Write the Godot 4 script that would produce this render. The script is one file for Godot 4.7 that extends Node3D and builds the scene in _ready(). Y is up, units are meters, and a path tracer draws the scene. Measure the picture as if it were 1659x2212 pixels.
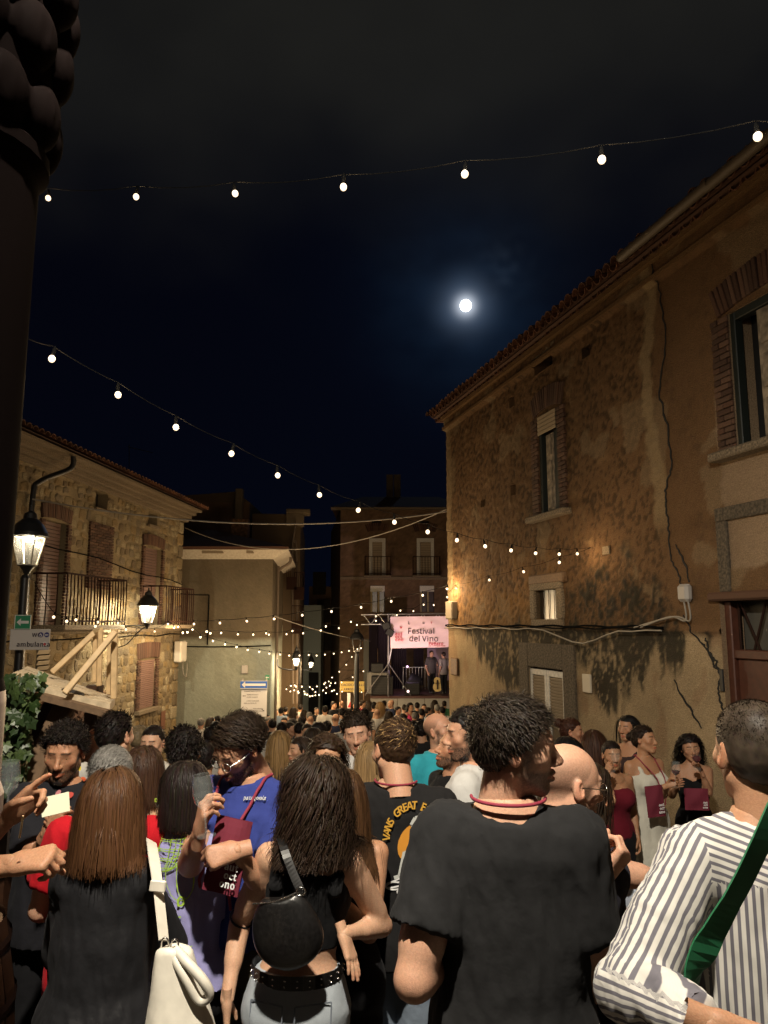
extends Node3D

const EYE := Vector3(0, 1.97, 0)
const PITCH := 8.4
const FOCAL := 1626.0

var taken := {}
var mats := {}
var texes := {}
var rng := RandomNumberGenerator.new()
var n_big := FastNoiseLite.new()
var n_mid := FastNoiseLite.new()
var n_fine := FastNoiseLite.new()
var n_cell := FastNoiseLite.new()

# ---------------------------------------------------------------- measuring helpers
func sight(px: float, py: float) -> Vector3:
	var u := (px - 829.5) / FOCAL
	var v := (1106.0 - py) / FOCAL
	var c := cos(deg_to_rad(PITCH))
	var s := sin(deg_to_rad(PITCH))
	return Vector3(u, v * c + s, v * s - c)

func pt(px: float, py: float, d: float) -> Vector3:
	var r := sight(px, py)
	return EYE + r * (d / -r.z)

func ground_at(z: float) -> float:
	var d := -z
	return -0.095 * (clampf(d, 2.0, 8.0) - 2.0) - 0.108 * (clampf(d, 8.0, 36.0) - 8.0)

# ---------------------------------------------------------------- naming helpers
func numbered(called: String) -> String:
	if not taken.has(called):
		taken[called] = 0
		return called
	taken[called] += 1
	return "%s_%03d" % [called, taken[called]]

func tag(o: Node, label := "", category := "", group := "", kind := "") -> void:
	if label: o.set_meta("label", label)
	if category: o.set_meta("category", category)
	if group: o.set_meta("group", group)
	if kind: o.set_meta("kind", kind)

func thing(called: String, label: String, category: String, at := Vector3.ZERO, turn := 0.0, group := "") -> Node3D:
	var o := Node3D.new()
	o.name = numbered(called)
	add_child(o)
	o.position = at
	o.rotation.y = turn
	tag(o, label, category, group)
	return o

func piece(called: String, mesh: Mesh, m: Material, parent: Node = null, xf := Transform3D.IDENTITY) -> MeshInstance3D:
	var o := MeshInstance3D.new()
	o.mesh = mesh
	if m: o.material_override = m
	o.transform = xf
	if parent == null:
		o.name = numbered(called)
		add_child(o)
	else:
		var k := 0
		var nm := called
		while parent.has_node(nm):
			k = parent.get_meta("n_" + called, 0) + 1
			parent.set_meta("n_" + called, k)
			nm = "%s_%03d" % [called, k]
		o.name = nm
		parent.add_child(o, true)
	return o

func build(called: String, st: SurfaceTool, m: Material, parent: Node = null, xf := Transform3D.IDENTITY) -> MeshInstance3D:
	return piece(called, st.commit(), m, parent, xf)

# ---------------------------------------------------------------- materials
func noise_tex(key: String, freq: float, lo: float, hi: float, size := 512, octaves := 4, normal := false, kind := FastNoiseLite.TYPE_SIMPLEX_SMOOTH) -> NoiseTexture2D:
	if texes.has(key):
		return texes[key]
	var t := NoiseTexture2D.new()
	t.width = size
	t.height = size
	t.seamless = true
	var n := FastNoiseLite.new()
	n.seed = hash(key) % 10000
	n.noise_type = kind
	n.frequency = freq
	n.fractal_octaves = octaves
	t.noise = n
	if normal:
		t.as_normal_map = true
		t.bump_strength = lo
	else:
		var g := Gradient.new()
		g.set_color(0, Color(lo, lo, lo))
		g.set_color(1, Color(hi, hi, hi))
		t.color_ramp = g
	texes[key] = t
	return t

func lin(r: float, g: float, b: float) -> Color:
	return Color(r, g, b).linear_to_srgb()

func mat(key: String, c: Color, rough := 0.8, opts := {}) -> StandardMaterial3D:
	# c is a real-world (linear) base colour
	if mats.has(key):
		return mats[key]
	var m := StandardMaterial3D.new()
	m.resource_name = key
	m.albedo_color = c.linear_to_srgb()
	m.roughness = rough
	m.metallic_specular = opts.get("spec", 0.5)
	m.metallic = opts.get("metal", 0.0)
	if opts.get("vc", false):
		m.vertex_color_use_as_albedo = true
	if opts.has("grain"):
		m.albedo_texture = noise_tex(opts["grain"], opts.get("gfreq", 0.02), opts.get("glo", 0.75), 1.0)
		m.uv1_triplanar = true
		m.uv1_world_triplanar = opts.get("world", false)
		m.uv1_scale = Vector3.ONE * opts.get("gscale", 1.0)
	if opts.has("relief"):
		m.heightmap_enabled = true
		m.heightmap_texture = noise_tex(opts["relief"] + "_h", opts.get("rfreq", 0.03), 0.0, 1.0)
		m.heightmap_scale = opts.get("rdepth", 1.0)
		m.uv1_triplanar = true
		m.uv1_world_triplanar = opts.get("world", false)
		m.uv1_scale = Vector3.ONE * opts.get("gscale", 1.0)
	if opts.has("rim"):
		m.rim_enabled = true
		m.rim = opts["rim"]
		m.rim_tint = 0.7
	if opts.has("sss"):
		m.subsurf_scatter_enabled = true
		m.subsurf_scatter_strength = opts["sss"]
	if opts.has("back"):
		m.backlight_enabled = true
		m.backlight = opts["back"]
	if opts.has("coat"):
		m.clearcoat_enabled = true
		m.clearcoat = opts["coat"]
		m.clearcoat_roughness = 0.25
	mats[key] = m
	return m

func glow(key: String, c: Color, e: float) -> StandardMaterial3D:
	if mats.has(key):
		return mats[key]
	var m := StandardMaterial3D.new()
	m.resource_name = key
	m.albedo_color = Color(0.9, 0.9, 0.9)
	m.emission_enabled = true
	m.emission = c.linear_to_srgb()
	m.emission_energy_multiplier = e
	mats[key] = m
	return m

func glass(key: String, c: Color, alpha: float) -> StandardMaterial3D:
	if mats.has(key):
		return mats[key]
	var m := StandardMaterial3D.new()
	m.resource_name = key
	m.albedo_color = Color(c.r, c.g, c.b, alpha)
	m.transparency = BaseMaterial3D.TRANSPARENCY_ALPHA
	m.roughness = 0.05
	mats[key] = m
	return m

# ---------------------------------------------------------------- shape helpers
func tool() -> SurfaceTool:
	var st := SurfaceTool.new()
	st.begin(Mesh.PRIMITIVE_TRIANGLES)
	return st

func quad(st: SurfaceTool, a: Vector3, b: Vector3, c: Vector3, d: Vector3, col := Color.WHITE) -> void:
	# a b c d run counter-clockwise as seen from the front
	var n := (b - a).cross(c - a).normalized()
	if n == Vector3.ZERO:
		n = (c - a).cross(d - a).normalized()
	for v in [a, c, b, a, d, c]:
		st.set_normal(n)
		st.set_color(col)
		st.add_vertex(v)

func box(st: SurfaceTool, c: Vector3, size: Vector3, b := Basis.IDENTITY, col := Color.WHITE, bev := 0.0) -> void:
	var h := size * 0.5
	bev = minf(bev, minf(h.x, minf(h.y, h.z)) * 0.6)
	if bev <= 0.0:
		for ax in 3:
			for sg in [-1.0, 1.0]:
				var u := (ax + 1) % 3
				var w := (ax + 2) % 3
				var p: Array[Vector3] = []
				for k in [[-1, -1], [1, -1], [1, 1], [-1, 1]]:
					var v := Vector3.ZERO
					v[ax] = sg * h[ax]
					v[u] = k[0] * h[u]
					v[w] = k[1] * h[w]
					p.append(c + b * v)
				if sg > 0: quad(st, p[0], p[1], p[2], p[3], col)
				else: quad(st, p[3], p[2], p[1], p[0], col)
		return
	# chamfered: faces, edge strips, corner triangles
	var i := h - Vector3.ONE * bev
	for ax in 3:
		for sg in [-1.0, 1.0]:
			var u := (ax + 1) % 3
			var w := (ax + 2) % 3
			var p: Array[Vector3] = []
			for k in [[-1, -1], [1, -1], [1, 1], [-1, 1]]:
				var v := Vector3.ZERO
				v[ax] = sg * h[ax]
				v[u] = k[0] * i[u]
				v[w] = k[1] * i[w]
				p.append(c + b * v)
			if sg > 0: quad(st, p[0], p[1], p[2], p[3], col)
			else: quad(st, p[3], p[2], p[1], p[0], col)
	for ax in 3:
		var u := (ax + 1) % 3
		var w := (ax + 2) % 3
		for su in [-1.0, 1.0]:
			for sw in [-1.0, 1.0]:
				var p: Array[Vector3] = []
				for e in [[-1, 0], [1, 0], [1, 1], [-1, 1]]:
					var v := Vector3.ZERO
					v[ax] = e[0] * i[ax]
					v[u] = su * (h[u] if e[1] == 0 else i[u])
					v[w] = sw * (i[w] if e[1] == 0 else h[w])
					p.append(c + b * v)
				if su * sw > 0: quad(st, p[0], p[1], p[2], p[3], col)
				else: quad(st, p[3], p[2], p[1], p[0], col)
	for sx in [-1.0, 1.0]:
		for sy in [-1.0, 1.0]:
			for sz in [-1.0, 1.0]:
				var a := c + b * Vector3(sx * h.x, sy * i.y, sz * i.z)
				var d := c + b * Vector3(sx * i.x, sy * h.y, sz * i.z)
				var e := c + b * Vector3(sx * i.x, sy * i.y, sz * h.z)
				if sx * sy * sz > 0: quad(st, a, d, e, e, col)
				else: quad(st, a, e, d, d, col)

func box_mesh(size: Vector3, bev := 0.0) -> ArrayMesh:
	var st := tool()
	box(st, Vector3.ZERO, size, Basis.IDENTITY, Color.WHITE, bev)
	return st.commit()

func frame_at(dir: Vector3, hint := Vector3.UP) -> Basis:
	# y axis along dir
	var y := dir.normalized()
	if absf(y.dot(hint)) > 0.98:
		hint = Vector3(0.3, 0.1, 1).normalized()
	var x := hint.cross(y).normalized()
	return Basis(x, y, x.cross(y))

func bar(st: SurfaceTool, a: Vector3, b: Vector3, w: float, t: float, hint := Vector3.UP, col := Color.WHITE, bev := 0.0) -> void:
	box(st, (a + b) * 0.5, Vector3(w, a.distance_to(b), t), frame_at(b - a, hint), col, bev)

func tube(st: SurfaceTool, path: Array, radii, sides := 8, col := Color.WHITE, caps := true) -> void:
	var n := path.size()
	var rings := []
	var x := Vector3.ZERO
	for i in n:
		var t: Vector3 = (path[mini(i + 1, n - 1)] - path[maxi(i - 1, 0)]).normalized()
		if i == 0:
			x = frame_at(t).x
		x = (x - t * x.dot(t)).normalized()
		var z := x.cross(t)
		var r: float = radii if radii is float or radii is int else radii[i]
		var ring := []
		for k in sides:
			var an := TAU * k / sides
			var dir := x * cos(an) + z * sin(an)
			ring.append([path[i] + dir * r, dir])
		rings.append(ring)
	for i in n - 1:
		for k in sides:
			var k2 := (k + 1) % sides
			for q in [rings[i][k], rings[i + 1][k2], rings[i + 1][k], rings[i][k], rings[i][k2], rings[i + 1][k2]]:
				st.set_normal(q[1])
				st.set_color(col)
				st.add_vertex(q[0])
	if caps:
		for e in [0, n - 1]:
			var t: Vector3 = (path[1] - path[0]).normalized() * -1.0 if e == 0 else (path[n - 1] - path[n - 2]).normalized()
			for k in sides:
				var k2 := (k + 1) % sides
				var tri := [path[e], rings[e][k2][0], rings[e][k][0]] if e == 0 else [path[e], rings[e][k][0], rings[e][k2][0]]
				for v in tri:
					st.set_normal(t)
					st.set_color(col)
					st.add_vertex(v)

func lathe(st: SurfaceTool, prof: Array, sides := 16, xf := Transform3D.IDENTITY, col := Color.WHITE, smooth := true, start := 0.0) -> void:
	# prof: Vector2(radius, height) from bottom to top
	for i in prof.size() - 1:
		var a: Vector2 = prof[i]
		var b: Vector2 = prof[i + 1]
		var nn := Vector2(b.y - a.y, a.x - b.x).normalized()
		for k in sides:
			var a0 := TAU * k / sides + start
			var a1 := TAU * (k + 1) / sides + start
			var am := (a0 + a1) * 0.5
			var d0 := Vector3(cos(a0), 0, sin(a0))
			var d1 := Vector3(cos(a1), 0, sin(a1))
			var m0 := d0 if smooth else Vector3(cos(am), 0, sin(am))
			var m1 := d1 if smooth else m0
			var p := [[d0 * a.x + Vector3(0, a.y, 0), m0], [d0 * b.x + Vector3(0, b.y, 0), m0], [d1 * b.x + Vector3(0, b.y, 0), m1], [d1 * a.x + Vector3(0, a.y, 0), m1]]
			for q in [p[0], p[2], p[1], p[0], p[3], p[2]]:
				var nv: Vector3 = q[1] * nn.x + Vector3(0, nn.y, 0)
				st.set_normal((xf.basis * nv).normalized())
				st.set_color(col)
				st.add_vertex(xf * q[0])

func sag(a: Vector3, b: Vector3, drop: float, n := 12) -> Array:
	var p := []
	for i in n + 1:
		var t := float(i) / n
		p.append(a.lerp(b, t) - Vector3(0, drop * 4.0 * t * (1.0 - t), 0))
	return p

func smooth_path(pts: Array, per := 6) -> Array:
	var out := []
	var n := pts.size()
	for i in n - 1:
		for k in per:
			var t := float(k) / per
			out.append((pts[i] as Vector3).cubic_interpolate(pts[i + 1], pts[maxi(i - 1, 0)], pts[mini(i + 2, n - 1)], t))
	out.append(pts[n - 1])
	return out

func letters(text: String, height: float, depth: float, font := "Droid Sans", bold := false) -> ArrayMesh:
	var tm := TextMesh.new()
	tm.text = text
	var f := SystemFont.new()
	f.font_names = PackedStringArray([font])
	if bold: f.font_weight = 700
	tm.font = f
	tm.font_size = 32
	tm.pixel_size = height / 32.0
	tm.depth = depth
	tm.curve_step = 1.0
	var am := ArrayMesh.new()
	am.add_surface_from_arrays(Mesh.PRIMITIVE_TRIANGLES, tm.get_mesh_arrays())
	return am

func omni(called: String, at: Vector3, c: Color, e: float, size := 0.03, parent: Node = null) -> void:
	var l := OmniLight3D.new()
	l.name = called
	l.light_color = c.linear_to_srgb()
	l.light_energy = e
	l.light_size = size
	l.omni_range = 60.0
	l.omni_attenuation = 2.0
	l.shadow_enabled = true
	if parent: parent.add_child(l, true)
	else: add_child(l, true)
	l.position = at

func spot(called: String, at: Vector3, to: Vector3, c: Color, e: float, half: float, soft: float, size: float, parent: Node3D) -> void:
	var l := SpotLight3D.new()
	l.name = called
	l.light_color = c.linear_to_srgb()
	l.light_energy = e
	l.light_size = size
	l.spot_range = 60.0
	l.spot_attenuation = 2.0
	l.spot_angle = half
	l.spot_angle_attenuation = soft
	l.shadow_enabled = true
	parent.add_child(l, true)
	l.position = at
	l.basis = Basis.looking_at(to - at, Vector3.UP if absf((to - at).normalized().y) < 0.95 else Vector3.BACK)

# ---------------------------------------------------------------- walls
class Wall:
	var o: Vector3   # a point at s = 0, y = 0
	var e: Vector3   # along the wall
	var n: Vector3   # outwards
	func _init(o_: Vector3, e_: Vector3, n_: Vector3):
		o = o_
		e = e_
		n = n_
	func at(s: float, y: float, out := 0.0) -> Vector3:
		return o + e * s + Vector3(0, y, 0) + n * out
	func basis() -> Basis:
		return Basis(Vector3.UP.cross(n), Vector3.UP, n)

func on_wall(w: Wall, px: float, py: float) -> Vector2:
	var r := sight(px, py)
	var t := (w.o - EYE).dot(w.n) / r.dot(w.n)
	var p := EYE + r * t
	return Vector2((p - w.o).dot(w.e), p.y)

func wall_rect(w: Wall, xl: float, xr: float, yt: float, yb: float) -> Rect2:
	# picture corners to a rectangle (s, y) on the wall
	var ym := (yt + yb) * 0.5
	var a := on_wall(w, xl, ym).x
	var b := on_wall(w, xr, ym).x
	var xm := (xl + xr) * 0.5
	var t := on_wall(w, xm, yt).y
	var u := on_wall(w, xm, yb).y
	return Rect2(minf(a, b), u, absf(b - a), t - u)

func wall_sheet(w: Wall, r: Rect2, step: float, holes: Array, look: String, depth := 0.3) -> SurfaceTool:
	var st := tool()
	var xs := cuts(r.position.x, r.end.x, step, holes, true)
	var ys := cuts(r.position.y, r.end.y, step, holes, false)
	var nx := xs.size()
	var idx := {}
	var flip := w.e.cross(Vector3.UP).dot(w.n) < 0.0
	var count := 0
	for j in ys.size():
		for i in nx:
			var cd := wall_look(look, xs[i], ys[j])
			st.set_color(Color(cd.x, cd.y, cd.z))
			st.set_normal(w.n)
			st.set_smooth_group(0)
			st.add_vertex(w.at(xs[i], ys[j], cd.w))
	for j in ys.size() - 1:
		var ym: float = (ys[j] + ys[j + 1]) * 0.5
		for i in nx - 1:
			var xm: float = (xs[i] + xs[i + 1]) * 0.5
			var inside := false
			for h in holes:
				if h.has_point(Vector2(xm, ym)):
					inside = true
					break
			if inside: continue
			var a := j * nx + i
			var q := [a, a + nx + 1, a + 1, a, a + nx, a + nx + 1]
			if flip: q = [a, a + 1, a + nx + 1, a, a + nx + 1, a + nx]
			for v in q: st.add_index(v)
	st.generate_normals()
	var mesh := st.commit()
	var st2 := tool()
	st2.append_from(mesh, 0, Transform3D.IDENTITY)
	st2.deindex()
	# the reveals of the openings
	for h in holes:
		var c := wall_look(look, h.position.x, h.position.y)
		var col := Color(c.x, c.y, c.z)
		var p := [w.at(h.position.x, h.position.y), w.at(h.end.x, h.position.y), w.at(h.end.x, h.end.y), w.at(h.position.x, h.end.y)]
		for k in 4:
			var a: Vector3 = p[k] + w.n * 0.012
			var b: Vector3 = p[(k + 1) % 4] + w.n * 0.012
			var back := -w.n * depth
			if flip: quad(st2, b, a, a + back, b + back, col)
			else: quad(st2, a, b, b + back, a + back, col)
	return st2

func cuts(lo: float, hi: float, step: float, holes: Array, across: bool) -> Array:
	var marks := [lo, hi]
	for h in holes:
		for v in ([h.position.x, h.end.x] if across else [h.position.y, h.end.y]):
			if v > lo + 0.001 and v < hi - 0.001: marks.append(v)
	marks.sort()
	var out := [lo]
	for k in marks.size() - 1:
		var span: float = marks[k + 1] - marks[k]
		if span < 0.001: continue
		var n := maxi(1, int(ceil(span / step)))
		for i in n: out.append(marks[k] + span * (i + 1) / n)
	return out

func along(q: Array, s: float) -> float:
	for k in range(0, q.size() - 2, 2):
		if s < q[k + 2]: return lerpf(q[k + 1], q[k + 3], clampf((s - q[k]) / (q[k + 2] - q[k]), 0.0, 1.0))
	return q[q.size() - 1]

func stain(x: float) -> float:
	return clampf(x, 0.0, 1.0)

func wall_look(look: String, s: float, y: float) -> Vector4:
	# linear colour and how far the surface stands out
	match look:
		"ochre":
			var big := n_big.get_noise_2d(s * 22, y * 22)
			var mid := n_mid.get_noise_2d(s * 60, y * 60)
			var fine := n_fine.get_noise_2d(s * 260, y * 260)
			var grit := n_fine.get_noise_2d(s * 620 + 50, y * 620)
			var ws := s + 0.06 * mid + 0.025 * fine
			var wy := y + 0.06 * n_mid.get_noise_2d(s * 60 + 300, y * 60) + 0.02 * fine
			var c := Vector3(0.182, 0.104, 0.050)
			var dz := 0.006 * mid + 0.005 * fine
			# coarse rubble render up to the crack; smoother plaster past it
			var rough := stain((7.28 + 0.06 * mid - s) * 6.0) * stain((y - 1.8) * 4.0)
			if rough > 0.0:
				var cel := n_cell.get_noise_2d(ws * 95, wy * 120)
				var lump := stain(0.55 + 1.6 * cel + 0.9 * mid)
				c = c.lerp(Vector3(0.30, 0.205, 0.105), lump * rough * 0.75)
				c = c.lerp(Vector3(0.075, 0.046, 0.023), stain((-fine * 1.2 - mid * 0.9 - 0.25) * 3.0) * rough * 0.8)
				c = c.lerp(Vector3(0.05, 0.03, 0.016), stain((grit - 0.42) * 9.0) * rough * 0.7)
				dz += rough * (0.030 * lump + 0.012 * fine)
			else:
				c = c.lerp(Vector3(0.10, 0.058, 0.03), stain((mid + 0.5 * fine - 0.25) * 3.0) * 0.5 * stain((y - 1.8) * 4.0))
			# pale repairs with broken edges
			var pale := stain((n_big.get_noise_2d(ws * 34 + 400, wy * 34) - 0.30) * 30.0)
			c = c.lerp(Vector3(0.27, 0.195, 0.115), pale * 0.6)
			# orange paint low by the corner
			c = c.lerp(Vector3(0.27, 0.145, 0.045), stain((3.0 - y) * 1.2 + mid) * stain((y - 1.7) * 4.0) * stain((5.5 - s) * 0.6) * stain(0.6 + big + fine) * 0.65)
			# lighter grey edge at the corner, bare strip beside the crack
			c = c.lerp(Vector3(0.33, 0.25, 0.145), stain((0.32 + 0.12 * mid - s) * 12.0) * 0.6)
			c = c.lerp(Vector3(0.36, 0.265, 0.15), stain((0.13 + 0.10 * mid - absf(s - 7.08 - 0.08 * sin(y * 2.3))) * 20.0) * stain((y - 2.9) * 3.0) * 0.75)
			# the grey-beige base below the cable
			var base := stain((1.88 + 0.04 * mid - y) * 20.0)
			if base > 0.0:
				var b := Vector3(0.42, 0.32, 0.195) * (1.0 + 0.26 * big + 0.14 * mid + 0.05 * grit)
				b = b.lerp(Vector3(0.30, 0.175, 0.10), stain((n_big.get_noise_2d(ws * 48 + 700, wy * 30) - 0.18) * 8.0) * 0.5)
				c = c.lerp(b, base)
				dz -= base * 0.4 * dz
			# bare patches at the far right over the red door
			var patch := stain((ws - 8.15) * 40.0) * stain((wy - 2.50) * 30.0) * stain((4.35 - wy) * 30.0)
			c = c.lerp(Vector3(0.29, 0.205, 0.13) * (1.0 + 0.2 * big), patch)
			dz -= patch * 0.012
			# black mould: drips below the cable ledge, creeps up above it
			var drip := 0.6 * n_mid.get_noise_2d(ws * 230, y * 30) + 0.7 * n_mid.get_noise_2d(ws * 85 + 40, y * 22)
			var mold := 0.0
			if y < 1.9:
				var yb := along([0.8, 1.8, 1.05, 1.73, 1.89, 1.16, 2.96, 0.75, 3.72, 0.85, 4.9, 1.3, 5.3, 1.3, 5.72, 0.8, 6.22, 0.85, 6.63, 1.2, 6.88, 1.55, 7.19, 1.35, 7.39, 1.48, 7.52, 1.85], s)
				mold = stain((y - yb + 0.42 * drip + 0.10 * mid) * 4.5) * stain(1.15 + drip * 1.2 + fine * 1.1 + mid * 0.8)
				if s > 4.2: mold *= 1.0 - 0.8 * stain((0.05 - absf(n_mid.get_noise_2d(ws * 120 + 80, wy * 75))) * 30.0) * stain((1.75 - y) * 4.0)
				mold *= stain((s - 0.8) * 4.0)
				mold = maxf(mold, stain((0.62 + 0.5 * mid - y) * 2.0) * stain(1.6 - absf(s - 5.3)) * stain(0.7 + drip + fine) * 0.8)
			else:
				var yt := along([2.16, 1.94, 3.03, 2.11, 4.5, 2.3, 5.38, 2.6, 6.37, 2.85, 6.81, 2.6, 7.33, 2.3, 7.48, 1.95], s)
				mold = stain((yt - y + 0.45 * mid + 0.15 * fine) * 3.2) * stain(0.62 + mid * 1.7 + fine * 1.5) * stain((s - 2.1) * 2.0) * stain((7.5 - s) * 6.0)
				mold = maxf(mold, stain((0.34 + 0.25 * drip - absf(s - 4.1) * 0.5) * 3.0) * stain((4.1 - y) * 4.0) * stain((y - 3.2) * 1.6) * 0.8)
			c = c.lerp(Vector3(0.024, 0.023, 0.017), stain(mold) * 0.93)
			if y > 1.84 and y < 1.91: dz += 0.03 + 0.012 * mid
			if y > 5.98: dz += 0.05
			if y > 5.98 and y < 6.06: dz += 0.025
			c *= 1.0 + 0.18 * big + 0.08 * fine + 0.08 * grit
			return Vector4(c.x, c.y, c.z, dz)
		"stone":
			var big := n_big.get_noise_2d(s * 20, y * 20)
			var mid := n_mid.get_noise_2d(s * 70, y * 70)
			var fine := n_fine.get_noise_2d(s * 300, y * 300)
			var c := Vector3(0.30, 0.24, 0.15) * (1.0 + 0.25 * big + 0.2 * mid + 0.15 * fine)
			return Vector4(c.x, c.y, c.z, 0.012 * mid + 0.008 * fine)
		"stucco":
			var big := n_big.get_noise_2d(s * 14, y * 14)
			var mid := n_mid.get_noise_2d(s * 50, y * 50)
			var fine := n_fine.get_noise_2d(s * 330, y * 330)
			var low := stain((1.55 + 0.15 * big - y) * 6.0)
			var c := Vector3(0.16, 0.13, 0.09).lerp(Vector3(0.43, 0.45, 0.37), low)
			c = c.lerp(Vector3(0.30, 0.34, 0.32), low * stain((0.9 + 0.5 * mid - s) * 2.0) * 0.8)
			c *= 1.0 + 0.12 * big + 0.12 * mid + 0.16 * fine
			return Vector4(c.x, c.y, c.z, 0.004 * mid + 0.008 * fine)
		"brickwork":
			var mid := n_mid.get_noise_2d(s * 30, y * 30)
			var fine := n_fine.get_noise_2d(s * 110, y * 260)
			var c := Vector3(0.21, 0.135, 0.085) * (1.0 + 0.3 * mid + 0.35 * fine)
			return Vector4(c.x, c.y, c.z, 0.012 * fine)
	return Vector4(0.3, 0.3, 0.3, 0)

# ================================================================ the scene
func _ready() -> void:
	# --- camera
	var cam := Camera3D.new()
	cam.name = "camera"
	cam.fov = rad_to_deg(2.0 * atan(1106.0 / FOCAL))
	cam.near = 0.05
	cam.far = 900.0
	add_child(cam)
	cam.position = EYE
	cam.rotation_degrees.x = PITCH
	cam.current = true
	# --- night sky, moonlight, exposure
	var env := Environment.new()
	env.background_mode = Environment.BG_SKY
	var sky := Sky.new()
	var pan := PanoramaSkyMaterial.new()
	pan.panorama = night_sky()
	sky.sky_material = pan
	env.sky = sky
	env.tonemap_mode = Environment.TONE_MAPPER_LINEAR
	env.tonemap_exposure = 1.0
	env.sdfgi_enabled = true
	env.ssao_enabled = true
	env.ssil_enabled = true
	var we := WorldEnvironment.new()
	we.name = "night_air"
	we.environment = env
	add_child(we)
	var moonlight := DirectionalLight3D.new()
	moonlight.name = "moonlight"
	moonlight.light_color = Color(0.75, 0.85, 1.0)
	moonlight.light_energy = 0.012
	moonlight.light_angular_distance = 0.5
	moonlight.shadow_enabled = true
	moonlight.sky_mode = DirectionalLight3D.SKY_MODE_LIGHT_ONLY
	add_child(moonlight)
	moonlight.look_at_from_position(sight(1006, 660) * 10.0, Vector3.ZERO)
	# --- setting
	rng.seed = 11
	n_big.seed = 3; n_big.frequency = 0.02; n_big.fractal_octaves = 3
	n_mid.seed = 7; n_mid.frequency = 0.03; n_mid.fractal_octaves = 3
	n_fine.seed = 9; n_fine.frequency = 0.03; n_fine.fractal_octaves = 2
	n_cell.seed = 5; n_cell.noise_type = FastNoiseLite.TYPE_CELLULAR; n_cell.frequency = 0.045
	make_palette()
	make_ground()
	make_moon()
	make_right_house()
	make_stone_house()
	make_grey_house()
	make_alley()
	make_far_house()
	make_stage()
	make_lamps()
	make_strings()
	make_stall()
	make_signs()
	make_people()

func night_sky() -> ImageTexture:
	var w := 1024
	var h := 512
	var im := Image.create(w, h, false, Image.FORMAT_RGBF)
	var moon := sight(1006, 660).normalized()
	var wisp := sight(1085, 580).normalized()
	var n := FastNoiseLite.new()
	n.seed = 21
	n.frequency = 1.6
	n.fractal_octaves = 4
	for j in h:
		var el := PI * (0.5 - (j + 0.5) / h)
		for i in w:
			var ph := TAU * ((i + 0.5) / w - 0.5)
			var d := Vector3(-sin(ph) * cos(el), sin(el), cos(ph) * cos(el))
			var c := Vector3(0.0010, 0.0012, 0.0034)
			var low := exp(-maxf(el, 0.0) * 5.0)
			c += Vector3(0.0002, 0.0010, 0.0028) * low
			var cl := n.get_noise_3d(d.x * 1.5, d.y * 2.2, d.z * 1.5) * 0.5 + 0.5
			var high := smoothstep(0.36, 0.78, el + (cl - 0.5) * 0.25)
			c = c.lerp(Vector3(0.012, 0.0118, 0.0104) * (0.75 + 0.5 * cl), high * 0.92)
			var a := rad_to_deg(acos(clampf(d.dot(moon), -1, 1)))
			if a < 40.0:
				var veil := 0.75 + 0.5 * n.get_noise_3d(d.x * 9, d.y * 16, d.z * 9)
				c += Vector3(0.0045, 0.0105, 0.021) * exp(-a * a / 26.0) * veil
				c += Vector3(0.0008, 0.0022, 0.0055) * exp(-a / 7.0)
				c += Vector3(0.075, 0.105, 0.155) * exp(-a * a / 2.4)
				c += Vector3(0.8, 0.85, 0.92) * exp(-a * a / 0.36)
				var b := rad_to_deg(acos(clampf(d.dot(wisp), -1, 1)))
				c += Vector3(0.011, 0.016, 0.023) * exp(-b * b / 2.6) * maxf(0.0, n.get_noise_3d(d.x * 26, d.y * 60, d.z * 26) + 0.15)
			im.set_pixel(i, j, Color(c.x, c.y, c.z))
	return ImageTexture.create_from_image(im)

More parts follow.
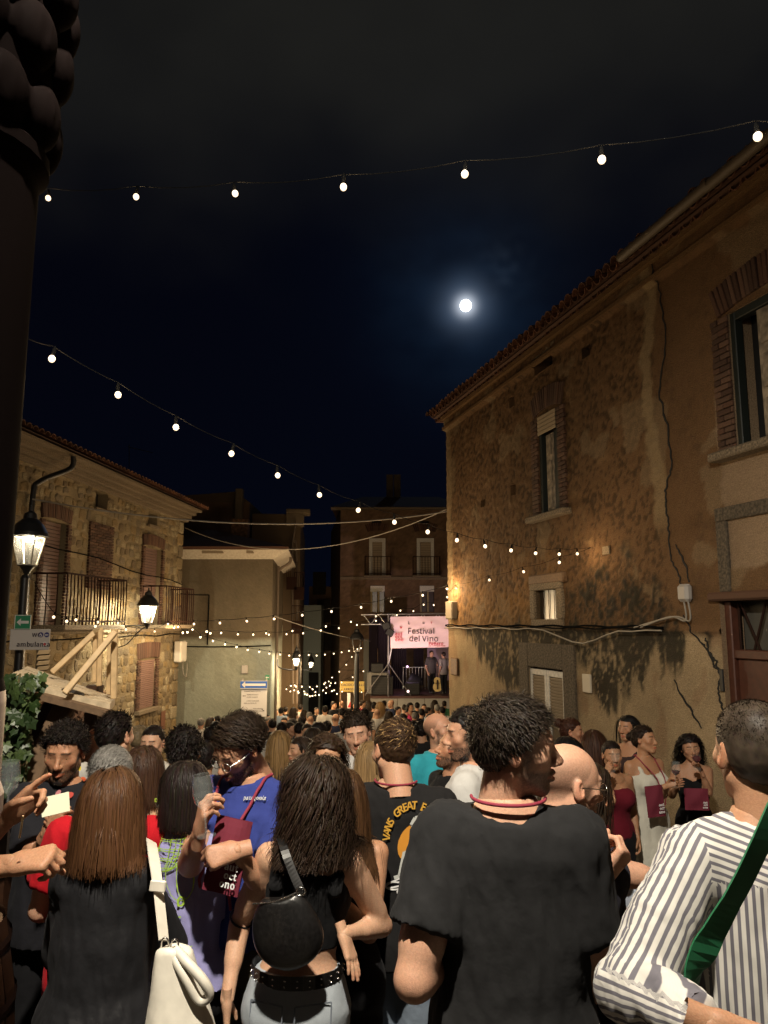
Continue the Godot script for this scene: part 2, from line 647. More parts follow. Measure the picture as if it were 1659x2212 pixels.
func make_palette() -> void:
	mat("plaster", Color.WHITE, 0.92, {"vc": true, "grain": "plaster", "gfreq": 0.06, "glo": 0.66, "gscale": 1.6, "relief": "plaster", "rdepth": 0.9, "rfreq": 0.07, "spec": 0.3})
	mat("stucco", Color.WHITE, 0.95, {"vc": true, "grain": "stucco", "gfreq": 0.06, "glo": 0.7, "gscale": 1.4, "relief": "stucco", "rdepth": 1.4, "rfreq": 0.09, "spec": 0.25})
	for k in 5:
		var v: float = [0.75, 0.9, 1.0, 1.15, 1.3][k]
		var tint: Vector3 = [Vector3(0.27, 0.20, 0.11), Vector3(0.34, 0.26, 0.14), Vector3(0.24, 0.19, 0.12), Vector3(0.31, 0.22, 0.10), Vector3(0.36, 0.30, 0.19)][k] * v
		mat("rock%d" % k, Color(tint.x, tint.y, tint.z), 0.9, {"grain": "rock", "gfreq": 0.03, "glo": 0.5, "gscale": 2.5, "relief": "rock", "rdepth": 1.2, "world": true})
		var br: Vector3 = Vector3(0.13, 0.058, 0.032) * [0.7, 0.85, 1.0, 1.15, 0.6][k] + Vector3(0.02, 0.02, 0.015) * (k % 2)
		mat("brick%d" % k, Color(br.x, br.y, br.z), 0.9, {"grain": "brick", "gfreq": 0.05, "glo": 0.55, "gscale": 3.0, "world": true})
		var ti: Vector3 = Vector3(0.20, 0.085, 0.045) * [0.6, 0.8, 1.0, 1.2, 0.7][k]
		mat("tile%d" % k, Color(ti.x, ti.y, ti.z), 0.9, {"grain": "brick", "glo": 0.5, "gscale": 3.0, "world": true})
	mat("pine", Color(0.62, 0.43, 0.22), 0.6, {"grain": "pine", "gfreq": 0.012, "glo": 0.78, "gscale": 2.0})
	mat("board", Color(0.58, 0.46, 0.30), 0.7, {"grain": "pine", "glo": 0.6, "gscale": 2.5})
	mat("darkwood", Color(0.05, 0.022, 0.012), 0.35, {"grain": "pine", "glo": 0.6, "gscale": 2.0})
	mat("oldwood", Color(0.16, 0.095, 0.05), 0.8, {"grain": "pine", "glo": 0.5, "gscale": 3.0})
	mat("brownshutter", Color(0.105, 0.06, 0.05), 0.6)
	mat("iron", Color(0.012, 0.012, 0.013), 0.45, {"metal": 0.3})
	mat("rust_iron", Color(0.024, 0.012, 0.009), 0.8, {"spec": 0.15})
	mat("cable", Color(0.006, 0.006, 0.006), 0.9, {"spec": 0.05})
	mat("pale_cable", Color(0.24, 0.22, 0.19), 0.7)
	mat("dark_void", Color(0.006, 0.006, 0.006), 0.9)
	mat("white_paint", Color(0.62, 0.60, 0.55), 0.6, {"grain": "paint", "gfreq": 0.02, "glo": 0.8, "gscale": 1.5})
	mat("cornice_white", Color(0.50, 0.45, 0.37), 0.85, {"grain": "paint", "glo": 0.7, "gscale": 1.0})
	mat("stone_trim", Color(0.26, 0.20, 0.13), 0.9, {"grain": "rock", "glo": 0.6, "gscale": 2.0, "relief": "rock", "rdepth": 0.6})
	mat("zinc", Color(0.085, 0.066, 0.046), 0.6)
	mat("plastic_grey", Color(0.34, 0.32, 0.30), 0.55)
	mat("alu", Color(0.55, 0.55, 0.56), 0.3, {"metal": 0.9})
	mat("black_cloth", Color(0.010, 0.008, 0.012), 0.9)
	mat("darkpane", Color(0.012, 0.013, 0.016), 0.12)

func make_ground() -> void:
	var st := tool()
	var zs := [90.0, 6.0]
	for k in 120: zs.append(6.0 - k * 0.36)
	zs.append_array([-60.0, -120.0, -400.0])
	var xs := [-400.0, -60.0, -20.0]
	for k in 67: xs.append(-12.0 + k * 0.36)
	xs.append_array([20.0, 60.0, 400.0])
	for z in zs:
		for x in xs:
			var f: float = n_mid.get_noise_2d(x * 40, z * 40)
			var g: float = n_big.get_noise_2d(x * 20, z * 20)
			var v: float = 1.0 + 0.3 * f + 0.3 * g
			st.set_color(Color(0.115 * v, 0.095 * v, 0.068 * v))
			st.set_smooth_group(0)
			st.add_vertex(Vector3(x, ground_at(z) + 0.004 * f, z))
	var nx := xs.size()
	for j in zs.size() - 1:
		for i in nx - 1:
			var a := j * nx + i
			for v in [a, a + nx, a + nx + 1, a, a + nx + 1, a + 1]: st.add_index(v)
	st.generate_normals()
	var o := build("ground", st, mat("paving_bed", Color.WHITE, 0.9, {"vc": true, "grain": "stucco", "glo": 0.6, "relief": "stucco", "rdepth": 2.0}))
	tag(o, "", "", "", "structure")
	# worn stone setts of the square, joined: too many to pick apart
	var shape := tool()
	box(shape, Vector3.ZERO, Vector3(0.118, 0.06, 0.118), Basis.IDENTITY, Color.WHITE, 0.018)
	var mm := MultiMesh.new()
	mm.transform_format = MultiMesh.TRANSFORM_3D
	mm.use_colors = true
	mm.mesh = shape.commit()
	var place := []
	for j in 78:
		for i in 62:
			var x := -3.9 + i * 0.126 + (0.063 if j % 2 else 0.0) + rng.randf_range(-0.006, 0.006)
			var z := 0.2 - j * 0.126 + rng.randf_range(-0.006, 0.006)
			place.append(Transform3D(Basis.from_euler(Vector3(rng.randf_range(-0.05, 0.05) + (0.095 if z < -2.0 else 0.0), rng.randf_range(-0.08, 0.08), rng.randf_range(-0.05, 0.05))), Vector3(x, ground_at(z) - 0.006 + rng.randf_range(-0.006, 0.004), z)))
	mm.instance_count = place.size()
	for k in place.size():
		mm.set_instance_transform(k, place[k])
		var v := rng.randf_range(0.6, 1.25)
		mm.set_instance_color(k, Color(0.145 * v, 0.118 * v, 0.085 * v))
	var mi := MultiMeshInstance3D.new()
	mi.name = "stone_setts"
	mi.multimesh = mm
	mi.material_override = mat("sett", Color.WHITE, 0.75, {"vc": true, "grain": "rock", "glo": 0.6, "gscale": 2.0})
	o.add_child(mi)
	tag(mi, "", "", "", "stuff")

func make_moon() -> void:
	var s := SphereMesh.new()
	s.radius = 2.35
	s.height = 4.9
	var o := piece("moon", s, glow("moon_glow", Color(0.93, 0.97, 1.0), 7.0), null, Transform3D(Basis.IDENTITY, EYE + sight(1006, 660).normalized() * 320.0))
	tag(o, "bright full moon with a blue halo in the night sky", "moon", "", "structure")

# ---------------------------------------------------------------- building parts
func rubble_mesh(seed_: int) -> ArrayMesh:
	# one rough stone about 1 x 1 across and 0.3 proud, lying in x y, standing out along z
	var r := RandomNumberGenerator.new()
	r.seed = seed_
	var st := tool()
	var n := 9
	var out := []
	var mid := []
	for k in n:
		var a := TAU * k / n
		var q := 0.5 / maxf(absf(cos(a)), absf(sin(a)) + 0.02)
		q = lerpf(q, 0.5, 0.45) * r.randf_range(0.86, 1.04)
		out.append(Vector3(cos(a) * q, sin(a) * q, -0.02))
		mid.append(Vector3(cos(a) * q * 0.82, sin(a) * q * 0.82, r.randf_range(0.16, 0.26)))
	var top := Vector3(r.randf_range(-0.1, 0.1), r.randf_range(-0.1, 0.1), 0.3)
	for k in n:
		var k2 := (k + 1) % n
		quad(st, out[k], out[k2], mid[k2], mid[k])
		quad(st, mid[k], mid[k2], top, top)
	return st.commit()

func lay_rubble(house: Node3D, w: Wall, r: Rect2, holes: Array, first: Rect2, seed_: int) -> void:
	# stones in rough courses; those in the rectangle «first» are parts of their own
	var rg := RandomNumberGenerator.new()
	rg.seed = seed_
	var shapes := []
	for k in 7: shapes.append(rubble_mesh(seed_ * 10 + k))
	var wb := w.basis()
	var rest := []
	var tints := []
	var singles := 0
	var y := r.position.y
	while y < r.end.y:
		var h := rg.randf_range(0.15, 0.27)
		var s := r.position.x - rg.randf() * 0.2
		while s < r.end.x:
			var wd := rg.randf_range(0.15, 0.36)
			var hh := h * rg.randf_range(0.75, 1.1)
			var c := Vector2(s + wd * 0.5, y + h * 0.5 + rg.randf_range(-0.03, 0.03))
			var ok := r.has_point(c)
			for ho in holes:
				if ho.grow(0.09).has_point(c) : ok = false
			if rg.randf() < 0.07: ok = false
			if ok:
				var b := wb * Basis(Vector3(0, 0, 1), rg.randf_range(-0.18, 0.18) + (PI if rg.randf() < 0.5 else 0.0)) * Basis.from_scale(Vector3(wd * 1.0, hh * 1.03, 0.075 * rg.randf_range(0.7, 1.3)))
				var xf := Transform3D(b, w.at(c.x, c.y, 0.002))
				var k := rg.randi() % 7
				var t := rg.randi() % 5
				if first.has_point(c) and singles < 290:
					singles += 1
					piece("stone", shapes[k], mats["rock%d" % t], house, xf)
				else:
					rest.append(xf)
					tints.append(t)
			s += wd + 0.012
		y += h
	var mm := MultiMesh.new()
	mm.transform_format = MultiMesh.TRANSFORM_3D
	mm.use_colors = true
	mm.mesh = shapes[0]
	mm.instance_count = rest.size()
	for k in rest.size():
		mm.set_instance_transform(k, rest[k])
		var v: Vector3 = [Vector3(0.21, 0.155, 0.085), Vector3(0.31, 0.24, 0.13), Vector3(0.25, 0.20, 0.13), Vector3(0.33, 0.235, 0.11), Vector3(0.40, 0.33, 0.2)][tints[k]]
		mm.set_instance_color(k, Color(v.x, v.y, v.z))
	var mi := MultiMeshInstance3D.new()
	mi.name = "masonry"
	mi.multimesh = mm
	mi.material_override = mat("rockmass", Color.WHITE, 0.9, {"vc": true, "grain": "rock", "glo": 0.5, "gscale": 2.5, "relief": "rock", "rdepth": 1.2, "world": true})
	house.add_child(mi)
	tag(mi, "", "", "", "stuff")

func brick_band(house: Node, w: Wall, r: Rect2, upright := false, proud := 0.035, arch := 0.0, brick := Vector2(0.22, 0.065)) -> void:
	# single bricks over a rectangle of the wall; upright ones stand as a flat arch
	var wb := w.basis()
	var bw := brick.y if upright else brick.x
	var bh := r.size.y if upright else brick.y
	var m := box_mesh(Vector3(bw - 0.012, bh - 0.012, 0.06), 0.006)
	var rows := maxi(1, int(round(r.size.y / bh)))
	for j in rows:
		var s := r.position.x - (bw * 0.5 if (j % 2 and not upright) else 0.0)
		while s < r.end.x - 0.02:
			var a := maxf(s, r.position.x)
			var b := minf(s + bw, r.end.x)
			if b - a > 0.04 or upright:
				var c := (a + b) * 0.5
				var mid := r.position.x + r.size.x * 0.5
				var lean := (c - mid) / (r.size.x * 0.5) * arch
				var lift := arch * 0.25 * (1.0 - pow((c - mid) / (r.size.x * 0.5), 2.0))
				var bb := wb * Basis(Vector3(0, 0, 1), -lean * signf(wb.x.dot(w.e))) * Basis.from_scale(Vector3((b - a - 0.012) / (bw - 0.012), 1, 1))
				piece("brick", m, mats["brick%d" % (rng.randi() % 5)], house, Transform3D(bb, w.at(c, r.position.y + (j + 0.5) * r.size.y / rows + lift, proud - 0.03 + rng.randf_range(-0.006, 0.006))))
			s += bw

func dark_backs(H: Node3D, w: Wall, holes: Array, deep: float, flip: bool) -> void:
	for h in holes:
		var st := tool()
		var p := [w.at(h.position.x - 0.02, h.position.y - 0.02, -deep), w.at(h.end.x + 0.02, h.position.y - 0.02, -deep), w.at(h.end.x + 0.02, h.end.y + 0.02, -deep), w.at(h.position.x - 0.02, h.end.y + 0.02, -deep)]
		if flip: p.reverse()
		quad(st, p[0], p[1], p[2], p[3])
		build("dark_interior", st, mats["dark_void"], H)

func slab(parent: Node, called: String, w: Wall, r: Rect2, out: float, thick: float, m: Material, bev := 0.008) -> MeshInstance3D:
	# a block on the wall: rectangle r, front face at «out», that thick
	return piece(called, box_mesh(Vector3(r.size.x, r.size.y, thick), bev), m, parent, Transform3D(w.basis(), w.at(r.position.x + r.size.x * 0.5, r.position.y + r.size.y * 0.5, out - thick * 0.5)))

func slatted(parent: Node, w: Wall, r: Rect2, pitch: float, out: float, m: Material, tilt := 0.35) -> void:
	var n := int(r.size.y / pitch)
	var mesh := box_mesh(Vector3(r.size.x, r.size.y / n * 0.86, 0.014), 0.003)
	for k in n:
		piece("slat", mesh, m, parent, Transform3D(w.basis() * Basis(Vector3(1, 0, 0), tilt), w.at(r.position.x + r.size.x * 0.5, r.position.y + r.size.y * (k + 0.5) / n, out)))

func balcony(house: Node3D, w: Wall, s0: float, s1: float, y: float, deep: float, tall: float, m: Material, slab_m: Material, pitch := 0.11) -> void:
	var b := sub(house, "balcony")
	piece("floor_slab", box_mesh(Vector3(s1 - s0 + 0.08, 0.1, deep + 0.05), 0.015), slab_m, b, Transform3D(w.basis(), w.at((s0 + s1) * 0.5, y - 0.05, deep * 0.5)))
	var rail := tool()
	for q in [[w.at(s0, y + tall, 0.0), w.at(s0, y + tall, deep)], [w.at(s0, y + tall, deep), w.at(s1, y + tall, deep)], [w.at(s1, y + tall, deep), w.at(s1, y + tall, 0.0)], [w.at(s0, y + 0.08, deep), w.at(s1, y + 0.08, deep)]]:
		bar(rail, q[0], q[1], 0.035, 0.02, w.n)
	build("handrail", rail, m, b)
	var one := tool()
	var bz := 0.012
	tube(one, [Vector3(0, 0, 0), Vector3(0, tall * 0.35, bz), Vector3(0, tall * 0.65, bz), Vector3(0, tall, 0)], 0.013, 5)
	var mesh := one.commit()
	var n := int((s1 - s0) / pitch)
	for k in n + 1:
		piece("baluster", mesh, m, b, Transform3D(w.basis(), w.at(lerpf(s0, s1, float(k) / n), y, deep)))
	for sd in [s0, s1]:
		for k in 3:
			piece("baluster", mesh, m, b, Transform3D(w.basis(), w.at(sd, y, deep * (k + 0.3) / 3.2)))

func coppo(len: float, rad: float) -> ArrayMesh:
	# a half-round roof tile, hollow side down, lying along z
	var st := tool()
	var n := 6
	for k in n:
		var a := PI * k / n
		var b := PI * (k + 1) / n
		for q in [[rad, 1.0], [rad - 0.014, -1.0]]:
			var p := [Vector3(cos(a) * q[0], sin(a) * q[0], 0), Vector3(cos(b) * q[0], sin(b) * q[0], 0), Vector3(cos(b) * q[0] * 0.85, sin(b) * q[0] * 0.85, -len), Vector3(cos(a) * q[0] * 0.85, sin(a) * q[0] * 0.85, -len)]
			if q[1] > 0: quad(st, p[0], p[3], p[2], p[1])
			else: quad(st, p[0], p[1], p[2], p[3])
		quad(st, Vector3(cos(a) * rad, sin(a) * rad, 0), Vector3(cos(b) * rad, sin(b) * rad, 0), Vector3(cos(b) * (rad - 0.014), sin(b) * (rad - 0.014), 0), Vector3(cos(a) * (rad - 0.014), sin(a) * (rad - 0.014), 0))
	return st.commit()

func sub(parent: Node, called: String) -> Node3D:
	var o := Node3D.new()
	var k := 0
	var nm := called
	while parent.has_node(nm):
		k += 1
		nm = "%s_%03d" % [called, k]
	o.name = nm
	parent.add_child(o, true)
	return o

# ---------------------------------------------------------------- the old plastered house at the right
var right_wall: Wall

func make_right_house() -> void:
	var e := Vector3(0.2644, 0, 0.9645)
	var w := Wall.new(Vector3(1.31, 0, -15.5), e, Vector3(-0.9645, 0, 0.2644))
	right_wall = w
	var H := thing("plastered_house", "old ochre plastered house with cracks, black mould and a tiled eave along the right", "building", w.o)
	H.position = Vector3.ZERO
	var win := wall_rect(w, 1166, 1208, 890, 1109)
	var win2 := wall_rect(w, 1585, 1740, 640, 975)
	win2 = Rect2(on_wall(w, 1585, 830).x, on_wall(w, 1600, 968).y, 1.15, on_wall(w, 1600, 665).y - on_wall(w, 1600, 968).y)
	var attic := wall_rect(w, 1155, 1195, 764, 800)
	var hole1 := wall_rect(w, 1258, 1275, 748, 772)
	var hole2 := wall_rect(w, 1101, 1111, 856, 880)
	var hole3 := wall_rect(w, 1104, 1114, 1047, 1070)
	var hole4 := wall_rect(w, 1040, 1047, 1080, 1095)
	var mez := wall_rect(w, 1160, 1207, 1274, 1338)
	var door := wall_rect(w, 1149, 1225, 1444, 1800)
	door = Rect2(door.position.x, -1.0, door.size.x, on_wall(w, 1187, 1444).y + 1.0)
	var garage := wall_rect(w, 1562, 1700, 1302, 1500)
	garage = Rect2(on_wall(w, 1562, 1400).x, -0.6, 2.6, on_wall(w, 1600, 1297).y + 0.6)
	var holes := [win, win2, attic, hole1, hole2, hole3, hole4, mez, door, garage]
	var y0 := -1.6
	var y1 := 6.34
	build("wall", wall_sheet(w, Rect2(0, y0, 15.5, y1 - y0), 0.032, holes, "ochre", 0.28), mats["plaster"], H)
	# the far gable side, the back and what closes the openings
	var back := tool()
	var dk := Color(0.2, 0.14, 0.08)
	var p := [w.at(0, y0), w.at(0, y0, -8), w.at(15.5, y0, -8), w.at(15.5, y0)]
	for k in 3:
		var a: Vector3 = p[k]
		var b: Vector3 = p[k + 1]
		var up := Vector3(0, y1 - y0, 0)
		quad(back, a, a + up, b + up, b, dk)
	build("rear_wall", back, mats["plaster"], H)
	dark_backs(H, w, holes, 0.27, false)
	# roof: slope, rows of half-round tiles at the eave, gutter
	var roof := sub(H, "roof")
	var rs := tool()
	quad(rs, w.at(-0.3, 6.37, 0.2), w.at(15.5, 6.37, 0.2), w.at(15.5, 7.9, -4.5), w.at(-0.3, 7.9, -4.5))
	quad(rs, w.at(-0.3, 7.9, -4.5), w.at(15.5, 7.9, -4.5), w.at(15.5, 6.3, -8.1), w.at(-0.3, 6.3, -8.1))
	quad(rs, w.at(15.5, 6.32, 0.18), w.at(-0.3, 6.32, 0.18), w.at(-0.3, 6.32, -0.1), w.at(15.5, 6.32, -0.1))
	quad(rs, w.at(-0.3, 6.32, 0.2), w.at(15.5, 6.32, 0.2), w.at(15.5, 6.37, 0.2), w.at(-0.3, 6.37, 0.2))
	build("deck", rs, mats["tile0"], roof)
	var cm := coppo(0.45, 0.085)
	var tilt := atan2(1.45, 4.88)
	var k := 0
	var s := -0.35
	while s < 14.0:
		var base := w.basis() * Basis(Vector3(1, 0, 0), tilt)
		piece("tile", cm, mats["tile%d" % (rng.randi() % 5)], roof, Transform3D(base * Basis(Vector3(0, 1, 0), rng.randf_range(-0.06, 0.06)), w.at(s, 6.395 + rng.randf_range(-0.008, 0.012), 0.28 + rng.randf_range(-0.02, 0.02))))
		if s < 9.6:
			# the upturned row below it, closing the eave
			piece("tile", cm, mats["tile%d" % (rng.randi() % 5)], roof, Transform3D(w.basis() * Basis(Vector3(1, 0, 0), tilt) * Basis(Vector3(0, 0, 1), PI), w.at(s + 0.095, 6.42, 0.24)))
			piece("tile", cm, mats["tile%d" % (rng.randi() % 5)], roof, Transform3D(w.basis() * Basis(Vector3(0, 0, 1), PI), w.at(s + 0.05, 6.33, 0.12 + rng.randf_range(-0.015, 0.015))))
		if k % 1 == 0 and s < 11.0:
			piece("tile", cm, mats["tile%d" % (rng.randi() % 5)], roof, Transform3D(base, w.at(s, 6.50 + rng.randf_range(-0.008, 0.012), -0.1)))
		k += 1
		s += 0.19
	var gut := tool()
	var g0 := on_wall(w, 1385, 520).x
	for j in 5:
		var a := g0 + j * 1.6
		tube(gut, [w.at(a, 6.37, 0.31), w.at(a + 1.58, 6.38, 0.31)], 0.06, 10)
		tube(gut, [w.at(a + 1.55, 6.38, 0.31), w.at(a + 1.62, 6.38, 0.31)], 0.067, 10)
	build("gutter", gut, mats["zinc"], roof)
	# plaster mouldings under the eave
	for q in [[6.02, 0.075, 0.05], [6.24, 0.10, 0.08]]:
		var ms := tool()
		bar(ms, w.at(0, q[0], q[1] * 0.5 + 0.02), w.at(15.0, q[0] + 0.0, q[1] * 0.5 + 0.02), q[1], q[2], Vector3.UP, Color(0.21, 0.125, 0.055))
		build("moulding", ms, mats["plaster"], H)
	# upper tall window: brick jambs, roller box, half-open shutters
	window_tall(H, w, win, true)
	window_tall(H, w, win2, false)
	# little attic window
	slab(H, "attic_lintel", w, Rect2(attic.position.x - 0.12, attic.end.y, attic.size.x + 0.24, 0.07), 0.045, 0.1, mats["stone_trim"])
	# mezzanine window: stone frame, wooden lintel, wire glass
	var mw := sub(H, "window")
	for q in [Rect2(mez.position.x - 0.16, mez.position.y, 0.16, mez.size.y), Rect2(mez.end.x, mez.position.y, 0.17, mez.size.y), Rect2(mez.position.x - 0.16, mez.end.y, mez.size.x + 0.33, 0.17), Rect2(mez.position.x - 0.13, mez.position.y - 0.17, mez.size.x + 0.27, 0.17)]:
		slab(mw, "stone_frame", w, q, 0.05, 0.16, mats["stone_trim"], 0.015)
	slab(mw, "pane", w, mez, -0.05, 0.01, mat("dusty_pane", Color(0.05, 0.038, 0.028), 0.3, {"grain": "plaster", "glo": 0.4}))
	for q in 3:
		slab(mw, "wire", w, Rect2(mez.position.x + mez.size.x * (q + 0.8) / 4.0, mez.position.y, 0.008, mez.size.y), -0.035, 0.008, mats["rust_iron"], 0.0)
	var lint := wall_rect(w, 1148, 1224, 1246, 1258)
	slab(mw, "wooden_lintel", w, Rect2(lint.position.x, lint.position.y - 0.02, lint.size.x, 0.15), 0.06, 0.16, mats["oldwood"], 0.02)
	# white glazed door in its grey stone surround
	var dr := sub(H, "glazed_door")
	var su := mat("grey_surround", Color(0.135, 0.105, 0.07), 0.9, {"grain": "rock", "glo": 0.5, "gscale": 1.5, "relief": "rock", "rdepth": 1.0})
	slab(dr, "surround", w, Rect2(door.position.x - 0.32, door.position.y, 0.32, door.size.y + 0.36), 0.035, 0.1, su, 0.012)
	slab(dr, "surround", w, Rect2(door.end.x, door.position.y, 0.34, door.size.y + 0.36), 0.035, 0.1, su, 0.012)
	slab(dr, "surround", w, Rect2(door.position.x, door.end.y, door.size.x, 0.36), 0.035, 0.1, su, 0.012)
	var half := door.size.x * 0.5
	for q in 2:
		var lf := Rect2(door.position.x + q * half, door.position.y, half, door.size.y)
		var leaf := sub(dr, "door_leaf")
		for f in [Rect2(lf.position.x + 0.005, lf.position.y, 0.07, lf.size.y - 0.03), Rect2(lf.end.x - 0.075, lf.position.y, 0.07, lf.size.y - 0.03), Rect2(lf.position.x + 0.075, lf.end.y - 0.12, lf.size.x - 0.15, 0.09)]:
			slab(leaf, "frame", w, f, 0.0, 0.05, mats["white_paint"], 0.008)
		slab(leaf, "pane", w, Rect2(lf.position.x + 0.07, lf.position.y, lf.size.x - 0.14, lf.size.y - 0.1), -0.03, 0.008, mat("curtain_pane", Color(0.16, 0.12, 0.075), 0.25, {"grain": "plaster", "glo": 0.55, "gscale": 2.0}), 0.0)
		slatted(leaf, w, Rect2(lf.position.x + 0.08, lf.end.y - 0.85, lf.size.x - 0.16, 0.72), 0.045, -0.015, mat("blind", Color(0.20, 0.155, 0.10), 0.6), 0.2)
		slab(leaf, "hinge", w, Rect2(lf.position.x + 0.1 + q * 0.25, lf.end.y - 0.03, 0.06, 0.08), 0.0, 0.05, mats["rust_iron"], 0.004)
	# red-brown workshop door with its barred light
	var gd := sub(H, "workshop_door")
	var red := mat("red_door", Color(0.085, 0.026, 0.014), 0.55, {"grain": "paint", "glo": 0.7})
	var by := on_wall(w, 1600, 1404).y
	var gtop := garage.end.y
	slab(gd, "lintel", w, Rect2(garage.position.x - 0.12, gtop, garage.size.x + 0.2, 0.09), 0.07, 0.3, mat("rust_lintel", Color(0.075, 0.032, 0.016), 0.8), 0.02)
	slab(gd, "frame", w, Rect2(garage.position.x, garage.position.y, 0.09, garage.size.y), -0.04, 0.1, red, 0.01)
	slab(gd, "rail", w, Rect2(garage.position.x + 0.09, by - 0.09, garage.size.x - 0.1, 0.09), -0.045, 0.1, red, 0.01)
	for q in 3:
		slab(gd, "panel", w, Rect2(garage.position.x + 0.1 + q * 0.83, garage.position.y, 0.82, by - 0.09 - garage.position.y), -0.08, 0.05, red, 0.012)
	slab(gd, "wire_mesh", w, Rect2(garage.position.x + 0.09, by, garage.size.x - 0.1, gtop - by), -0.2, 0.01, mat("mesh_grey", Color(0.10, 0.095, 0.08), 0.6, {"grain": "stucco", "glo": 0.25, "gscale": 5.0}), 0.0)
	for q in 18:
		var bs := tool()
		var x0 := garage.position.x + 0.14 + q * 0.14
		var lean: float = [0.0, 0.12, -0.10, 0.03][q % 4]
		tube(bs, [w.at(x0 + lean, by, -0.1), w.at(x0 - lean, gtop, -0.1)], 0.013, 6)
		build("iron_bar", bs, mats["rust_iron"], gd)
	slab(gd, "hinge", w, Rect2(garage.position.x - 0.05, by - 0.42, 0.05, 0.22), 0.03, 0.06, mats["iron"], 0.005)
	# relief lines of the old blocked opening above it
	var o0 := on_wall(w, 1563, 1240).x
	slab(H, "old_frame", w, Rect2(o0 - 0.06, 2.28, 0.16, 0.72), 0.02, 0.05, su, 0.01)
	slab(H, "old_frame", w, Rect2(o0 - 0.06, 3.0, 2.6, 0.14), 0.025, 0.05, su, 0.01)
	# the long crack: a deep dark groove with torn plaster lips
	for path in [[[1386, 520], [1415, 560], [1428, 650], [1440, 740], [1424, 850], [1444, 930], [1452, 1010], [1437, 1060], [1441, 1100], [1446, 1160], [1452, 1210], [1470, 1250], [1476, 1290]],
			[[1476, 1330], [1508, 1380], [1526, 1400], [1548, 1430], [1556, 1465], [1551, 1498], [1566, 1550], [1574, 1580]],
			[[1462, 1175], [1484, 1225], [1490, 1262]], [[1524, 1378], [1530, 1400], [1542, 1440], [1560, 1450]], [[1455, 1470], [1490, 1530], [1520, 1580]]]:
		crack(H, w, path)
	# meter box, plate, notices
	var ebox := wall_rect(w, 1479, 1505, 1272, 1300)
	var eb := thing("meter_box", "grey plastic meter box with pipes on the cracked ochre wall", "box", Vector3.ZERO)
	slab(eb, "case", w, Rect2(ebox.position.x, ebox.position.y, 0.17, 0.19), 0.11, 0.1, mats["plastic_grey"], 0.03)
	for q in 2:
		var cs := tool()
		var x0 := ebox.position.x + 0.07 + q * 0.07
		var ye := on_wall(w, 1440, 1352).y
		tube(cs, smooth_path([w.at(x0, ebox.position.y + 0.02, 0.07), w.at(x0, ebox.position.y - 0.2, 0.06), w.at(x0 - 0.25, ye + 0.1, 0.07), w.at(x0 - 0.8 - q * 0.2, ye - 0.02, 0.08)]), 0.010, 7)
		build("conduit", cs, mats["pale_cable"], eb)
	var cb := thing("wall_cable", "bundle of grey cables strung along the ledge of the ochre wall", "cable", Vector3.ZERO)
	for q in 3:
		var pts := []
		var top: float = 1.93 - q * 0.025
		for j in 26:
			var ss := 0.05 + j * 0.285
			pts.append(w.at(ss, top + 0.012 * sin(j * 1.7 + q * 2.0) - (0.17 * sin(PI * clampf((ss - 4.4) / 1.9, 0, 1)) if q == 2 else 0.0), 0.075 + q * 0.012))
		var cs := tool()
		tube(cs, pts, 0.010 if q else 0.014, 6)
		build("cable", cs, mats["pale_cable"] if q == 2 else mats["cable"], cb)
	var paper := wall_rect(w, 1265, 1284, 1468, 1496)
	var nb := slab(self, numbered("notice_board"), w, Rect2(paper.position.x, paper.position.y, 0.2, 0.24), 0.05, 0.03, mat("notice", Color(0.5, 0.45, 0.36), 0.7), 0.006)
	tag(nb, "small blank white notice plate on the mouldy wall beside the glazed door", "notice")
	var pl := wall_rect(w, 978, 993, 1427, 1458)
	var pq := slab(self, numbered("wall_plaque"), w, Rect2(pl.position.x, pl.position.y, 0.36, 0.33), 0.05, 0.04, mat("plaque", Color(0.16, 0.075, 0.03), 0.6, {"grain": "rock", "glo": 0.4}), 0.02)
	tag(pq, "small brown plaque near the far corner of the ochre house", "plaque")
	var fu := wall_rect(w, 974, 989, 1305, 1338)
	var jb := slab(self, numbered("junction_box"), w, Rect2(fu.position.x, fu.position.y, 0.36, 0.36), 0.12, 0.14, mat("dull_box", Color(0.16, 0.13, 0.09), 0.7), 0.02)
	tag(jb, "dull box hung at the far corner of the ochre house", "box")
	# small square tile scar by the bulbs
	var sc := wall_rect(w, 1305, 1320, 1180, 1198)
	slab(H, "patch", w, sc, 0.03, 0.02, mat("patch", Color(0.24, 0.18, 0.11), 0.9, {"grain": "plaster", "glo": 0.6}), 0.004)

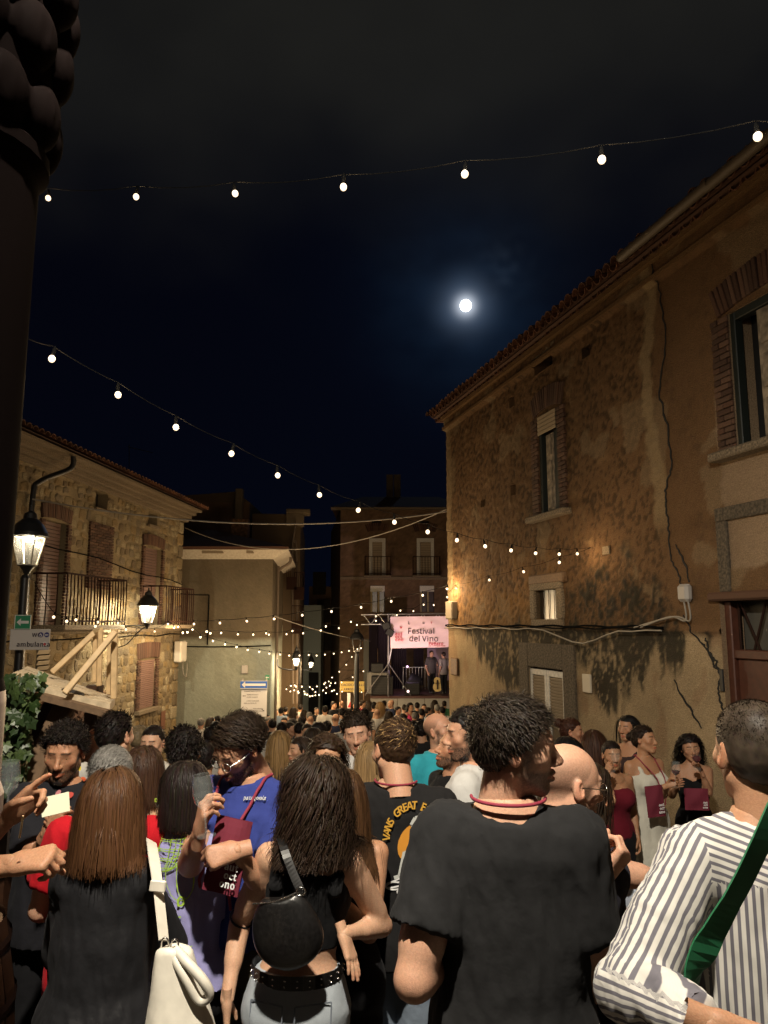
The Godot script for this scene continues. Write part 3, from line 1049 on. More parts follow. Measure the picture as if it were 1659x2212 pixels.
func window_tall(H: Node3D, w: Wall, r: Rect2, roller: bool) -> void:
	var o := sub(H, "tall_window")
	var jamb := 0.24 if roller else 0.26
	for side in 2:
		brick_band(o, w, Rect2(r.position.x - jamb if side == 0 else r.end.x, r.position.y, jamb, r.size.y), false, 0.03 + side * 0.002)
	brick_band(o, w, Rect2(r.position.x - 0.2, r.end.y, r.size.x + 0.4, 0.34), true, 0.034, 0.35)
	slab(o, "sill", w, Rect2(r.position.x - 0.3, r.position.y - 0.09, r.size.x + 0.6, 0.09), 0.14, 0.3, mats["stone_trim"], 0.015)
	var green := mat("green_frame", Color(0.007, 0.011, 0.009), 0.6)
	for f in [Rect2(r.position.x, r.position.y, 0.07, r.size.y), Rect2(r.end.x - 0.07, r.position.y, 0.07, r.size.y), Rect2(r.position.x + 0.07, r.end.y - 0.09, r.size.x - 0.14, 0.09)]:
		slab(o, "frame", w, f, 0.0, 0.1, green, 0.008)
	if roller:
		slatted(o, w, Rect2(r.position.x + 0.02, r.end.y - 0.3, r.size.x - 0.04, 0.3), 0.06, 0.03, mat("old_slat", Color(0.28, 0.22, 0.14), 0.7), 0.1)
	var sh := mat("peeling_shutter", Color(0.40, 0.33, 0.24), 0.8, {"grain": "peel", "gfreq": 0.012, "glo": 0.4, "gscale": 0.9})
	var y1: float = r.end.y - (0.32 if roller else 0.1)
	var sw := r.size.x * 0.36
	var leaf := sub(o, "shutter")
	var x0 := r.position.x + r.size.x * 0.30
	slab(leaf, "board", w, Rect2(x0, r.position.y + 0.05, sw, y1 - r.position.y - 0.05), -0.02, 0.03, sh, 0.004)
	for k in 3:
		var hy := (y1 - r.position.y) / 3.0
		slab(leaf, "panel", w, Rect2(x0 + 0.05, r.position.y + 0.08 + k * hy, sw - 0.1, hy - 0.1), 0.0, 0.02, sh, 0.01)
	slab(o, "dark_shutter", w, Rect2(x0 + sw + 0.01, r.position.y + 0.02, r.end.x - x0 - sw - 0.08, y1 - r.position.y), -0.03, 0.03, green, 0.006)

func crack(H: Node3D, w: Wall, path: Array) -> void:
	var st := tool()
	var n := path.size()
	var line := []
	for k in n - 1:
		for j in 7:
			var t := j / 7.0
			var a: Vector2 = on_wall(w, path[k][0], path[k][1])
			var b: Vector2 = on_wall(w, path[k + 1][0], path[k + 1][1])
			line.append(a.lerp(b, t) + Vector2(rng.randf_range(-0.022, 0.022), rng.randf_range(-0.01, 0.01)))
	for k in line.size() - 1:
		var a: Vector2 = line[k]
		var b: Vector2 = line[k + 1]
		var wd := 0.011 * sin(PI * (k + 1.0) / line.size()) + 0.004 + rng.randf() * 0.012
		var za := wall_look("ochre", a.x, a.y).w
		var zb := wall_look("ochre", b.x, b.y).w
		bar(st, w.at(a.x, a.y, za + 0.004), w.at(b.x, b.y, zb + 0.004), wd, 0.01, w.n)
	build("crack", st, mats["dark_void"], H)

# ---------------------------------------------------------------- the stone house at the left
func make_stone_house() -> void:
	var w := Wall.new(Vector3(-6.1, 0, -22.6), Vector3(-0.092, 0, 0.9958), Vector3(0.9958, 0, 0.092))
	var H := thing("stone_house", "rubble stone house with brick dressed openings and two iron balconies on the left", "building")
	var fw1 := wall_rect(w, 86, 136, 1125, 1346)
	fw1 = Rect2(fw1.position.x, 1.93, fw1.size.x, on_wall(w, 110, 1125).y - 1.93)
	var fw2 := Rect2(on_wall(w, 344, 1270).x, 1.93, 0.0, on_wall(w, 325, 1183).y - 1.93)
	fw2.size.x = on_wall(w, 306, 1270).x - fw2.position.x
	if fw2.size.x < 0: fw2 = Rect2(fw2.end.x, fw2.position.y, -fw2.size.x, fw2.size.y)
	var niche := wall_rect(w, 188, 240, 1131, 1273)
	var a1 := wall_rect(w, 206, 232, 1063, 1100)
	var a2 := wall_rect(w, 320, 339, 1108, 1135)
	var low := wall_rect(w, 299, 331, 1426, 1529)
	var vent := wall_rect(w, 78, 104, 1403, 1449)
	var door := wall_rect(w, 176, 226, 1515, 1640)
	door = Rect2(door.position.x, -1.7, door.size.x, on_wall(w, 200, 1512).y + 1.7)
	var holes := [fw1, fw2, a1, a2, low, vent, door]
	build("wall", wall_sheet(w, Rect2(0, -2.4, 14.5, 7.6), 0.12, holes, "stone", 0.25), mats["plaster"], H)
	var back := tool()
	quad(back, w.at(0, -2.4, -7), w.at(0, -2.4), w.at(0, 5.2), w.at(0, 5.2, -7), Color(0.2, 0.16, 0.1))
	quad(back, w.at(14.5, -2.4), w.at(14.5, -2.4, -7), w.at(14.5, 5.2, -7), w.at(14.5, 5.2), Color(0.2, 0.16, 0.1))
	quad(back, w.at(14.5, -2.4, -7), w.at(0, -2.4, -7), w.at(0, 5.2, -7), w.at(14.5, 5.2, -7), Color(0.2, 0.16, 0.1))
	build("rear_wall", back, mats["plaster"], H)
	dark_backs(H, w, holes, 0.24, true)
	lay_rubble(H, w, Rect2(0.0, -2.2, 14.3, 7.35), holes + [niche], Rect2(0.3, -1.0, 6.6, 2.8), 71)
	# corner stones
	for k in 20:
		var hgt := 0.36
		slab(H, "corner_stone", w, Rect2(0.0, -2.2 + k * hgt, 0.28 if k % 2 else 0.42, hgt - 0.02), 0.055, 0.12, mats["rock%d" % (k % 5)], 0.03)
	# roof with stepped brick cornice
	var roof := sub(H, "roof")
	for q in [[5.02, 0.10, 0.10], [5.12, 0.20, 0.10], [5.22, 0.34, 0.10], [5.31, 0.52, 0.07]]:
		slab(roof, "cornice", w, Rect2(-0.25, q[0], 14.9, q[2]), q[1], q[1] + 0.1, mats["stone_trim"], 0.01)
	var rs := tool()
	quad(rs, w.at(14.6, 5.4, 0.6), w.at(-0.35, 5.4, 0.6), w.at(-0.35, 6.6, -3.5), w.at(14.6, 6.6, -3.5))
	build("deck", rs, mats["tile0"], roof)
	var cm := coppo(0.45, 0.09)
	for k in 72:
		piece("tile", cm, mats["tile%d" % (rng.randi() % 5)], roof, Transform3D(w.basis() * Basis(Vector3(1, 0, 0), 0.28), w.at(-0.3 + k * 0.205, 5.42, 0.66)))
	# french windows with brown roller shutters, balconies
	for q in [fw1, fw2]:
		var o := sub(H, "french_window")
		slatted(o, w, Rect2(q.position.x + 0.03, q.position.y, q.size.x - 0.06, q.size.y), 0.075, -0.1, mats["brownshutter"], 0.12)
		brick_band(o, w, Rect2(q.position.x - 0.14, q.end.y + 0.01, q.size.x + 0.28, 0.3), true, 0.07, 0.2)
		for sd in 2:
			brick_band(o, w, Rect2(q.position.x - 0.16 if sd == 0 else q.end.x, q.position.y, 0.16, q.size.y), false, 0.068)
	balcony(H, w, on_wall(w, 206, 1330).x, on_wall(w, 66, 1330).x, 1.93, 0.7, 1.0, mats["rust_iron"], mats["stone_trim"], 0.14)
	balcony(H, w, on_wall(w, 366, 1310).x, on_wall(w, 302, 1310).x, 1.93, 0.7, 1.0, mats["rust_iron"], mats["stone_trim"], 0.15)
	# bricked-up window
	brick_band(sub(H, "blocked_window"), w, niche, false, 0.055)
	for q in [a1, a2]:
		slab(H, "attic_sill", w, Rect2(q.position.x - 0.08, q.position.y - 0.07, q.size.x + 0.16, 0.07), 0.09, 0.16, mats["stone_trim"])
	# lower window with brick surround, roller shutter and stone sill
	var lw := sub(H, "lower_window")
	brick_band(lw, w, Rect2(low.position.x - 0.22, low.position.y, 0.2, low.size.y + 0.02), false, 0.07)
	brick_band(lw, w, Rect2(low.end.x + 0.02, low.position.y, 0.2, low.size.y + 0.02), false, 0.07)
	brick_band(lw, w, Rect2(low.position.x - 0.22, low.end.y + 0.03, low.size.x + 0.44, 0.42), true, 0.072, 0.12)
	slatted(lw, w, low, 0.05, 0.0, mat("mauve_slat", Color(0.20, 0.12, 0.10), 0.55), 0.25)
	slab(lw, "sill", w, Rect2(low.position.x - 0.2, low.position.y - 0.12, low.size.x + 0.4, 0.11), 0.14, 0.2, mats["stone_trim"], 0.012)
	var vw := sub(H, "louvre_window")
	slatted(vw, w, vent, 0.09, 0.02, mat("pale_slat", Color(0.36, 0.31, 0.23), 0.7), 0.5)
	# plank door with a lattice light and an arch of bricks beside it
	var dd := sub(H, "plank_door")
	var wd := mat("door_wood", Color(0.26, 0.16, 0.08), 0.7, {"grain": "pine", "glo": 0.5, "gscale": 2.0})
	for k in 3:
		slab(dd, "stile", w, Rect2(door.position.x + k * (door.size.x - 0.1) * 0.5, door.position.y, 0.1, door.size.y), -0.04, 0.06, wd)
	for k in 4:
		slab(dd, "rail", w, Rect2(door.position.x + 0.1, door.end.y - 0.12 - k * 0.5, door.size.x - 0.2, 0.1), -0.045, 0.06, wd)
	for k in 8:
		var st := tool()
		var fx := door.position.x + 0.12 + (k % 4) * door.size.x * 0.22
		for j in 3:
			var ring := []
			for m in 13:
				ring.append(w.at(fx + 0.07 + 0.07 * cos(m * TAU / 12), door.end.y - 0.25 - j * 0.14 - (k / 4) * 0.5 + 0.06 * sin(m * TAU / 12), -0.06))
			tube(st, ring, 0.009, 4, Color.WHITE, false)
		build("scroll", st, wd, dd)
	slab(dd, "lintel", w, Rect2(door.position.x - 0.2, door.end.y + 0.005, door.size.x + 0.4, 0.16), 0.09, 0.3, mats["oldwood"], 0.02)
	var arch := sub(H, "brick_arch")
	var ac := on_wall(w, 120, 1600)
	var bm := box_mesh(Vector3(0.1, 0.3, 0.16), 0.012)
	for k in 19:
		var a := PI * k / 18.0
		for ring in 2:
			var rr := 0.85 + ring * 0.32
			piece("brick", bm, mats["brick%d" % (rng.randi() % 5)], arch, Transform3D(w.basis() * Basis(Vector3(0, 0, 1), (a - PI / 2) * signf(w.basis().x.dot(w.e))), w.at(ac.x + cos(a) * rr, ac.y - 0.3 + sin(a) * rr, 0.02 + ring * 0.01)))
	# slot-like recess in the stone at the right of the lower window
	slab(H, "recess_plate", w, Rect2(0.9, -0.95, 0.28, 0.5), 0.06, 0.02, mat("brown_plate", Color(0.14, 0.06, 0.035), 0.6), 0.004)
	slab(H, "string_course", w, Rect2(0, 1.74, 14.5, 0.13), 0.09, 0.14, mats["stone_trim"], 0.02)
	# drain pipe swan neck at the roof
	var dp := tool()
	var d0 := on_wall(w, 60, 1050)
	tube(dp, smooth_path([w.at(on_wall(w, 103, 968).x, 5.3, 0.55), w.at(on_wall(w, 103, 980).x, 5.05, 0.5), w.at(d0.x - 0.1, 4.7, 0.2), w.at(d0.x, 4.4, 0.12), w.at(d0.x, 3.0, 0.12), w.at(d0.x, -1.2, 0.12)]), 0.055, 8)
	build("drain_pipe", dp, mats["iron"], H)
	var cb := tool()
	var pts := []
	for j in 16: pts.append(w.at(0.1 + j * 0.9, 3.1 + 0.04 * sin(j * 1.3) + 0.05 * j, 0.1))
	tube(cb, pts, 0.014, 5)
	pts = []
	for j in 16: pts.append(w.at(0.1 + j * 0.9, 1.65 + 0.03 * sin(j * 2.3), 0.12))
	tube(cb, pts, 0.014, 5)
	build("cable", cb, mats["cable"], H)
	var bx := thing("service_box", "white electricity box on the far corner of the rubble stone house", "box")
	slab(bx, "case", w, Rect2(-0.02, 0.85, 0.5, 0.6), 0.28, 0.22, mat("box_white", Color(0.5, 0.48, 0.43), 0.5), 0.03)
	var lo := tool()
	tube(lo, smooth_path([w.at(0.1, 0.86, 0.2), w.at(0.05, 0.5, 0.22), w.at(-0.2, 0.42, 0.22), w.at(-0.3, 0.8, 0.2)]), 0.014, 6)
	build("cable", lo, mats["pale_cable"], bx)

# ---------------------------------------------------------------- the grey stuccoed house beyond it
func make_grey_house() -> void:
	var c := Vector3(-3.54, 0, -24.0)
	var w := Wall.new(c, Vector3(-1, 0, 0), Vector3(0, 0, 1))
	var sd := Vector3(-0.0855, 0, -0.9963)
	var w2 := Wall.new(c, sd, Vector3(0.9963, 0, -0.0855))
	var H := thing("grey_house", "grey stuccoed house with a white plaster cornice beyond the stone house", "building")
	var top := on_wall(w, 500, 1208).y
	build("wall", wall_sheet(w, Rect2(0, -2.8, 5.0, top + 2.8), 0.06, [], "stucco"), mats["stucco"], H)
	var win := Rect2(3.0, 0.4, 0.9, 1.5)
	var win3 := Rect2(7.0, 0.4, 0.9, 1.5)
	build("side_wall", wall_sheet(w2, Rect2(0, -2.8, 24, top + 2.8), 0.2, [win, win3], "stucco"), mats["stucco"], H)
	dark_backs(H, w2, [win, win3], 0.25, true)
	# sloped white cove under the roof edge
	var roof := sub(H, "roof")
	var out := 0.55
	var hi := on_wall(w, 500, 1192).y
	hi = top + 0.26
	var cs := tool()
	var a0 := w.at(0, top)
	var b0 := w.at(5.0, top)
	var ac := c + Vector3(0, hi, 0) + (w.n + w2.n) * out
	quad(cs, b0, a0, ac, b0 + w.n * out + Vector3(0, hi - top, 0), Color.WHITE)
	quad(cs, a0, w2.at(24, top), w2.at(24, hi, out), ac, Color.WHITE)
	build("cornice", cs, mats["cornice_white"], roof)
	var ts := tool()
	quad(ts, ac + Vector3(0, 0.0, 0), ac + Vector3(0, 0.1, 0), w.at(5.0, hi + 0.1, out), w.at(5.0, hi, out))
	quad(ts, ac, w2.at(24, hi, out), w2.at(24, hi + 0.1, out), ac + Vector3(0, 0.1, 0))
	quad(ts, ac + Vector3(0, 0.1, 0), w2.at(24, hi + 0.1, out), w2.at(24, hi + 1.0, -2.6), c + Vector3(-2.6, hi + 1.0, -2.6))
	quad(ts, w.at(5.0, hi + 0.1, out), ac + Vector3(0, 0.1, 0), c + Vector3(-2.6, hi + 1.0, -2.6), w.at(5.0, hi + 1.0, -2.6))
	build("deck", ts, mats["tile0"], roof)
	for q in [[0.55, 0.25], [1.5, 0.7], [3.2, 0.35]]:
		# fallen plaster patches in the cove
		var ps := tool()
		var m := (a0 + b0) * 0.5
		var f0 := w.at(q[0], lerpf(top, hi, 0.55), out * 0.55 + 0.01)
		quad(ps, w.at(q[0] + q[1], lerpf(top, hi, 0.6), out * 0.6 + 0.006), w.at(q[0], lerpf(top, hi, 0.6), out * 0.6 + 0.006), w.at(q[0] + 0.02, lerpf(top, hi, 0.85), out * 0.85 + 0.006), w.at(q[0] + q[1] - 0.03, lerpf(top, hi, 0.9), out * 0.9 + 0.006))
		build("bare_patch", ps, mats["stone_trim"], roof)
	var gp := tool()
	tube(gp, smooth_path([w2.at(1.6, hi - 0.05, 0.5), w2.at(1.62, hi - 0.25, 0.45), w2.at(1.65, top - 0.25, 0.1), w2.at(1.65, top - 0.6, 0.08), w2.at(1.65, -2.2, 0.08)]), 0.05, 8)
	build("drain_pipe", gp, mat("pale_pipe", Color(0.12, 0.09, 0.065), 0.7), roof)
	# post with the road sign and boards is built with the signs; small grey box on the wall
	var gb := wall_rect(w, 526, 536, 1441, 1455)
	slab(H, "meter_case", w, Rect2(gb.position.x, gb.position.y, 0.2, 0.26), 0.1, 0.1, mats["plastic_grey"], 0.02)
	var cb := tool()
	tube(cb, sag(w.at(0, 1.28, 0.1), w.at(4.0, 1.32, 0.1), 0.06), 0.018, 5)
	tube(cb, [w.at(2.0, 2.85, 0.05), w.at(2.0, 1.3, 0.05)], 0.022, 5)
	tube(cb, sag(w.at(2.0, 2.85, 0.05), w.at(3.4, 2.95, 0.05), 0.03), 0.014, 5)
	build("cable", cb, mats["cable"], H)
	# the taller house behind, with its chimney
	var T := thing("tall_house", "tall dark house with two chimneys behind the grey stuccoed house", "building")
	var tw := Wall.new(Vector3(-5.0, 0, -31.0), Vector3(-1, 0, 0), Vector3(0, 0, 1))
	var ty := on_wall(tw, 560, 1085).y
	build("wall", wall_sheet(tw, Rect2(0.6, 2.0, 6.5, ty - 2.0), 0.25, [], "brickwork"), mats["stucco"], T)
	var gs := tool()
	var apex := on_wall(tw, 508, 1062)
	quad(gs, tw.at(7.1, ty), tw.at(0.6, ty), tw.at(apex.x, apex.y), tw.at(apex.x, apex.y), Color(0.16, 0.115, 0.075))
	quad(gs, tw.at(0.6, 2.0), tw.at(0.6, 2.0, -8), tw.at(0.6, ty, -8), tw.at(0.6, ty), Color(0.16, 0.115, 0.075))
	build("gable", gs, mats["stucco"], T)
	var chs := tool()
	box(chs, Vector3(pt(519, 1150, 27.5).x, pt(519, 1150, 27.5).y, -27.5), Vector3(0.62, 0.95, 0.5), Basis.IDENTITY, Color.WHITE, 0.02)
	build("chimney", chs, mat("chimney_rust", Color(0.24, 0.12, 0.055), 0.9, {"grain": "peel", "glo": 0.45}), T)
	var ch2 := tool()
	box(ch2, pt(517, 1090, 30.8), Vector3(0.3, 1.3, 0.3), Basis.IDENTITY, Color.WHITE, 0.01)
	build("chimney", ch2, mats["stone_trim"], T)
	# antennas
	var an := thing("roof_antenna", "thin television antenna above the stone house roof", "antenna")
	var as_ := tool()
	tube(as_, [pt(279, 1010, 24), pt(279, 960, 24)], 0.012, 5)
	tube(as_, [pt(276, 965, 24), pt(330, 978, 24)], 0.01, 5)
	build("mast", as_, mats["iron"], an)

# ---------------------------------------------------------------- houses down the alley
func make_alley() -> void:
	# pale stone side with a broken cornice, left of the alley
	var A := thing("alley_house", "narrow house with a pale pilaster and drain pipes at the left of the alley", "building")
	var st := tool()
	var bs := Basis(Vector3.UP, 0.0855)
	var top := pt(632, 1110, 31.0).y
	box(st, Vector3(-4.9, (top - 3.0) * 0.5, -36.0), Vector3(2.0, top + 3.0, 10.0), bs, Color(0.17, 0.125, 0.08))
	build("wall", st, mats["stucco"], A)
	var cs := tool()
	box(cs, Vector3(-3.72, top - 0.25, -31.2), Vector3(0.75, 0.5, 0.6), bs, Color(0.28, 0.22, 0.15), 0.03)
	box(cs, Vector3(-3.6, top + 0.1, -31.3), Vector3(1.0, 0.2, 0.8), bs, Color(0.28, 0.22, 0.15), 0.03)
	build("cornice", cs, mats["stucco"], A)
	for k in 2:
		var ps := tool()
		tube(ps, smooth_path([pt(640 - k * 3, 1125 + k * 20, 30.5), pt(634, 1160 + k * 10, 30.6), pt(632 + k * 9, 1200, 30.6), pt(633 + k * 8, 1520, 30.6)]), 0.045, 6)
		build("drain_pipe", ps, mats["pale_pipe"], A)
	for q in [[629, 1222, 1260], [645, 1252, 1282], [640, 1320, 1355]]:
		var o := sub(A, "balcony")
		var a := pt(q[0] - 10, q[2], 30.3)
		var b := pt(q[0] + 12, q[2], 30.3)
		var up := Vector3(0, 0.85, 0)
		var rl := tool()
		bar(rl, a + up, b + up, 0.03, 0.03)
		bar(rl, a, b, 0.08, 0.5)
		build("rail", rl, mats["rust_iron"], o)
		for k in 6:
			var bl := tool()
			var p := a.lerp(b, k / 5.0)
			tube(bl, [p, p + up], 0.01, 4)
			build("baluster", bl, mats["rust_iron"], o)
	# the lit end of the alley
	var E := thing("alley_end_house", "small pale house lit at the end of the alley", "building")
	var es := tool()
	box(es, pt(668, 1440, 44) + Vector3(0, 0, -1), Vector3(1.3, 7.0, 2.0), Basis.IDENTITY, Color(0.42, 0.46, 0.42))
	build("wall", es, mats["stucco"], E)
	var ed := tool()
	box(ed, pt(677, 1500, 43) , Vector3(0.5, 2.4, 0.3), Basis.IDENTITY, Color(0.02, 0.02, 0.02))
	build("door", ed, mats["stucco"], E)
	var R := thing("alley_brick_house", "brick house with an arched doorway closing the alley", "building")
	var rs := tool()
	box(rs, pt(700, 1440, 48) + Vector3(0.3, 0.5, -1), Vector3(2.6, 9.0, 2.0), Basis.IDENTITY, Color(0.16, 0.10, 0.065))
	build("wall", rs, mats["stucco"], R)
	var ds := tool()
	box(ds, pt(702, 1545, 46.9), Vector3(0.85, 1.8, 0.1), Basis.IDENTITY, Color(0.015, 0.015, 0.017))
	var half := []
	lathe(ds, [Vector2(0, 0.05), Vector2(0.425, 0.05), Vector2(0.425, -0.05), Vector2(0, -0.05)], 20, Transform3D(Basis(Vector3(1, 0, 0), PI / 2), pt(702, 1545, 46.9) + Vector3(0, 0.9, 0)), Color(0.015, 0.015, 0.017))
	build("arched_door", ds, mats["stucco"], R)
	for k in 3:
		var wd := sub(R, "window")
		var ws := tool()
		box(ws, pt(690 + 9 * k, 1260 + 60 * k, 46.95), Vector3(0.8, 1.4, 0.1), Basis.IDENTITY, Color(0.03, 0.025, 0.022))
		build("shutter", ws, mats["stucco"], wd)

# ---------------------------------------------------------------- the three-storey house behind the stage
func make_far_house() -> void:
	var zf := -39.0
	var x0 := pt(734, 1346, 39).x
	var w := Wall.new(Vector3(x0, 0, zf), Vector3(1, 0, 0), Vector3(0, 0, 1))
	var H := thing("far_house", "three storey brick house with iron balconies behind the stage", "building")
	var top := on_wall(w, 850, 1100).y
	var u1 := wall_rect(w, 799, 831, 1171, 1244)
	var u2 := wall_rect(w, 902, 936, 1171, 1244)
	var m1 := wall_rect(w, 800, 831, 1278, 1322)
	var m2 := wall_rect(w, 907, 938, 1278, 1322)
	var a1 := wall_rect(w, 803, 824, 1125, 1136)
	var a2 := wall_rect(w, 906, 927, 1125, 1136)
	var holes := [u1, u2, m1, m2, a1, a2]
	build("wall", wall_sheet(w, Rect2(0, -4, 6.4, top + 4), 0.11, holes, "brickwork", 0.2), mats["stucco"], H)
	var sh := tool()
	quad(sh, w.at(0, -4, -10) + Vector3(-1.2, 0, 0), w.at(0, -4), w.at(0, top), w.at(0, top, -10) + Vector3(-1.2, 0, 0), Color(0.15, 0.1, 0.065))
	quad(sh, w.at(6.4, -4), w.at(6.4, -4, -10), w.at(6.4, top, -10), w.at(6.4, top), Color(0.15, 0.1, 0.065))
	build("side_wall", sh, mats["stucco"], H)
	dark_backs(H, w, holes, 0.19, false)
	var roof := sub(H, "roof")
	slab(roof, "cornice", w, Rect2(-0.5, top - 0.05, 7.2, 0.12), 0.35, 0.45, mats["stone_trim"], 0.02)
	var rs := tool()
	quad(rs, w.at(-0.5, top + 0.07, 0.4), w.at(6.7, top + 0.07, 0.4), w.at(5.5, top + 1.5, -5), w.at(1.0, top + 1.5, -5))
	quad(rs, w.at(-0.5, top + 0.07, -10), w.at(-0.5, top + 0.07, 0.4), w.at(1.0, top + 1.5, -5), w.at(1.0, top + 1.5, -5))
	build("deck", rs, mats["tile0"], roof)
	for q in [842, 858]:
		var cs := tool()
		box(cs, pt(q, 1062, 44), Vector3(0.4, 2.0, 0.4), Basis.IDENTITY, Color.WHITE, 0.02)
		build("chimney", cs, mats["stone_trim"], roof)
	slab(H, "string_course", w, Rect2(0, on_wall(w, 850, 1249).y - 0.08, 6.4, 0.16), 0.08, 0.15, mats["stone_trim"], 0.01)
	for q in [u1, u2]:
		var o := sub(H, "french_window")
		for f in [Rect2(q.position.x - 0.04, q.position.y, 0.17, q.size.y), Rect2(q.end.x - 0.13, q.position.y, 0.17, q.size.y), Rect2(q.position.x - 0.04, q.end.y, q.size.x + 0.08, 0.2)]:
			slab(o, "white_frame", w, f, 0.06, 0.16, mats["white_paint"], 0.01)
		slatted(o, w, Rect2(q.position.x + 0.13, q.position.y, q.size.x - 0.26, q.size.y), 0.085, -0.05, mat("tan_slat", Color(0.26, 0.20, 0.13), 0.6), 0.15)
		brick_band(o, w, Rect2(q.position.x - 0.2, q.end.y + 0.5, q.size.x + 0.4, 0.42), true, 0.04, 0.4, Vector2(0.24, 0.09))
		balcony(H, w, q.position.x - 0.25, q.end.x + 0.3, q.position.y, 0.55, 0.95, mats["rust_iron"], mats["stone_trim"], 0.15)
	for q in [m1, m2]:
		var o := sub(H, "window")
		slab(o, "pale_lintel", w, Rect2(q.position.x, q.end.y, q.size.x, 0.3), 0.05, 0.12, mats["white_paint"], 0.01)
		for k in 2:
			slab(o, "sash", w, Rect2(q.position.x + k * q.size.x * 0.5, q.position.y, 0.1, q.size.y), -0.04, 0.06, mat("yellow_sash", Color(0.26, 0.2, 0.1), 0.6), 0.005)
			slab(o, "pane", w, Rect2(q.position.x + k * q.size.x * 0.5 + 0.11, q.position.y, q.size.x * 0.5 - 0.14, q.size.y), -0.08, 0.01, mat("violet_pane", Color(0.05, 0.035, 0.045), 0.2), 0.0)
	# ground floor at the left of the stage: stone, shuttered door, awning
	var gf := sub(H, "side_door")
	slab(gf, "door", w, wall_rect(w, 785, 797, 1380, 1490), 0.04, 0.08, mat("grey_green", Color(0.11, 0.1, 0.075), 0.6), 0.01)

# ---------------------------------------------------------------- the stage with its banner
func make_stage() -> void:
	var z := -33.0
	var f := func(px, py, d := 33.0): return pt(px, py, d)
	var deck: Vector3 = f.call(800, 1503)
	var right := 5.2
	var S := thing("concert_stage", "small concert stage with dark drapes and a white skirt in front of the far house", "stage")
	var st := tool()
	box(st, Vector3((deck.x + right) * 0.5, deck.y - 0.06, -35.2), Vector3(right - deck.x, 0.12, 4.6), Basis.IDENTITY, Color.WHITE, 0.01)
	build("deck", st, mat("stage_floor", Color(0.09, 0.04, 0.035), 0.5), S)
	for k in 5:
		var sk := tool()
		var wd := (right - deck.x) / 5.0
		box(sk, Vector3(deck.x + wd * (k + 0.5), deck.y - 1.25, -32.86), Vector3(wd - 0.015, 2.3, 0.04), Basis.IDENTITY, Color.WHITE, 0.008)
		build("skirt_panel", sk, mat("stage_skirt", Color(0.30, 0.29, 0.27), 0.8), S)
	# truss: two chords and diagonals
	var tl: Vector3 = f.call(785, 1328)
	var tr: Vector3 = f.call(978, 1325)
	var drop := 0.42
	for q in 2:
		var cs := tool()
		tube(cs, [tl - Vector3(0.1, drop * q, 0), tr - Vector3(0, drop * q, 0)], 0.03, 8)
		tube(cs, [tl - Vector3(0.1, drop * q, 0.35), tr - Vector3(0, drop * q, 0.35)], 0.03, 8)
		build("truss_chord", cs, mats["alu"], S)
	for k in 12:
		var ds := tool()
		var a := tl.lerp(tr, k / 12.0)
		var b := tl.lerp(tr, (k + 1) / 12.0)
		tube(ds, [a - Vector3(0, drop * (k % 2), 0), b - Vector3(0, drop * ((k + 1) % 2), 0)], 0.016, 6)
		build("truss_brace", ds, mats["alu"], S)
	# lifting tower with tripod legs
	var tw := sub(S, "lifting_tower")
	var tp: Vector3 = f.call(839, 1350)
	var tb: Vector3 = f.call(838, 1492)
	var ms := tool()
	tube(ms, [tp + Vector3(0, 0.5, 0), Vector3(tp.x, deck.y, tp.z)], 0.045, 8)
	build("mast", ms, mat("tower_metal", Color(0.2, 0.19, 0.2), 0.4, {"metal": 0.6}), tw)
	for q in [[-1.0, 0.0], [0.95, 0.0], [0.0, 0.9]]:
		var ls := tool()
		tube(ls, [Vector3(tp.x, deck.y + 1.35, tp.z), Vector3(tp.x + q[0], deck.y + 0.02, tp.z + q[1] * 0.8)], 0.03, 6)
		build("leg", ls, mats["tower_metal"], tw)
	var brc := tool()
	tube(brc, [Vector3(tp.x, deck.y + 1.3, tp.z), f.call(846, 1400)], 0.03, 6)
	build("brace", brc, mat("brace_white", Color(0.5, 0.5, 0.5), 0.5), tw)
	# drapes: pleated cloth
	for q in [[797, 815, 1336, 1495, 35.6], [817, 842, 1336, 1492, 35.8], [845, 878, 1402, 1490, 36.4], [893, 915, 1402, 1480, 36.8], [800, 880, 1334, 1400, 36.6]]:
		var ds := tool()
		var n := 14
		for k in n:
			var x1 := lerpf(q[0], q[1], float(k) / n)
			var x2 := lerpf(q[0], q[1], float(k + 1) / n)
			var d1: float = q[4] + 0.09 * (k % 2)
			var d2: float = q[4] + 0.09 * ((k + 1) % 2)
			quad(ds, f.call(x1, q[3], d1), f.call(x2, q[3], d2), f.call(x2, q[2], d2), f.call(x1, q[2], d1))
		build("drape", ds, mat("violet_drape", Color(0.035, 0.022, 0.035), 0.8), S)
	var wall_cloth := tool()
	quad(wall_cloth, f.call(923, 1470, 36.9), f.call(975, 1470, 36.9), f.call(975, 1398, 36.9), f.call(923, 1398, 36.9))
	build("backcloth", wall_cloth, mat("lilac_cloth", Color(0.30, 0.22, 0.30), 0.8), S)
	# metal barrier behind
	var br := sub(S, "barrier")
	var b0: Vector3 = f.call(871, 1493, 36.2)
	var b1: Vector3 = f.call(925, 1493, 36.2)
	var brl := tool()
	tube(brl, [b0, b0 + Vector3(0, 1.1, 0), b1 + Vector3(0, 1.1, 0), b1], 0.025, 6)
	build("rail", brl, mats["alu"], br)
	for k in 7:
		var p := b0.lerp(b1, (k + 1) / 8.0)
		var bb := tool()
		tube(bb, [p, p + Vector3(0, 1.1, 0)], 0.016, 5)
		build("bar", bb, mats["alu"], br)
	# the banner with its lettering
	var B := thing("festival_banner", "pink white festival banner with black lettering hung from the stage truss", "banner")
	var q0: Vector3 = f.call(843.5, 1400.5, 32.8)
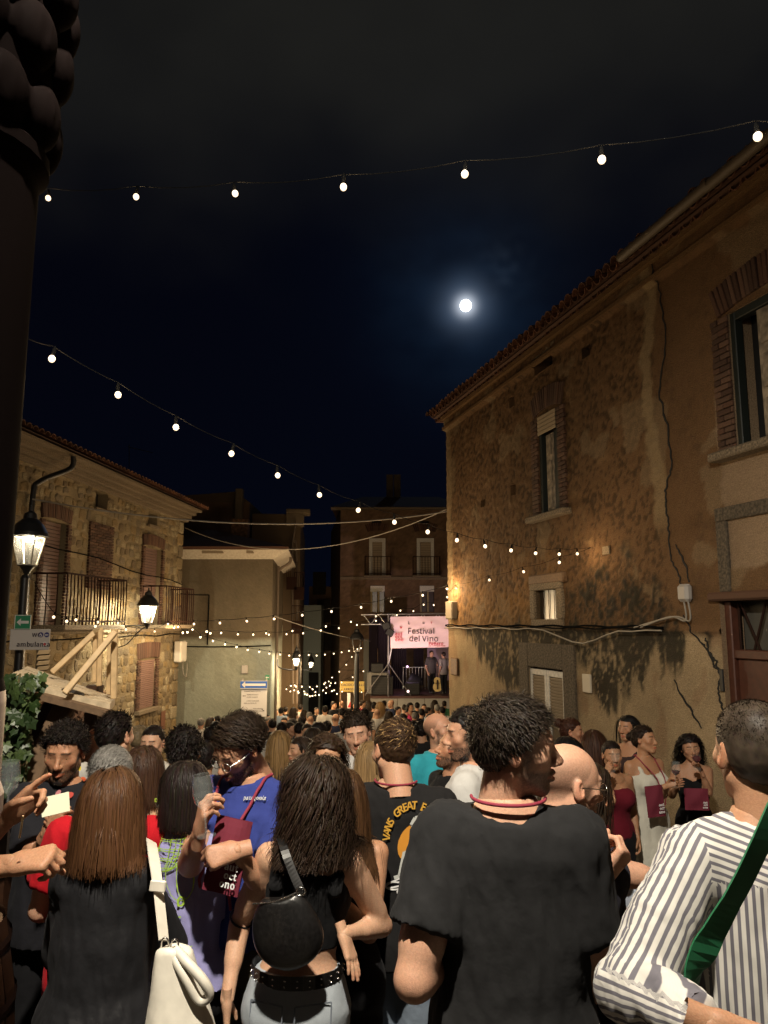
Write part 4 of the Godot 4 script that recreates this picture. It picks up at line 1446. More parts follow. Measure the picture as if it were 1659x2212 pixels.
	var q1: Vector3 = f.call(971, 1398, 32.8)
	var q2: Vector3 = f.call(971, 1331, 32.8)
	var q3: Vector3 = f.call(843.5, 1332, 32.8)
	var bs := tool()
	var nx := 40
	var ny := 20
	for j in ny + 1:
		for i in nx + 1:
			var u := float(i) / nx
			var v := float(j) / ny
			var p := q0.lerp(q1, u).lerp(q3.lerp(q2, u), v)
			p.z += 0.025 * sin(u * 9.0 + v * 6.0) * (1.0 - v) + 0.02 * sin((u + v) * 14.0) * u * v + 0.012 * sin((u - v) * 17.0) * (1.0 - u)
			bs.set_smooth_group(0)
			bs.set_color(Color.WHITE)
			bs.add_vertex(p)
	for j in ny:
		for i in nx:
			var a := j * (nx + 1) + i
			for v in [a, a + nx + 2, a + 1, a, a + nx + 1, a + nx + 2]: bs.add_index(v)
	bs.generate_normals()
	build("cloth", bs, mat("banner_cloth", Color(0.82, 0.62, 0.64), 0.7, {"back": Color(0.4, 0.25, 0.27)}), B)
	var wd := q1.x - q0.x
	var ht := q3.y - q0.y
	for q in [["Festival", 0.325, 0.535, 0.185, "black_print", false], ["del Vino", 0.345, 0.295, 0.185, "black_print", false], ["Pellaro", 0.66, 0.15, 0.10, "red_print", true], ["aut", 0.085, 0.46, 0.11, "red_print", true], ["oct", 0.085, 0.365, 0.11, "red_print", true], ["ono", 0.085, 0.27, 0.11, "red_print", true],
			["L", 0.30, 0.80, 0.10, "black_print", true], ["u", 0.55, 0.80, 0.08, "black_print", true], ["T", 0.68, 0.80, 0.08, "red_print", true], ["per i vini autoctoni", 0.66, 0.075, 0.045, "red_print", false]]:
		var lm := letters(q[0], ht * q[3] * 1.25, 0.01, "Droid Sans", q[5])
		var bx := lm.get_aabb()
		var o := piece("lettering", lm, mat(q[4], Color(0.02, 0.015, 0.02) if q[4] == "black_print" else Color(0.5, 0.07, 0.09), 0.7), B, Transform3D(Basis.from_scale(Vector3(1.12, 1, 1)), q0 + Vector3(wd * q[1] - bx.position.x, ht * q[2], 0.045)))
	var vs := tool()
	quad(vs, q0 + Vector3(wd * 0.17, ht * 0.62, 0.045), q0 + Vector3(wd * 0.185, ht * 0.62, 0.045), q0 + Vector3(wd * 0.2, ht * 0.68, 0.045), q0 + Vector3(wd * 0.155, ht * 0.68, 0.045))
	build("emblem", vs, mats["red_print"], B)
	# loudspeakers, monitors and instruments
	for q in [["subwoofer", 826, 1482, 0.95, 0.8, "large black subwoofer at the left corner of the stage"], ["stage_monitor", 891, 1488, 0.62, 0.5, "black wedge monitor in the middle of the stage front"], ["amplifier", 815, 1460, 0.55, 0.4, "small dark amplifier case on top of the stage's left riser"]]:
		var o := thing(q[0], q[5], "loudspeaker", f.call(q[1], q[2], 33.6))
		o.position.y = deck.y if q[0] != "amplifier" else deck.y + 0.95
		var bx := tool()
		box(bx, Vector3(0, q[4] * 0.5, 0), Vector3(q[3], q[4], 0.6), Basis.IDENTITY, Color.WHITE, 0.03)
		build("cabinet", bx, mat("cabinet", Color(0.014, 0.014, 0.015), 0.6), o)
		var gr := tool()
		for k in 6: box(gr, Vector3(0, q[4] * (0.15 + 0.14 * k), 0.31), Vector3(q[3] * 0.86, 0.03, 0.02))
		build("grille", gr, mats["iron"], o)
	var ri := thing("stage_riser", "grey riser box at the left end of the stage", "box", f.call(815, 1478, 34.2))
	ri.position.y = deck.y
	var rb := tool()
	box(rb, Vector3(0, 0.47, 0), Vector3(0.9, 0.92, 0.8), Basis.IDENTITY, Color.WHITE, 0.02)
	build("case", rb, mats["stage_skirt"], ri)
	# drum seat group and lit guitar
	var g := thing("guitar", "pale guitar on a stand between the two musicians", "guitar", f.call(945, 1490, 33.8))
	g.position.y = deck.y + 0.05
	var gb := tool()
	lathe(gb, [Vector2(0, -0.05), Vector2(0.2, -0.05), Vector2(0.2, 0.05), Vector2(0, 0.05)], 20, Transform3D(Basis(Vector3(1, 0, 0), PI / 2), Vector3(0, 0.25, 0)))
	lathe(gb, [Vector2(0, -0.05), Vector2(0.155, -0.05), Vector2(0.155, 0.05), Vector2(0, 0.05)], 20, Transform3D(Basis(Vector3(1, 0, 0), PI / 2), Vector3(0, 0.52, 0)))
	build("body", gb, mat("guitar_yellow", Color(0.7, 0.55, 0.25), 0.3), g)
	var gn := tool()
	box(gn, Vector3(0, 0.95, 0.03), Vector3(0.06, 0.75, 0.03))
	box(gn, Vector3(0, 0.36, 0.07), Vector3(0.07, 0.4, 0.02))
	build("neck", gn, mats["darkwood"], g)
	var dr := thing("bass_drum", "dark round drum lying at the middle of the stage", "drum", f.call(893, 1472, 35.0))
	dr.position.y = deck.y + 0.38
	var db := tool()
	lathe(db, [Vector2(0, -0.28), Vector2(0.36, -0.28), Vector2(0.39, -0.2), Vector2(0.39, 0.2), Vector2(0.36, 0.28), Vector2(0, 0.28)], 24, Transform3D(Basis(Vector3(0, 0, 1), 1.1), Vector3.ZERO))
	build("shell", db, mats["cabinet"], dr)
	var lg := thing("stage_light", "small blue stage light on the floor before the musicians", "light", f.call(903, 1481, 33.5))
	var sp := SphereMesh.new()
	sp.radius = 0.06
	sp.height = 0.12
	piece("lens", sp, glow("blue_lens", Color(0.12, 0.3, 1.0), 6.0), lg)
	omni("lamp", Vector3.ZERO, Color(0.1, 0.3, 1.0), 0.6, 0.05, lg)
	# spotlight on the tower that lights the banner, and the floods under the truss
	for q in [[834, 1352, 0.35], [842, 1366, -0.5]]:
		var o := thing("stage_spotlight", "black spotlight on the lifting tower, %s of the two" % ("upper" if q[2] > 0 else "lower"), "spotlight", f.call(q[0], q[1], 32.6))
		var hs := tool()
		box(hs, Vector3.ZERO, Vector3(0.34, 0.3, 0.22), Basis(Vector3(0, 0, 1), q[2]), Color.WHITE, 0.03)
		build("housing", hs, mats["iron"], o)
	var fl := thing("flood_lamp", "rosy flood lamp before the stage banner, below the picture edge of the banner", "lamp", q0.lerp(q1, 0.5) + Vector3(-0.6, -1.6, 2.6))
	var fs := SphereMesh.new()
	fs.radius = 0.05
	fs.height = 0.1
	piece("bulb", fs, glow("flood_bulb", Color(1.0, 0.7, 0.72), 2.0), fl)
	spot("lamp_light", Vector3.ZERO, q0.lerp(q2, 0.5) - fl.position, Color(1.0, 0.7, 0.72), 13.0, 38.0, 0.5, 0.05, fl)
	var f2 := thing("flood_lamp", "violet flood lamp on the stage floor behind the banner", "lamp", f.call(880, 1440, 34.2))
	piece("bulb", fs, glow("violet_bulb", Color(0.9, 0.55, 0.95), 2.0), f2)
	omni("lamp_light", Vector3.ZERO, Color(0.9, 0.6, 0.85), 0.3, 0.05, f2)

# ---------------------------------------------------------------- street lamps
func lantern(parent: Node3D, at: Vector3, s: float, lit: float, body := "iron", slim := 1.0, tint := Color(1.0, 0.84, 0.55)) -> void:
	# an old four-sided lantern, base at «at», s = height of the glazed part
	var ro := 0.21 * s / 0.4
	var rb := 0.12 * s / 0.4 * slim
	var o := sub(parent, "lantern")
	o.position = at
	var fr := tool()
	for k in 4:
		var a := TAU * (k + 0.5) / 4.0
		bar(fr, Vector3(cos(a) * rb, 0.03, sin(a) * rb), Vector3(cos(a) * ro, s, sin(a) * ro), 0.018, 0.018)
		var a2 := TAU * (k + 1.5) / 4.0
		for h in [[0.03, rb], [s, ro]]:
			bar(fr, Vector3(cos(a) * h[1], h[0], sin(a) * h[1]), Vector3(cos(a2) * h[1], h[0], sin(a2) * h[1]), 0.02, 0.02)
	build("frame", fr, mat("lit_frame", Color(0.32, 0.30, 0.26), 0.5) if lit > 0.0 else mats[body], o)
	var cap := tool()
	lathe(cap, [Vector2(ro * 1.15, s), Vector2(ro * 1.1, s + 0.05), Vector2(ro * 0.8, s + 0.17), Vector2(ro * 0.42, s + 0.25), Vector2(ro * 0.36, s + 0.32), Vector2(0.02, s + 0.36), Vector2(0.015, s + 0.43), Vector2(0, s + 0.44)], 16)
	lathe(cap, [Vector2(0, s + 0.002), Vector2(ro * 1.15, s)], 16)
	build("cap", cap, mats[body], o)
	var bs := tool()
	lathe(bs, [Vector2(0.02, -0.12), Vector2(0.05, -0.06), Vector2(rb * 0.7, 0.0), Vector2(rb * 1.1, 0.02)], 12)
	build("foot", bs, mats[body], o)
	if lit > 0.0:
		for k in 4:
			# glowing glass sides, seen bright along their edges
			var a := TAU * (k + 0.5) / 4.0
			var a2 := TAU * (k + 1.5) / 4.0
			var g := tool()
			var q := 0.93
			quad(g, Vector3(cos(a2) * rb * q, 0.04, sin(a2) * rb * q), Vector3(cos(a) * rb * q, 0.04, sin(a) * rb * q), Vector3(cos(a) * ro * q, s - 0.01, sin(a) * ro * q), Vector3(cos(a2) * ro * q, s - 0.01, sin(a2) * ro * q))
			build("pane", g, glass("lamp_glass", Color(1, 1, 1), 0.015), o)
		var bl := SphereMesh.new()
		bl.radius = 0.075
		bl.height = 0.07
		piece("bulb", bl, glow("street_bulb", Color(1.0, 0.93, 0.72), 14.0), o, Transform3D(Basis.IDENTITY, Vector3(0, s * 0.9, 0)))
		if slim < 1.0: spot("lamp_light", Vector3(0, s * 0.9, 0), Vector3(0.2, -2.4, -0.9), tint, lit, 86.0, 0.68, 0.06, o)
		else: omni("lamp_light", Vector3(0, s * 0.9, 0), tint, lit, 0.05, o)

func make_lamps() -> void:
	# near post at the left edge, with its leafy capital; its lantern stands above the frame and lights the square
	var P := thing("lamp_post", "tall dark iron lamp post with a leafy capital at the left edge", "lamp post", Vector3(-0.815, 0, -1.35))
	var pm := mat("post_paint", Color(0.006, 0.0042, 0.004), 0.7, {"spec": 0.04})
	var st := tool()
	lathe(st, [Vector2(0.137, 1.85), Vector2(0.132, 1.87), Vector2(0.132, 2.86)], 28)
	build("shaft", st, pm, P)
	var b := tool()
	lathe(b, [Vector2(0.22, 0), Vector2(0.22, 0.25), Vector2(0.17, 0.32), Vector2(0.15, 0.5), Vector2(0.14, 1.62), Vector2(0.146, 1.64), Vector2(0.146, 1.67), Vector2(0.139, 1.69), Vector2(0.139, 1.83), Vector2(0.137, 1.85)], 28)
	build("base", b, mat("post_base", Color(0.26, 0.20, 0.19), 0.5), P)
	var c := tool()
	lathe(c, [Vector2(0.132, 2.84), Vector2(0.15, 2.86), Vector2(0.15, 2.885), Vector2(0.135, 2.90), Vector2(0.15, 2.95), Vector2(0.155, 3.1), Vector2(0.15, 3.22), Vector2(0.12, 3.30), Vector2(0.05, 3.36), Vector2(0.04, 3.8)], 24)
	build("capital", c, pm, P)
	var fc := Field.new(Vector3(-0.26, 2.82, -0.26), Vector3(0.26, 3.4, 0.26), 0.0085)
	fc.cone(Vector3(0, 2.9, 0), Vector3(0, 3.34, 0), 0.13, 0.14, 0.01)
	for ring in 3:
		for k in 9:
			var a := TAU * (k + 0.5 * (ring % 2)) / 9.0
			var dir := Vector3(cos(a), 0, sin(a))
			var y: float = [2.955, 3.09, 3.225][ring]
			fc.ball(dir * (0.135 + 0.01 * ring) + Vector3(0, y, 0), Vector3(0.052, 0.072, 0.04), Basis(Vector3.UP, PI / 2 - a), 0.012)
			fc.ball(dir * (0.19 + 0.01 * ring) + Vector3(0, y - 0.01, 0), Vector3(0.006, 0.05, 0.02), Basis(Vector3.UP, PI / 2 - a), 0.008, true)
	var fa := fc.mesh()
	fa.paint(Color.WHITE)
	piece("leaf_capital", fa.mesh(), pm, P)
	var off := Vector3(0.56, 4.25, 0.78)
	lantern(P, off, 0.6, 44.0, "iron", 0.32, Color(1.0, 0.90, 0.74))
	var ar := tool()
	tube(ar, smooth_path([Vector3(0, 3.75, 0), Vector3(0.12, 4.15, 0.16), Vector3(0.33, 4.3, 0.46), Vector3(0.5, 4.27, 0.7), off + Vector3(0, -0.1, 0)]), 0.024, 8)
	build("arm", ar, pm, P)
	var arm := tool()
	lathe(arm, [Vector2(0.04, 3.78), Vector2(0.05, 3.82), Vector2(0.03, 3.9)], 12)
	build("collar", arm, pm, P)
	# lantern post beyond the stall
	var p1 := pt(50, 1346, 10.3)
	var L := thing("street_lamp", "lit lantern on a black post above the direction signs at the left", "street lamp", Vector3(p1.x - 0.02, ground_at(-10.3), -10.3))
	var ly := pt(50, 1225, 10.3).y - L.position.y
	var ps := tool()
	lathe(ps, [Vector2(0.16, 0), Vector2(0.16, 0.3), Vector2(0.11, 0.4), Vector2(0.09, 1.5), Vector2(0.11, 1.55), Vector2(0.06, 1.62), Vector2(0.055, ly - 0.15), Vector2(0.03, ly - 0.1)], 16)
	build("post", ps, mats["iron"], L)
	lantern(L, Vector3(0.02, ly, 0), 0.42, 2.2)
	# wall lantern on a scrolled bracket
	var wl := thing("wall_lantern", "lit lantern on a scrolled iron bracket on the stone house wall", "street lamp", Vector3(-6.42, pt(300, 1353, 19).y, -18.3))
	var tip := pt(318, 1348, 17.9)
	var rel := tip - wl.position
	var bs := tool()
	tube(bs, [Vector3(0, 0.02, 0), Vector3(rel.x, 0.02, rel.z)], 0.018, 6)
	tube(bs, smooth_path([Vector3(0, -0.5, 0), Vector3(rel.x * 0.35, -0.42, rel.z * 0.35), Vector3(rel.x * 0.7, -0.14, rel.z * 0.7), Vector3(rel.x * 0.95, 0.0, rel.z * 0.95)]), 0.013, 6)
	for q in [0.2, 0.72]:
		var ring := []
		for m in 15: ring.append(Vector3(rel.x * q + 0.07 * cos(m * 0.42) * (1.0 - m * 0.03), -0.09 + 0.07 * sin(m * 0.42) * (1.0 - m * 0.03), rel.z * q))
		tube(bs, ring, 0.01, 5)
	build("bracket", bs, mats["iron"], wl)
	lantern(wl, Vector3(rel.x, 0.06, rel.z), 0.42, 13.0)
	# two lanterns down the alley, and the unlit post by the stage
	for q in [[640, 1440, 25.5, 26, "lit wall lantern at the mouth of the alley, nearer of the two"], [672, 1443, 36.0, 26, "lit wall lantern deep in the alley, farther of the two"]]:
		var o := thing("alley_lantern", q[4], "street lamp", pt(q[0], q[1], q[2]))
		var as_ := tool()
		tube(as_, smooth_path([Vector3(-0.62, 0.25, 0), Vector3(-0.6, 0.0, 0), Vector3(-0.3, -0.1, 0), Vector3(0, -0.1, 0)]), 0.02, 6)
		build("bracket", as_, mats["iron"], o)
		lantern(o, Vector3.ZERO, 0.27, 7.0)
	var m := pt(771, 1346, 26)
	var D := thing("street_lamp", "unlit dark lantern post in the middle of the square left of the stage", "street lamp", Vector3(m.x, ground_at(-26), -26))
	var my := pt(771, 1408, 26).y - D.position.y
	var ds := tool()
	lathe(ds, [Vector2(0.18, 0), Vector2(0.18, 0.3), Vector2(0.12, 0.5), Vector2(0.09, 1.6), Vector2(0.075, my - 0.1), Vector2(0.04, my)], 14)
	build("post", ds, mats["iron"], D)
	lantern(D, Vector3(0, my, 0), 0.42, 0.0)

# ---------------------------------------------------------------- strings of bulbs
var bulb_mesh: SphereMesh
var socket_mesh: ArrayMesh

func strand(label: String, pts: Array, d0: float, d1: float, power: float, ends := []) -> void:
	var o := thing("string_lights", label, "string lights", Vector3.ZERO, 0.0, "strings of bulbs over the square")
	var n := pts.size()
	var line := []
	var at := []
	for k in n:
		var t: float = (pts[k][0] - pts[0][0]) / maxf(1.0, absf(pts[n - 1][0] - pts[0][0]))
		t = absf(t)
		var d := 1.0 / lerpf(1.0 / d0, 1.0 / d1, clampf(t, 0, 1))
		at.append(pt(pts[k][0], pts[k][1], d))
	if ends.size() > 0 and ends[0] != null: line.append(pt(ends[0][0], ends[0][1], ends[0][2]))
	for p in at: line.append(p + Vector3(0, 0.075, 0))
	if ends.size() > 1 and ends[1] != null: line.append(pt(ends[1][0], ends[1][1], ends[1][2]))
	var cs := tool()
	var path := []
	for k in line.size() - 1:
		for j in 4:
			var t := j / 4.0
			path.append(line[k].lerp(line[k + 1], t) - Vector3(0, 0.03 * 4.0 * t * (1.0 - t) * minf(1.0, line[k].distance_to(line[k + 1])), 0))
	path.append(line[line.size() - 1])
	tube(cs, path, 0.0026 if d0 < 12.0 else 0.006, 5)
	build("cable", cs, mats["cable"], o)
	for k in n:
		var tilt := Basis.from_euler(Vector3(rng.randf_range(-0.25, 0.25), rng.randf() * 6.0, rng.randf_range(-0.25, 0.25)))
		var b := piece("bulb", bulb_mesh, glow("warm_bulb", Color(1.0, 0.74, 0.47), 2.1), o, Transform3D(tilt * Basis.from_scale(Vector3.ONE * (1.0 if d0 < 12.0 else 1.2)), at[k]))
		piece("socket", socket_mesh, mats["cable"], b)
		if power > 0.0:
			omni("glow_light", at[k], Color(1.0, 0.68, 0.36), power, 0.02, o)

func make_strings() -> void:
	bulb_mesh = SphereMesh.new()
	bulb_mesh.radius = 0.0185
	bulb_mesh.height = 0.042
	bulb_mesh.radial_segments = 16
	bulb_mesh.rings = 10
	var ss := tool()
	lathe(ss, [Vector2(0.009, 0.019), Vector2(0.011, 0.025), Vector2(0.011, 0.05), Vector2(0.006, 0.07), Vector2(0.0, 0.078)], 10)
	socket_mesh = ss.commit()
	strand("nearest string of bulbs crossing the top of the sky", [[104, 428], [294, 425], [508, 418], [742, 404], [1004, 376], [1300, 345], [1637, 295]], 4.9, 2.95, 0.16, [[60, 417, 5.3], [1800, 255, 2.6]])
	strand("long string of bulbs falling from the lamp post to the ochre house wall", [[112, 775], [255, 853], [380, 923], [500, 980], [600, 1027], [690, 1069], [774, 1102], [852, 1128], [924, 1149], [987, 1167], [1048, 1180], [1104, 1189], [1157, 1195], [1208, 1197], [1247, 1196]], 4.0, 9.95, 0.16, [[40, 720, 3.6], [1276, 1183, 10.0]])
	strand("short string of bulbs from the ochre wall back to its far corner", [[1208, 1215], [1131, 1235], [1057, 1253], [985, 1271], [966, 1290]], 9.7, 14.4, 0.12, [[1276, 1183, 10.0], null])
	strand("string of bulbs level across the square under the dark eaves", [[419, 1348], [475, 1346], [533, 1342], [592, 1337], [653, 1329], [716, 1321], [780, 1312], [845, 1299], [913, 1286], [966, 1272]], 16.5, 15.0, 1.0)
	strand("string of bulbs along the stone house balconies", [[116, 1333], [144, 1342], [164, 1339], [211, 1344], [206, 1353], [255, 1346], [272, 1360], [334, 1364], [363, 1348], [376, 1356]], 12.0, 20.0, 0.05, [[75, 1258, 10.3], null])
	strand("dense string of bulbs across the grey house wall", [[385, 1354], [395, 1367], [405, 1366], [416, 1360], [433, 1376], [447, 1364], [455, 1368], [478, 1367], [514, 1370], [547, 1371], [575, 1368], [581, 1371], [619, 1370], [632, 1363], [655, 1368], [693, 1362], [704, 1353], [732, 1357], [758, 1343], [771, 1350], [812, 1341], [812, 1331], [857, 1329], [865, 1319], [893, 1320], [915, 1306], [937, 1307]], 20.0, 23.0, 0.42)
	strand("lowest long string of bulbs sagging to the stage lamp post", [[433, 1377], [460, 1385], [486, 1392], [511, 1398], [535, 1404], [560, 1408], [582, 1412], [605, 1414], [625, 1416], [647, 1416], [667, 1415], [684, 1416], [702, 1414], [721, 1412], [738, 1409], [754, 1406], [772, 1402], [780, 1400]], 20.0, 26.0, 0.45)
	strand("loose string of bulbs hanging before the yellow food sign", [[760, 1419], [748, 1436], [733, 1451], [785, 1450], [762, 1463], [738, 1474], [739, 1494], [728, 1499], [781, 1495]], 27.0, 28.0, 0.3)
	var cl := [[90, 950], [130, 920], [165, 915], [175, 926], [230, 925], [300, 930], [325, 950], [365, 925], [440, 890], [470, 880], [500, 845], [490, 895], [530, 895], [480, 920], [450, 935], [430, 905]]
	var cl2 := [[125, 970], [160, 960], [195, 970], [200, 982], [250, 970], [255, 995], [275, 1000], [300, 1015], [325, 1010], [350, 975], [350, 1005], [385, 1000], [420, 960], [445, 985], [500, 968], [520, 960], [545, 990]]
	for q in [[cl, "upper bundle of bulbs in the alley"], [cl2, "lower bundle of bulbs in the alley"]]:
		var a := []
		for p in q[0]: a.append([597.2 + 0.24 * p[0], 1260.8 + 0.24 * p[1]])
		a.sort_custom(func(x, y): return x[0] < y[0])
		strand(q[1], a, 28.0, 31.0, 0.35)
	# service cables from house to house
	for q in [[[70, 1078, 13.0], [965, 1105, 16.0], 0.35, 0.014, "upper pale cable strung between the stone house and the ochre house"], [[400, 1140, 22.0], [965, 1100, 16.0], 0.75, 0.013, "lower pale cable strung between the grey house and the ochre house"], [[590, 1330, 24.0], [800, 1385, 33.0], 0.1, 0.015, "thin cable over the mouth of the alley"]]:
		var cs := tool()
		tube(cs, sag(pt(q[0][0], q[0][1], q[0][2]), pt(q[1][0], q[1][1], q[1][2]), q[2], 20), q[3], 5)
		var c := build("overhead_cable", cs, mats["pale_cable"])
		tag(c, q[4], "cable")

# ---------------------------------------------------------------- the wooden stall with vine leaves
func make_stall() -> void:
	var S := thing("market_stall", "wooden market stall with a sloping plank roof and raw pine braces at the left", "stall")
	var nl := pt(12, 1462, 4.4)
	var nr := pt(238, 1520, 4.4)
	var fl := pt(60, 1440, 5.5)
	var fr := pt(249, 1508, 5.2)
	for k in 4:
		var a := nl.lerp(fl, k / 4.0)
		var b := nr.lerp(fr, k / 4.0)
		var a2 := nl.lerp(fl, (k + 0.96) / 4.0)
		var b2 := nr.lerp(fr, (k + 0.96) / 4.0)
		var st := tool()
		var dn := Vector3(0, -0.045, 0)
		var off := Vector3(0, 0.004 * (k % 2), 0)
		quad(st, a + off, b + off, b2 + off, a2 + off)
		quad(st, a + dn, b + dn, b + off, a + off)
		quad(st, b + dn, b2 + dn, b2 + off, b + off)
		quad(st, b2 + dn, a2 + dn, a2 + off, b2 + off)
		quad(st, a2 + dn, b2 + dn, b + dn, a + dn)
		build("roof_plank", st, mats["board"], S)
	var fs := tool()
	bar(fs, nl + Vector3(0, -0.05, 0.02), nr + Vector3(0, -0.05, 0.02), 0.035, 0.09, Vector3.BACK)
	build("fascia", fs, mats["oldwood"], S)
	for q in [[128, 1496, 4.75, 64, 1625, 4.7, 0.10, "darkwood"], [150, 1505, 4.55, 58, 1700, 4.4, 0.12, "oldwood"]]:
		var st := tool()
		bar(st, pt(q[0], q[1], q[2]), pt(q[3], q[4], q[5]), q[6], 0.07, Vector3.BACK, Color.WHITE, 0.008)
		build("diagonal_post", st, mats[q[7]], S)
	var bk := tool()
	box(bk, pt(153, 1509, 4.5), Vector3(0.13, 0.1, 0.05), Basis(Vector3(0, 0, 1), -0.3), Color.WHITE, 0.01)
	build("bracket", bk, mats["iron"], S)
	for q in [[249, 1365, 4.5, 139, 1498, 4.3, 0.034], [205, 1366, 5.2, 112, 1453, 5.1, 0.036], [218, 1361, 5.15, 214, 1482, 5.15, 0.03], [206, 1364, 5.25, 204, 1474, 5.25, 0.03], [248, 1359, 4.6, 246, 1510, 4.6, 0.035], [239, 1366, 4.75, 235, 1500, 4.75, 0.03], [204, 1364, 5.2, 220, 1360, 5.15, 0.03]]:
		var st := tool()
		bar(st, pt(q[0], q[1], q[2]), pt(q[3], q[4], q[5]), q[6], 0.028, Vector3.BACK, Color.WHITE, 0.004)
		build("pine_brace", st, mats["pine"], S)
	# legs and the dark counter with its barrel-like boards
	for q in [[30, 4.6], [205, 5.3]]:
		var st := tool()
		var t := pt(q[0], 1480, q[1])
		bar(st, t, Vector3(t.x, ground_at(t.z), t.z), 0.09, 0.09, Vector3.BACK)
		build("leg", st, mats["darkwood"], S)
	var B := thing("wine_barrel", "dark wooden barrel standing at the left edge below the hands", "barrel", Vector3(-1.74, ground_at(-3.0), -3.0))
	for k in 18:
		var st := tool()
		var a0 := TAU * k / 18.0
		var a1 := TAU * (k + 0.94) / 18.0
		var pr := [[0.30, 0.0], [0.345, 0.25], [0.36, 0.47], [0.345, 0.70], [0.30, 0.95]]
		for j in 4:
			quad(st, Vector3(cos(a1) * pr[j][0], pr[j][1], sin(a1) * pr[j][0]), Vector3(cos(a0) * pr[j][0], pr[j][1], sin(a0) * pr[j][0]), Vector3(cos(a0) * pr[j + 1][0], pr[j + 1][1], sin(a0) * pr[j + 1][0]), Vector3(cos(a1) * pr[j + 1][0], pr[j + 1][1], sin(a1) * pr[j + 1][0]))
		build("stave", st, mats["darkwood"], B)
	var lid := tool()
	lathe(lid, [Vector2(0.0, 0.92), Vector2(0.29, 0.92)], 20)
	lathe(lid, [Vector2(0.29, 0.93), Vector2(0.0, 0.93)], 20)
	build("head", lid, mats["oldwood"], B)
	for h in [[0.08, 0.322], [0.28, 0.352], [0.66, 0.352], [0.87, 0.322]]:
		var st := tool()
		lathe(st, [Vector2(h[1] + 0.001, h[0] - 0.025), Vector2(h[1] + 0.004, h[0]), Vector2(h[1] + 0.001, h[0] + 0.025)], 24)
		build("hoop", st, mats["rust_iron"], B)
	# climbing vine: stems and single leaves
	var V := thing("climbing_vine", "green vine with broad leaves climbing the stall post at the left", "vine")
	var lm := vine_leaf()
	for k in 3:
		var pth := []
		for j in 12: pth.append(pt(45 + 14 * sin(j * 0.9 + k * 2.0) + (8 - j) * 1.2, 1455 + j * 22, 4.15))
		var st := tool()
		tube(st, smooth_path(pth, 3), 0.006, 5)
		build("stem", st, mat("vine_stem", Color(0.10, 0.08, 0.03), 0.8), V)
	for k in 260:
		var v := rng.randf()
		var py := 1458 + v * 255
		var wid := lerpf(32, 22, v) * (1.0 if py > 1500 else 1.25)
		var cx := lerpf(55, 34, minf(1.0, v * 1.4))
		var p := pt(cx + rng.randf_range(-wid, wid), py, 4.15 + rng.randf_range(-0.14, 0.14))
		var sc := rng.randf_range(0.024, 0.043)
		var b := Basis.from_euler(Vector3(rng.randf_range(-0.9, 0.3), rng.randf_range(-0.9, 0.9), rng.randf_range(-0.8, 0.8) + PI))
		piece("leaf", lm, mats["leaf%d" % (k % 4)], V, Transform3D(b * Basis.from_scale(Vector3.ONE * sc), p))

func vine_leaf() -> ArrayMesh:
	for k in 4:
		var g: Vector3 = [Vector3(0.02, 0.038, 0.01), Vector3(0.034, 0.055, 0.015), Vector3(0.05, 0.075, 0.023), Vector3(0.015, 0.03, 0.009)][k]
		mat("leaf%d" % k, Color(g.x, g.y, g.z), 0.45, {"back": Color(0.10, 0.2, 0.05)})
	var st := tool()
	var rim := []
	for k in 11:
		var a := PI * (-0.42 + 1.84 * k / 10.0)
		var r: float = [0.55, 0.8, 0.6, 0.95, 0.7, 1.15, 0.7, 0.95, 0.6, 0.8, 0.55][k]
		rim.append(Vector3(cos(a) * r, sin(a) * r, -0.12 * r * r + 0.06 * (k % 2)))
	for k in 10:
		quad(st, Vector3(0, 0, 0.05), rim[k], rim[k + 1], rim[k + 1])
	quad(st, Vector3(0, 0, 0.05), rim[10], Vector3(0, -0.2, 0), rim[0])
	return st.commit()

# ---------------------------------------------------------------- signs
func sign_plate(called: String, label: String, px: Array, d: float, m: Material, thick := 0.015) -> Node3D:
	var a := pt(px[0], px[3], d)
	var b := pt(px[1], px[2], d)
	var o := thing(called, label, "sign", Vector3((a.x + b.x) * 0.5, (a.y + b.y) * 0.5, -d))
	var st := tool()
	box(st, Vector3.ZERO, Vector3(b.x - a.x, b.y - a.y, thick), Basis.IDENTITY, Color.WHITE, 0.004)
	build("plate", st, m, o)
	o.set_meta("w", b.x - a.x)
	o.set_meta("h", b.y - a.y)
	return o

func print_on(o: Node3D, text: String, x: float, y: float, height: float, m: Material, bold := false, zz := 0.012) -> void:
	var lm := letters(text, height, 0.004, "Droid Sans", bold)
	var bx := lm.get_aabb()
	piece("lettering", lm, m, o, Transform3D(Basis.IDENTITY, Vector3(x - bx.position.x, y - bx.position.y, zz)))

func arrow_mesh(l: float, h: float) -> ArrayMesh:
	# an arrow that points to -x
	var st := tool()
	var z := 0.0
	quad(st, Vector3(-l * 0.5 + h * 0.5, -h * 0.18, z), Vector3(l * 0.5, -h * 0.18, z), Vector3(l * 0.5, h * 0.18, z), Vector3(-l * 0.5 + h * 0.5, h * 0.18, z))
	quad(st, Vector3(-l * 0.5, 0, z), Vector3(-l * 0.5 + h * 0.55, -h * 0.5, z), Vector3(-l * 0.5 + h * 0.55, h * 0.5, z), Vector3(-l * 0.5 + h * 0.55, h * 0.5, z))
	return st.commit()

func disc(r: float, z := 0.0) -> ArrayMesh:
	var st := tool()
	for k in 24:
		quad(st, Vector3(0, 0, z), Vector3(cos(TAU * k / 24) * r, sin(TAU * k / 24) * r, z), Vector3(cos(TAU * (k + 1) / 24) * r, sin(TAU * (k + 1) / 24) * r, z), Vector3(cos(TAU * (k + 1) / 24) * r, sin(TAU * (k + 1) / 24) * r, z))
	return st.commit()

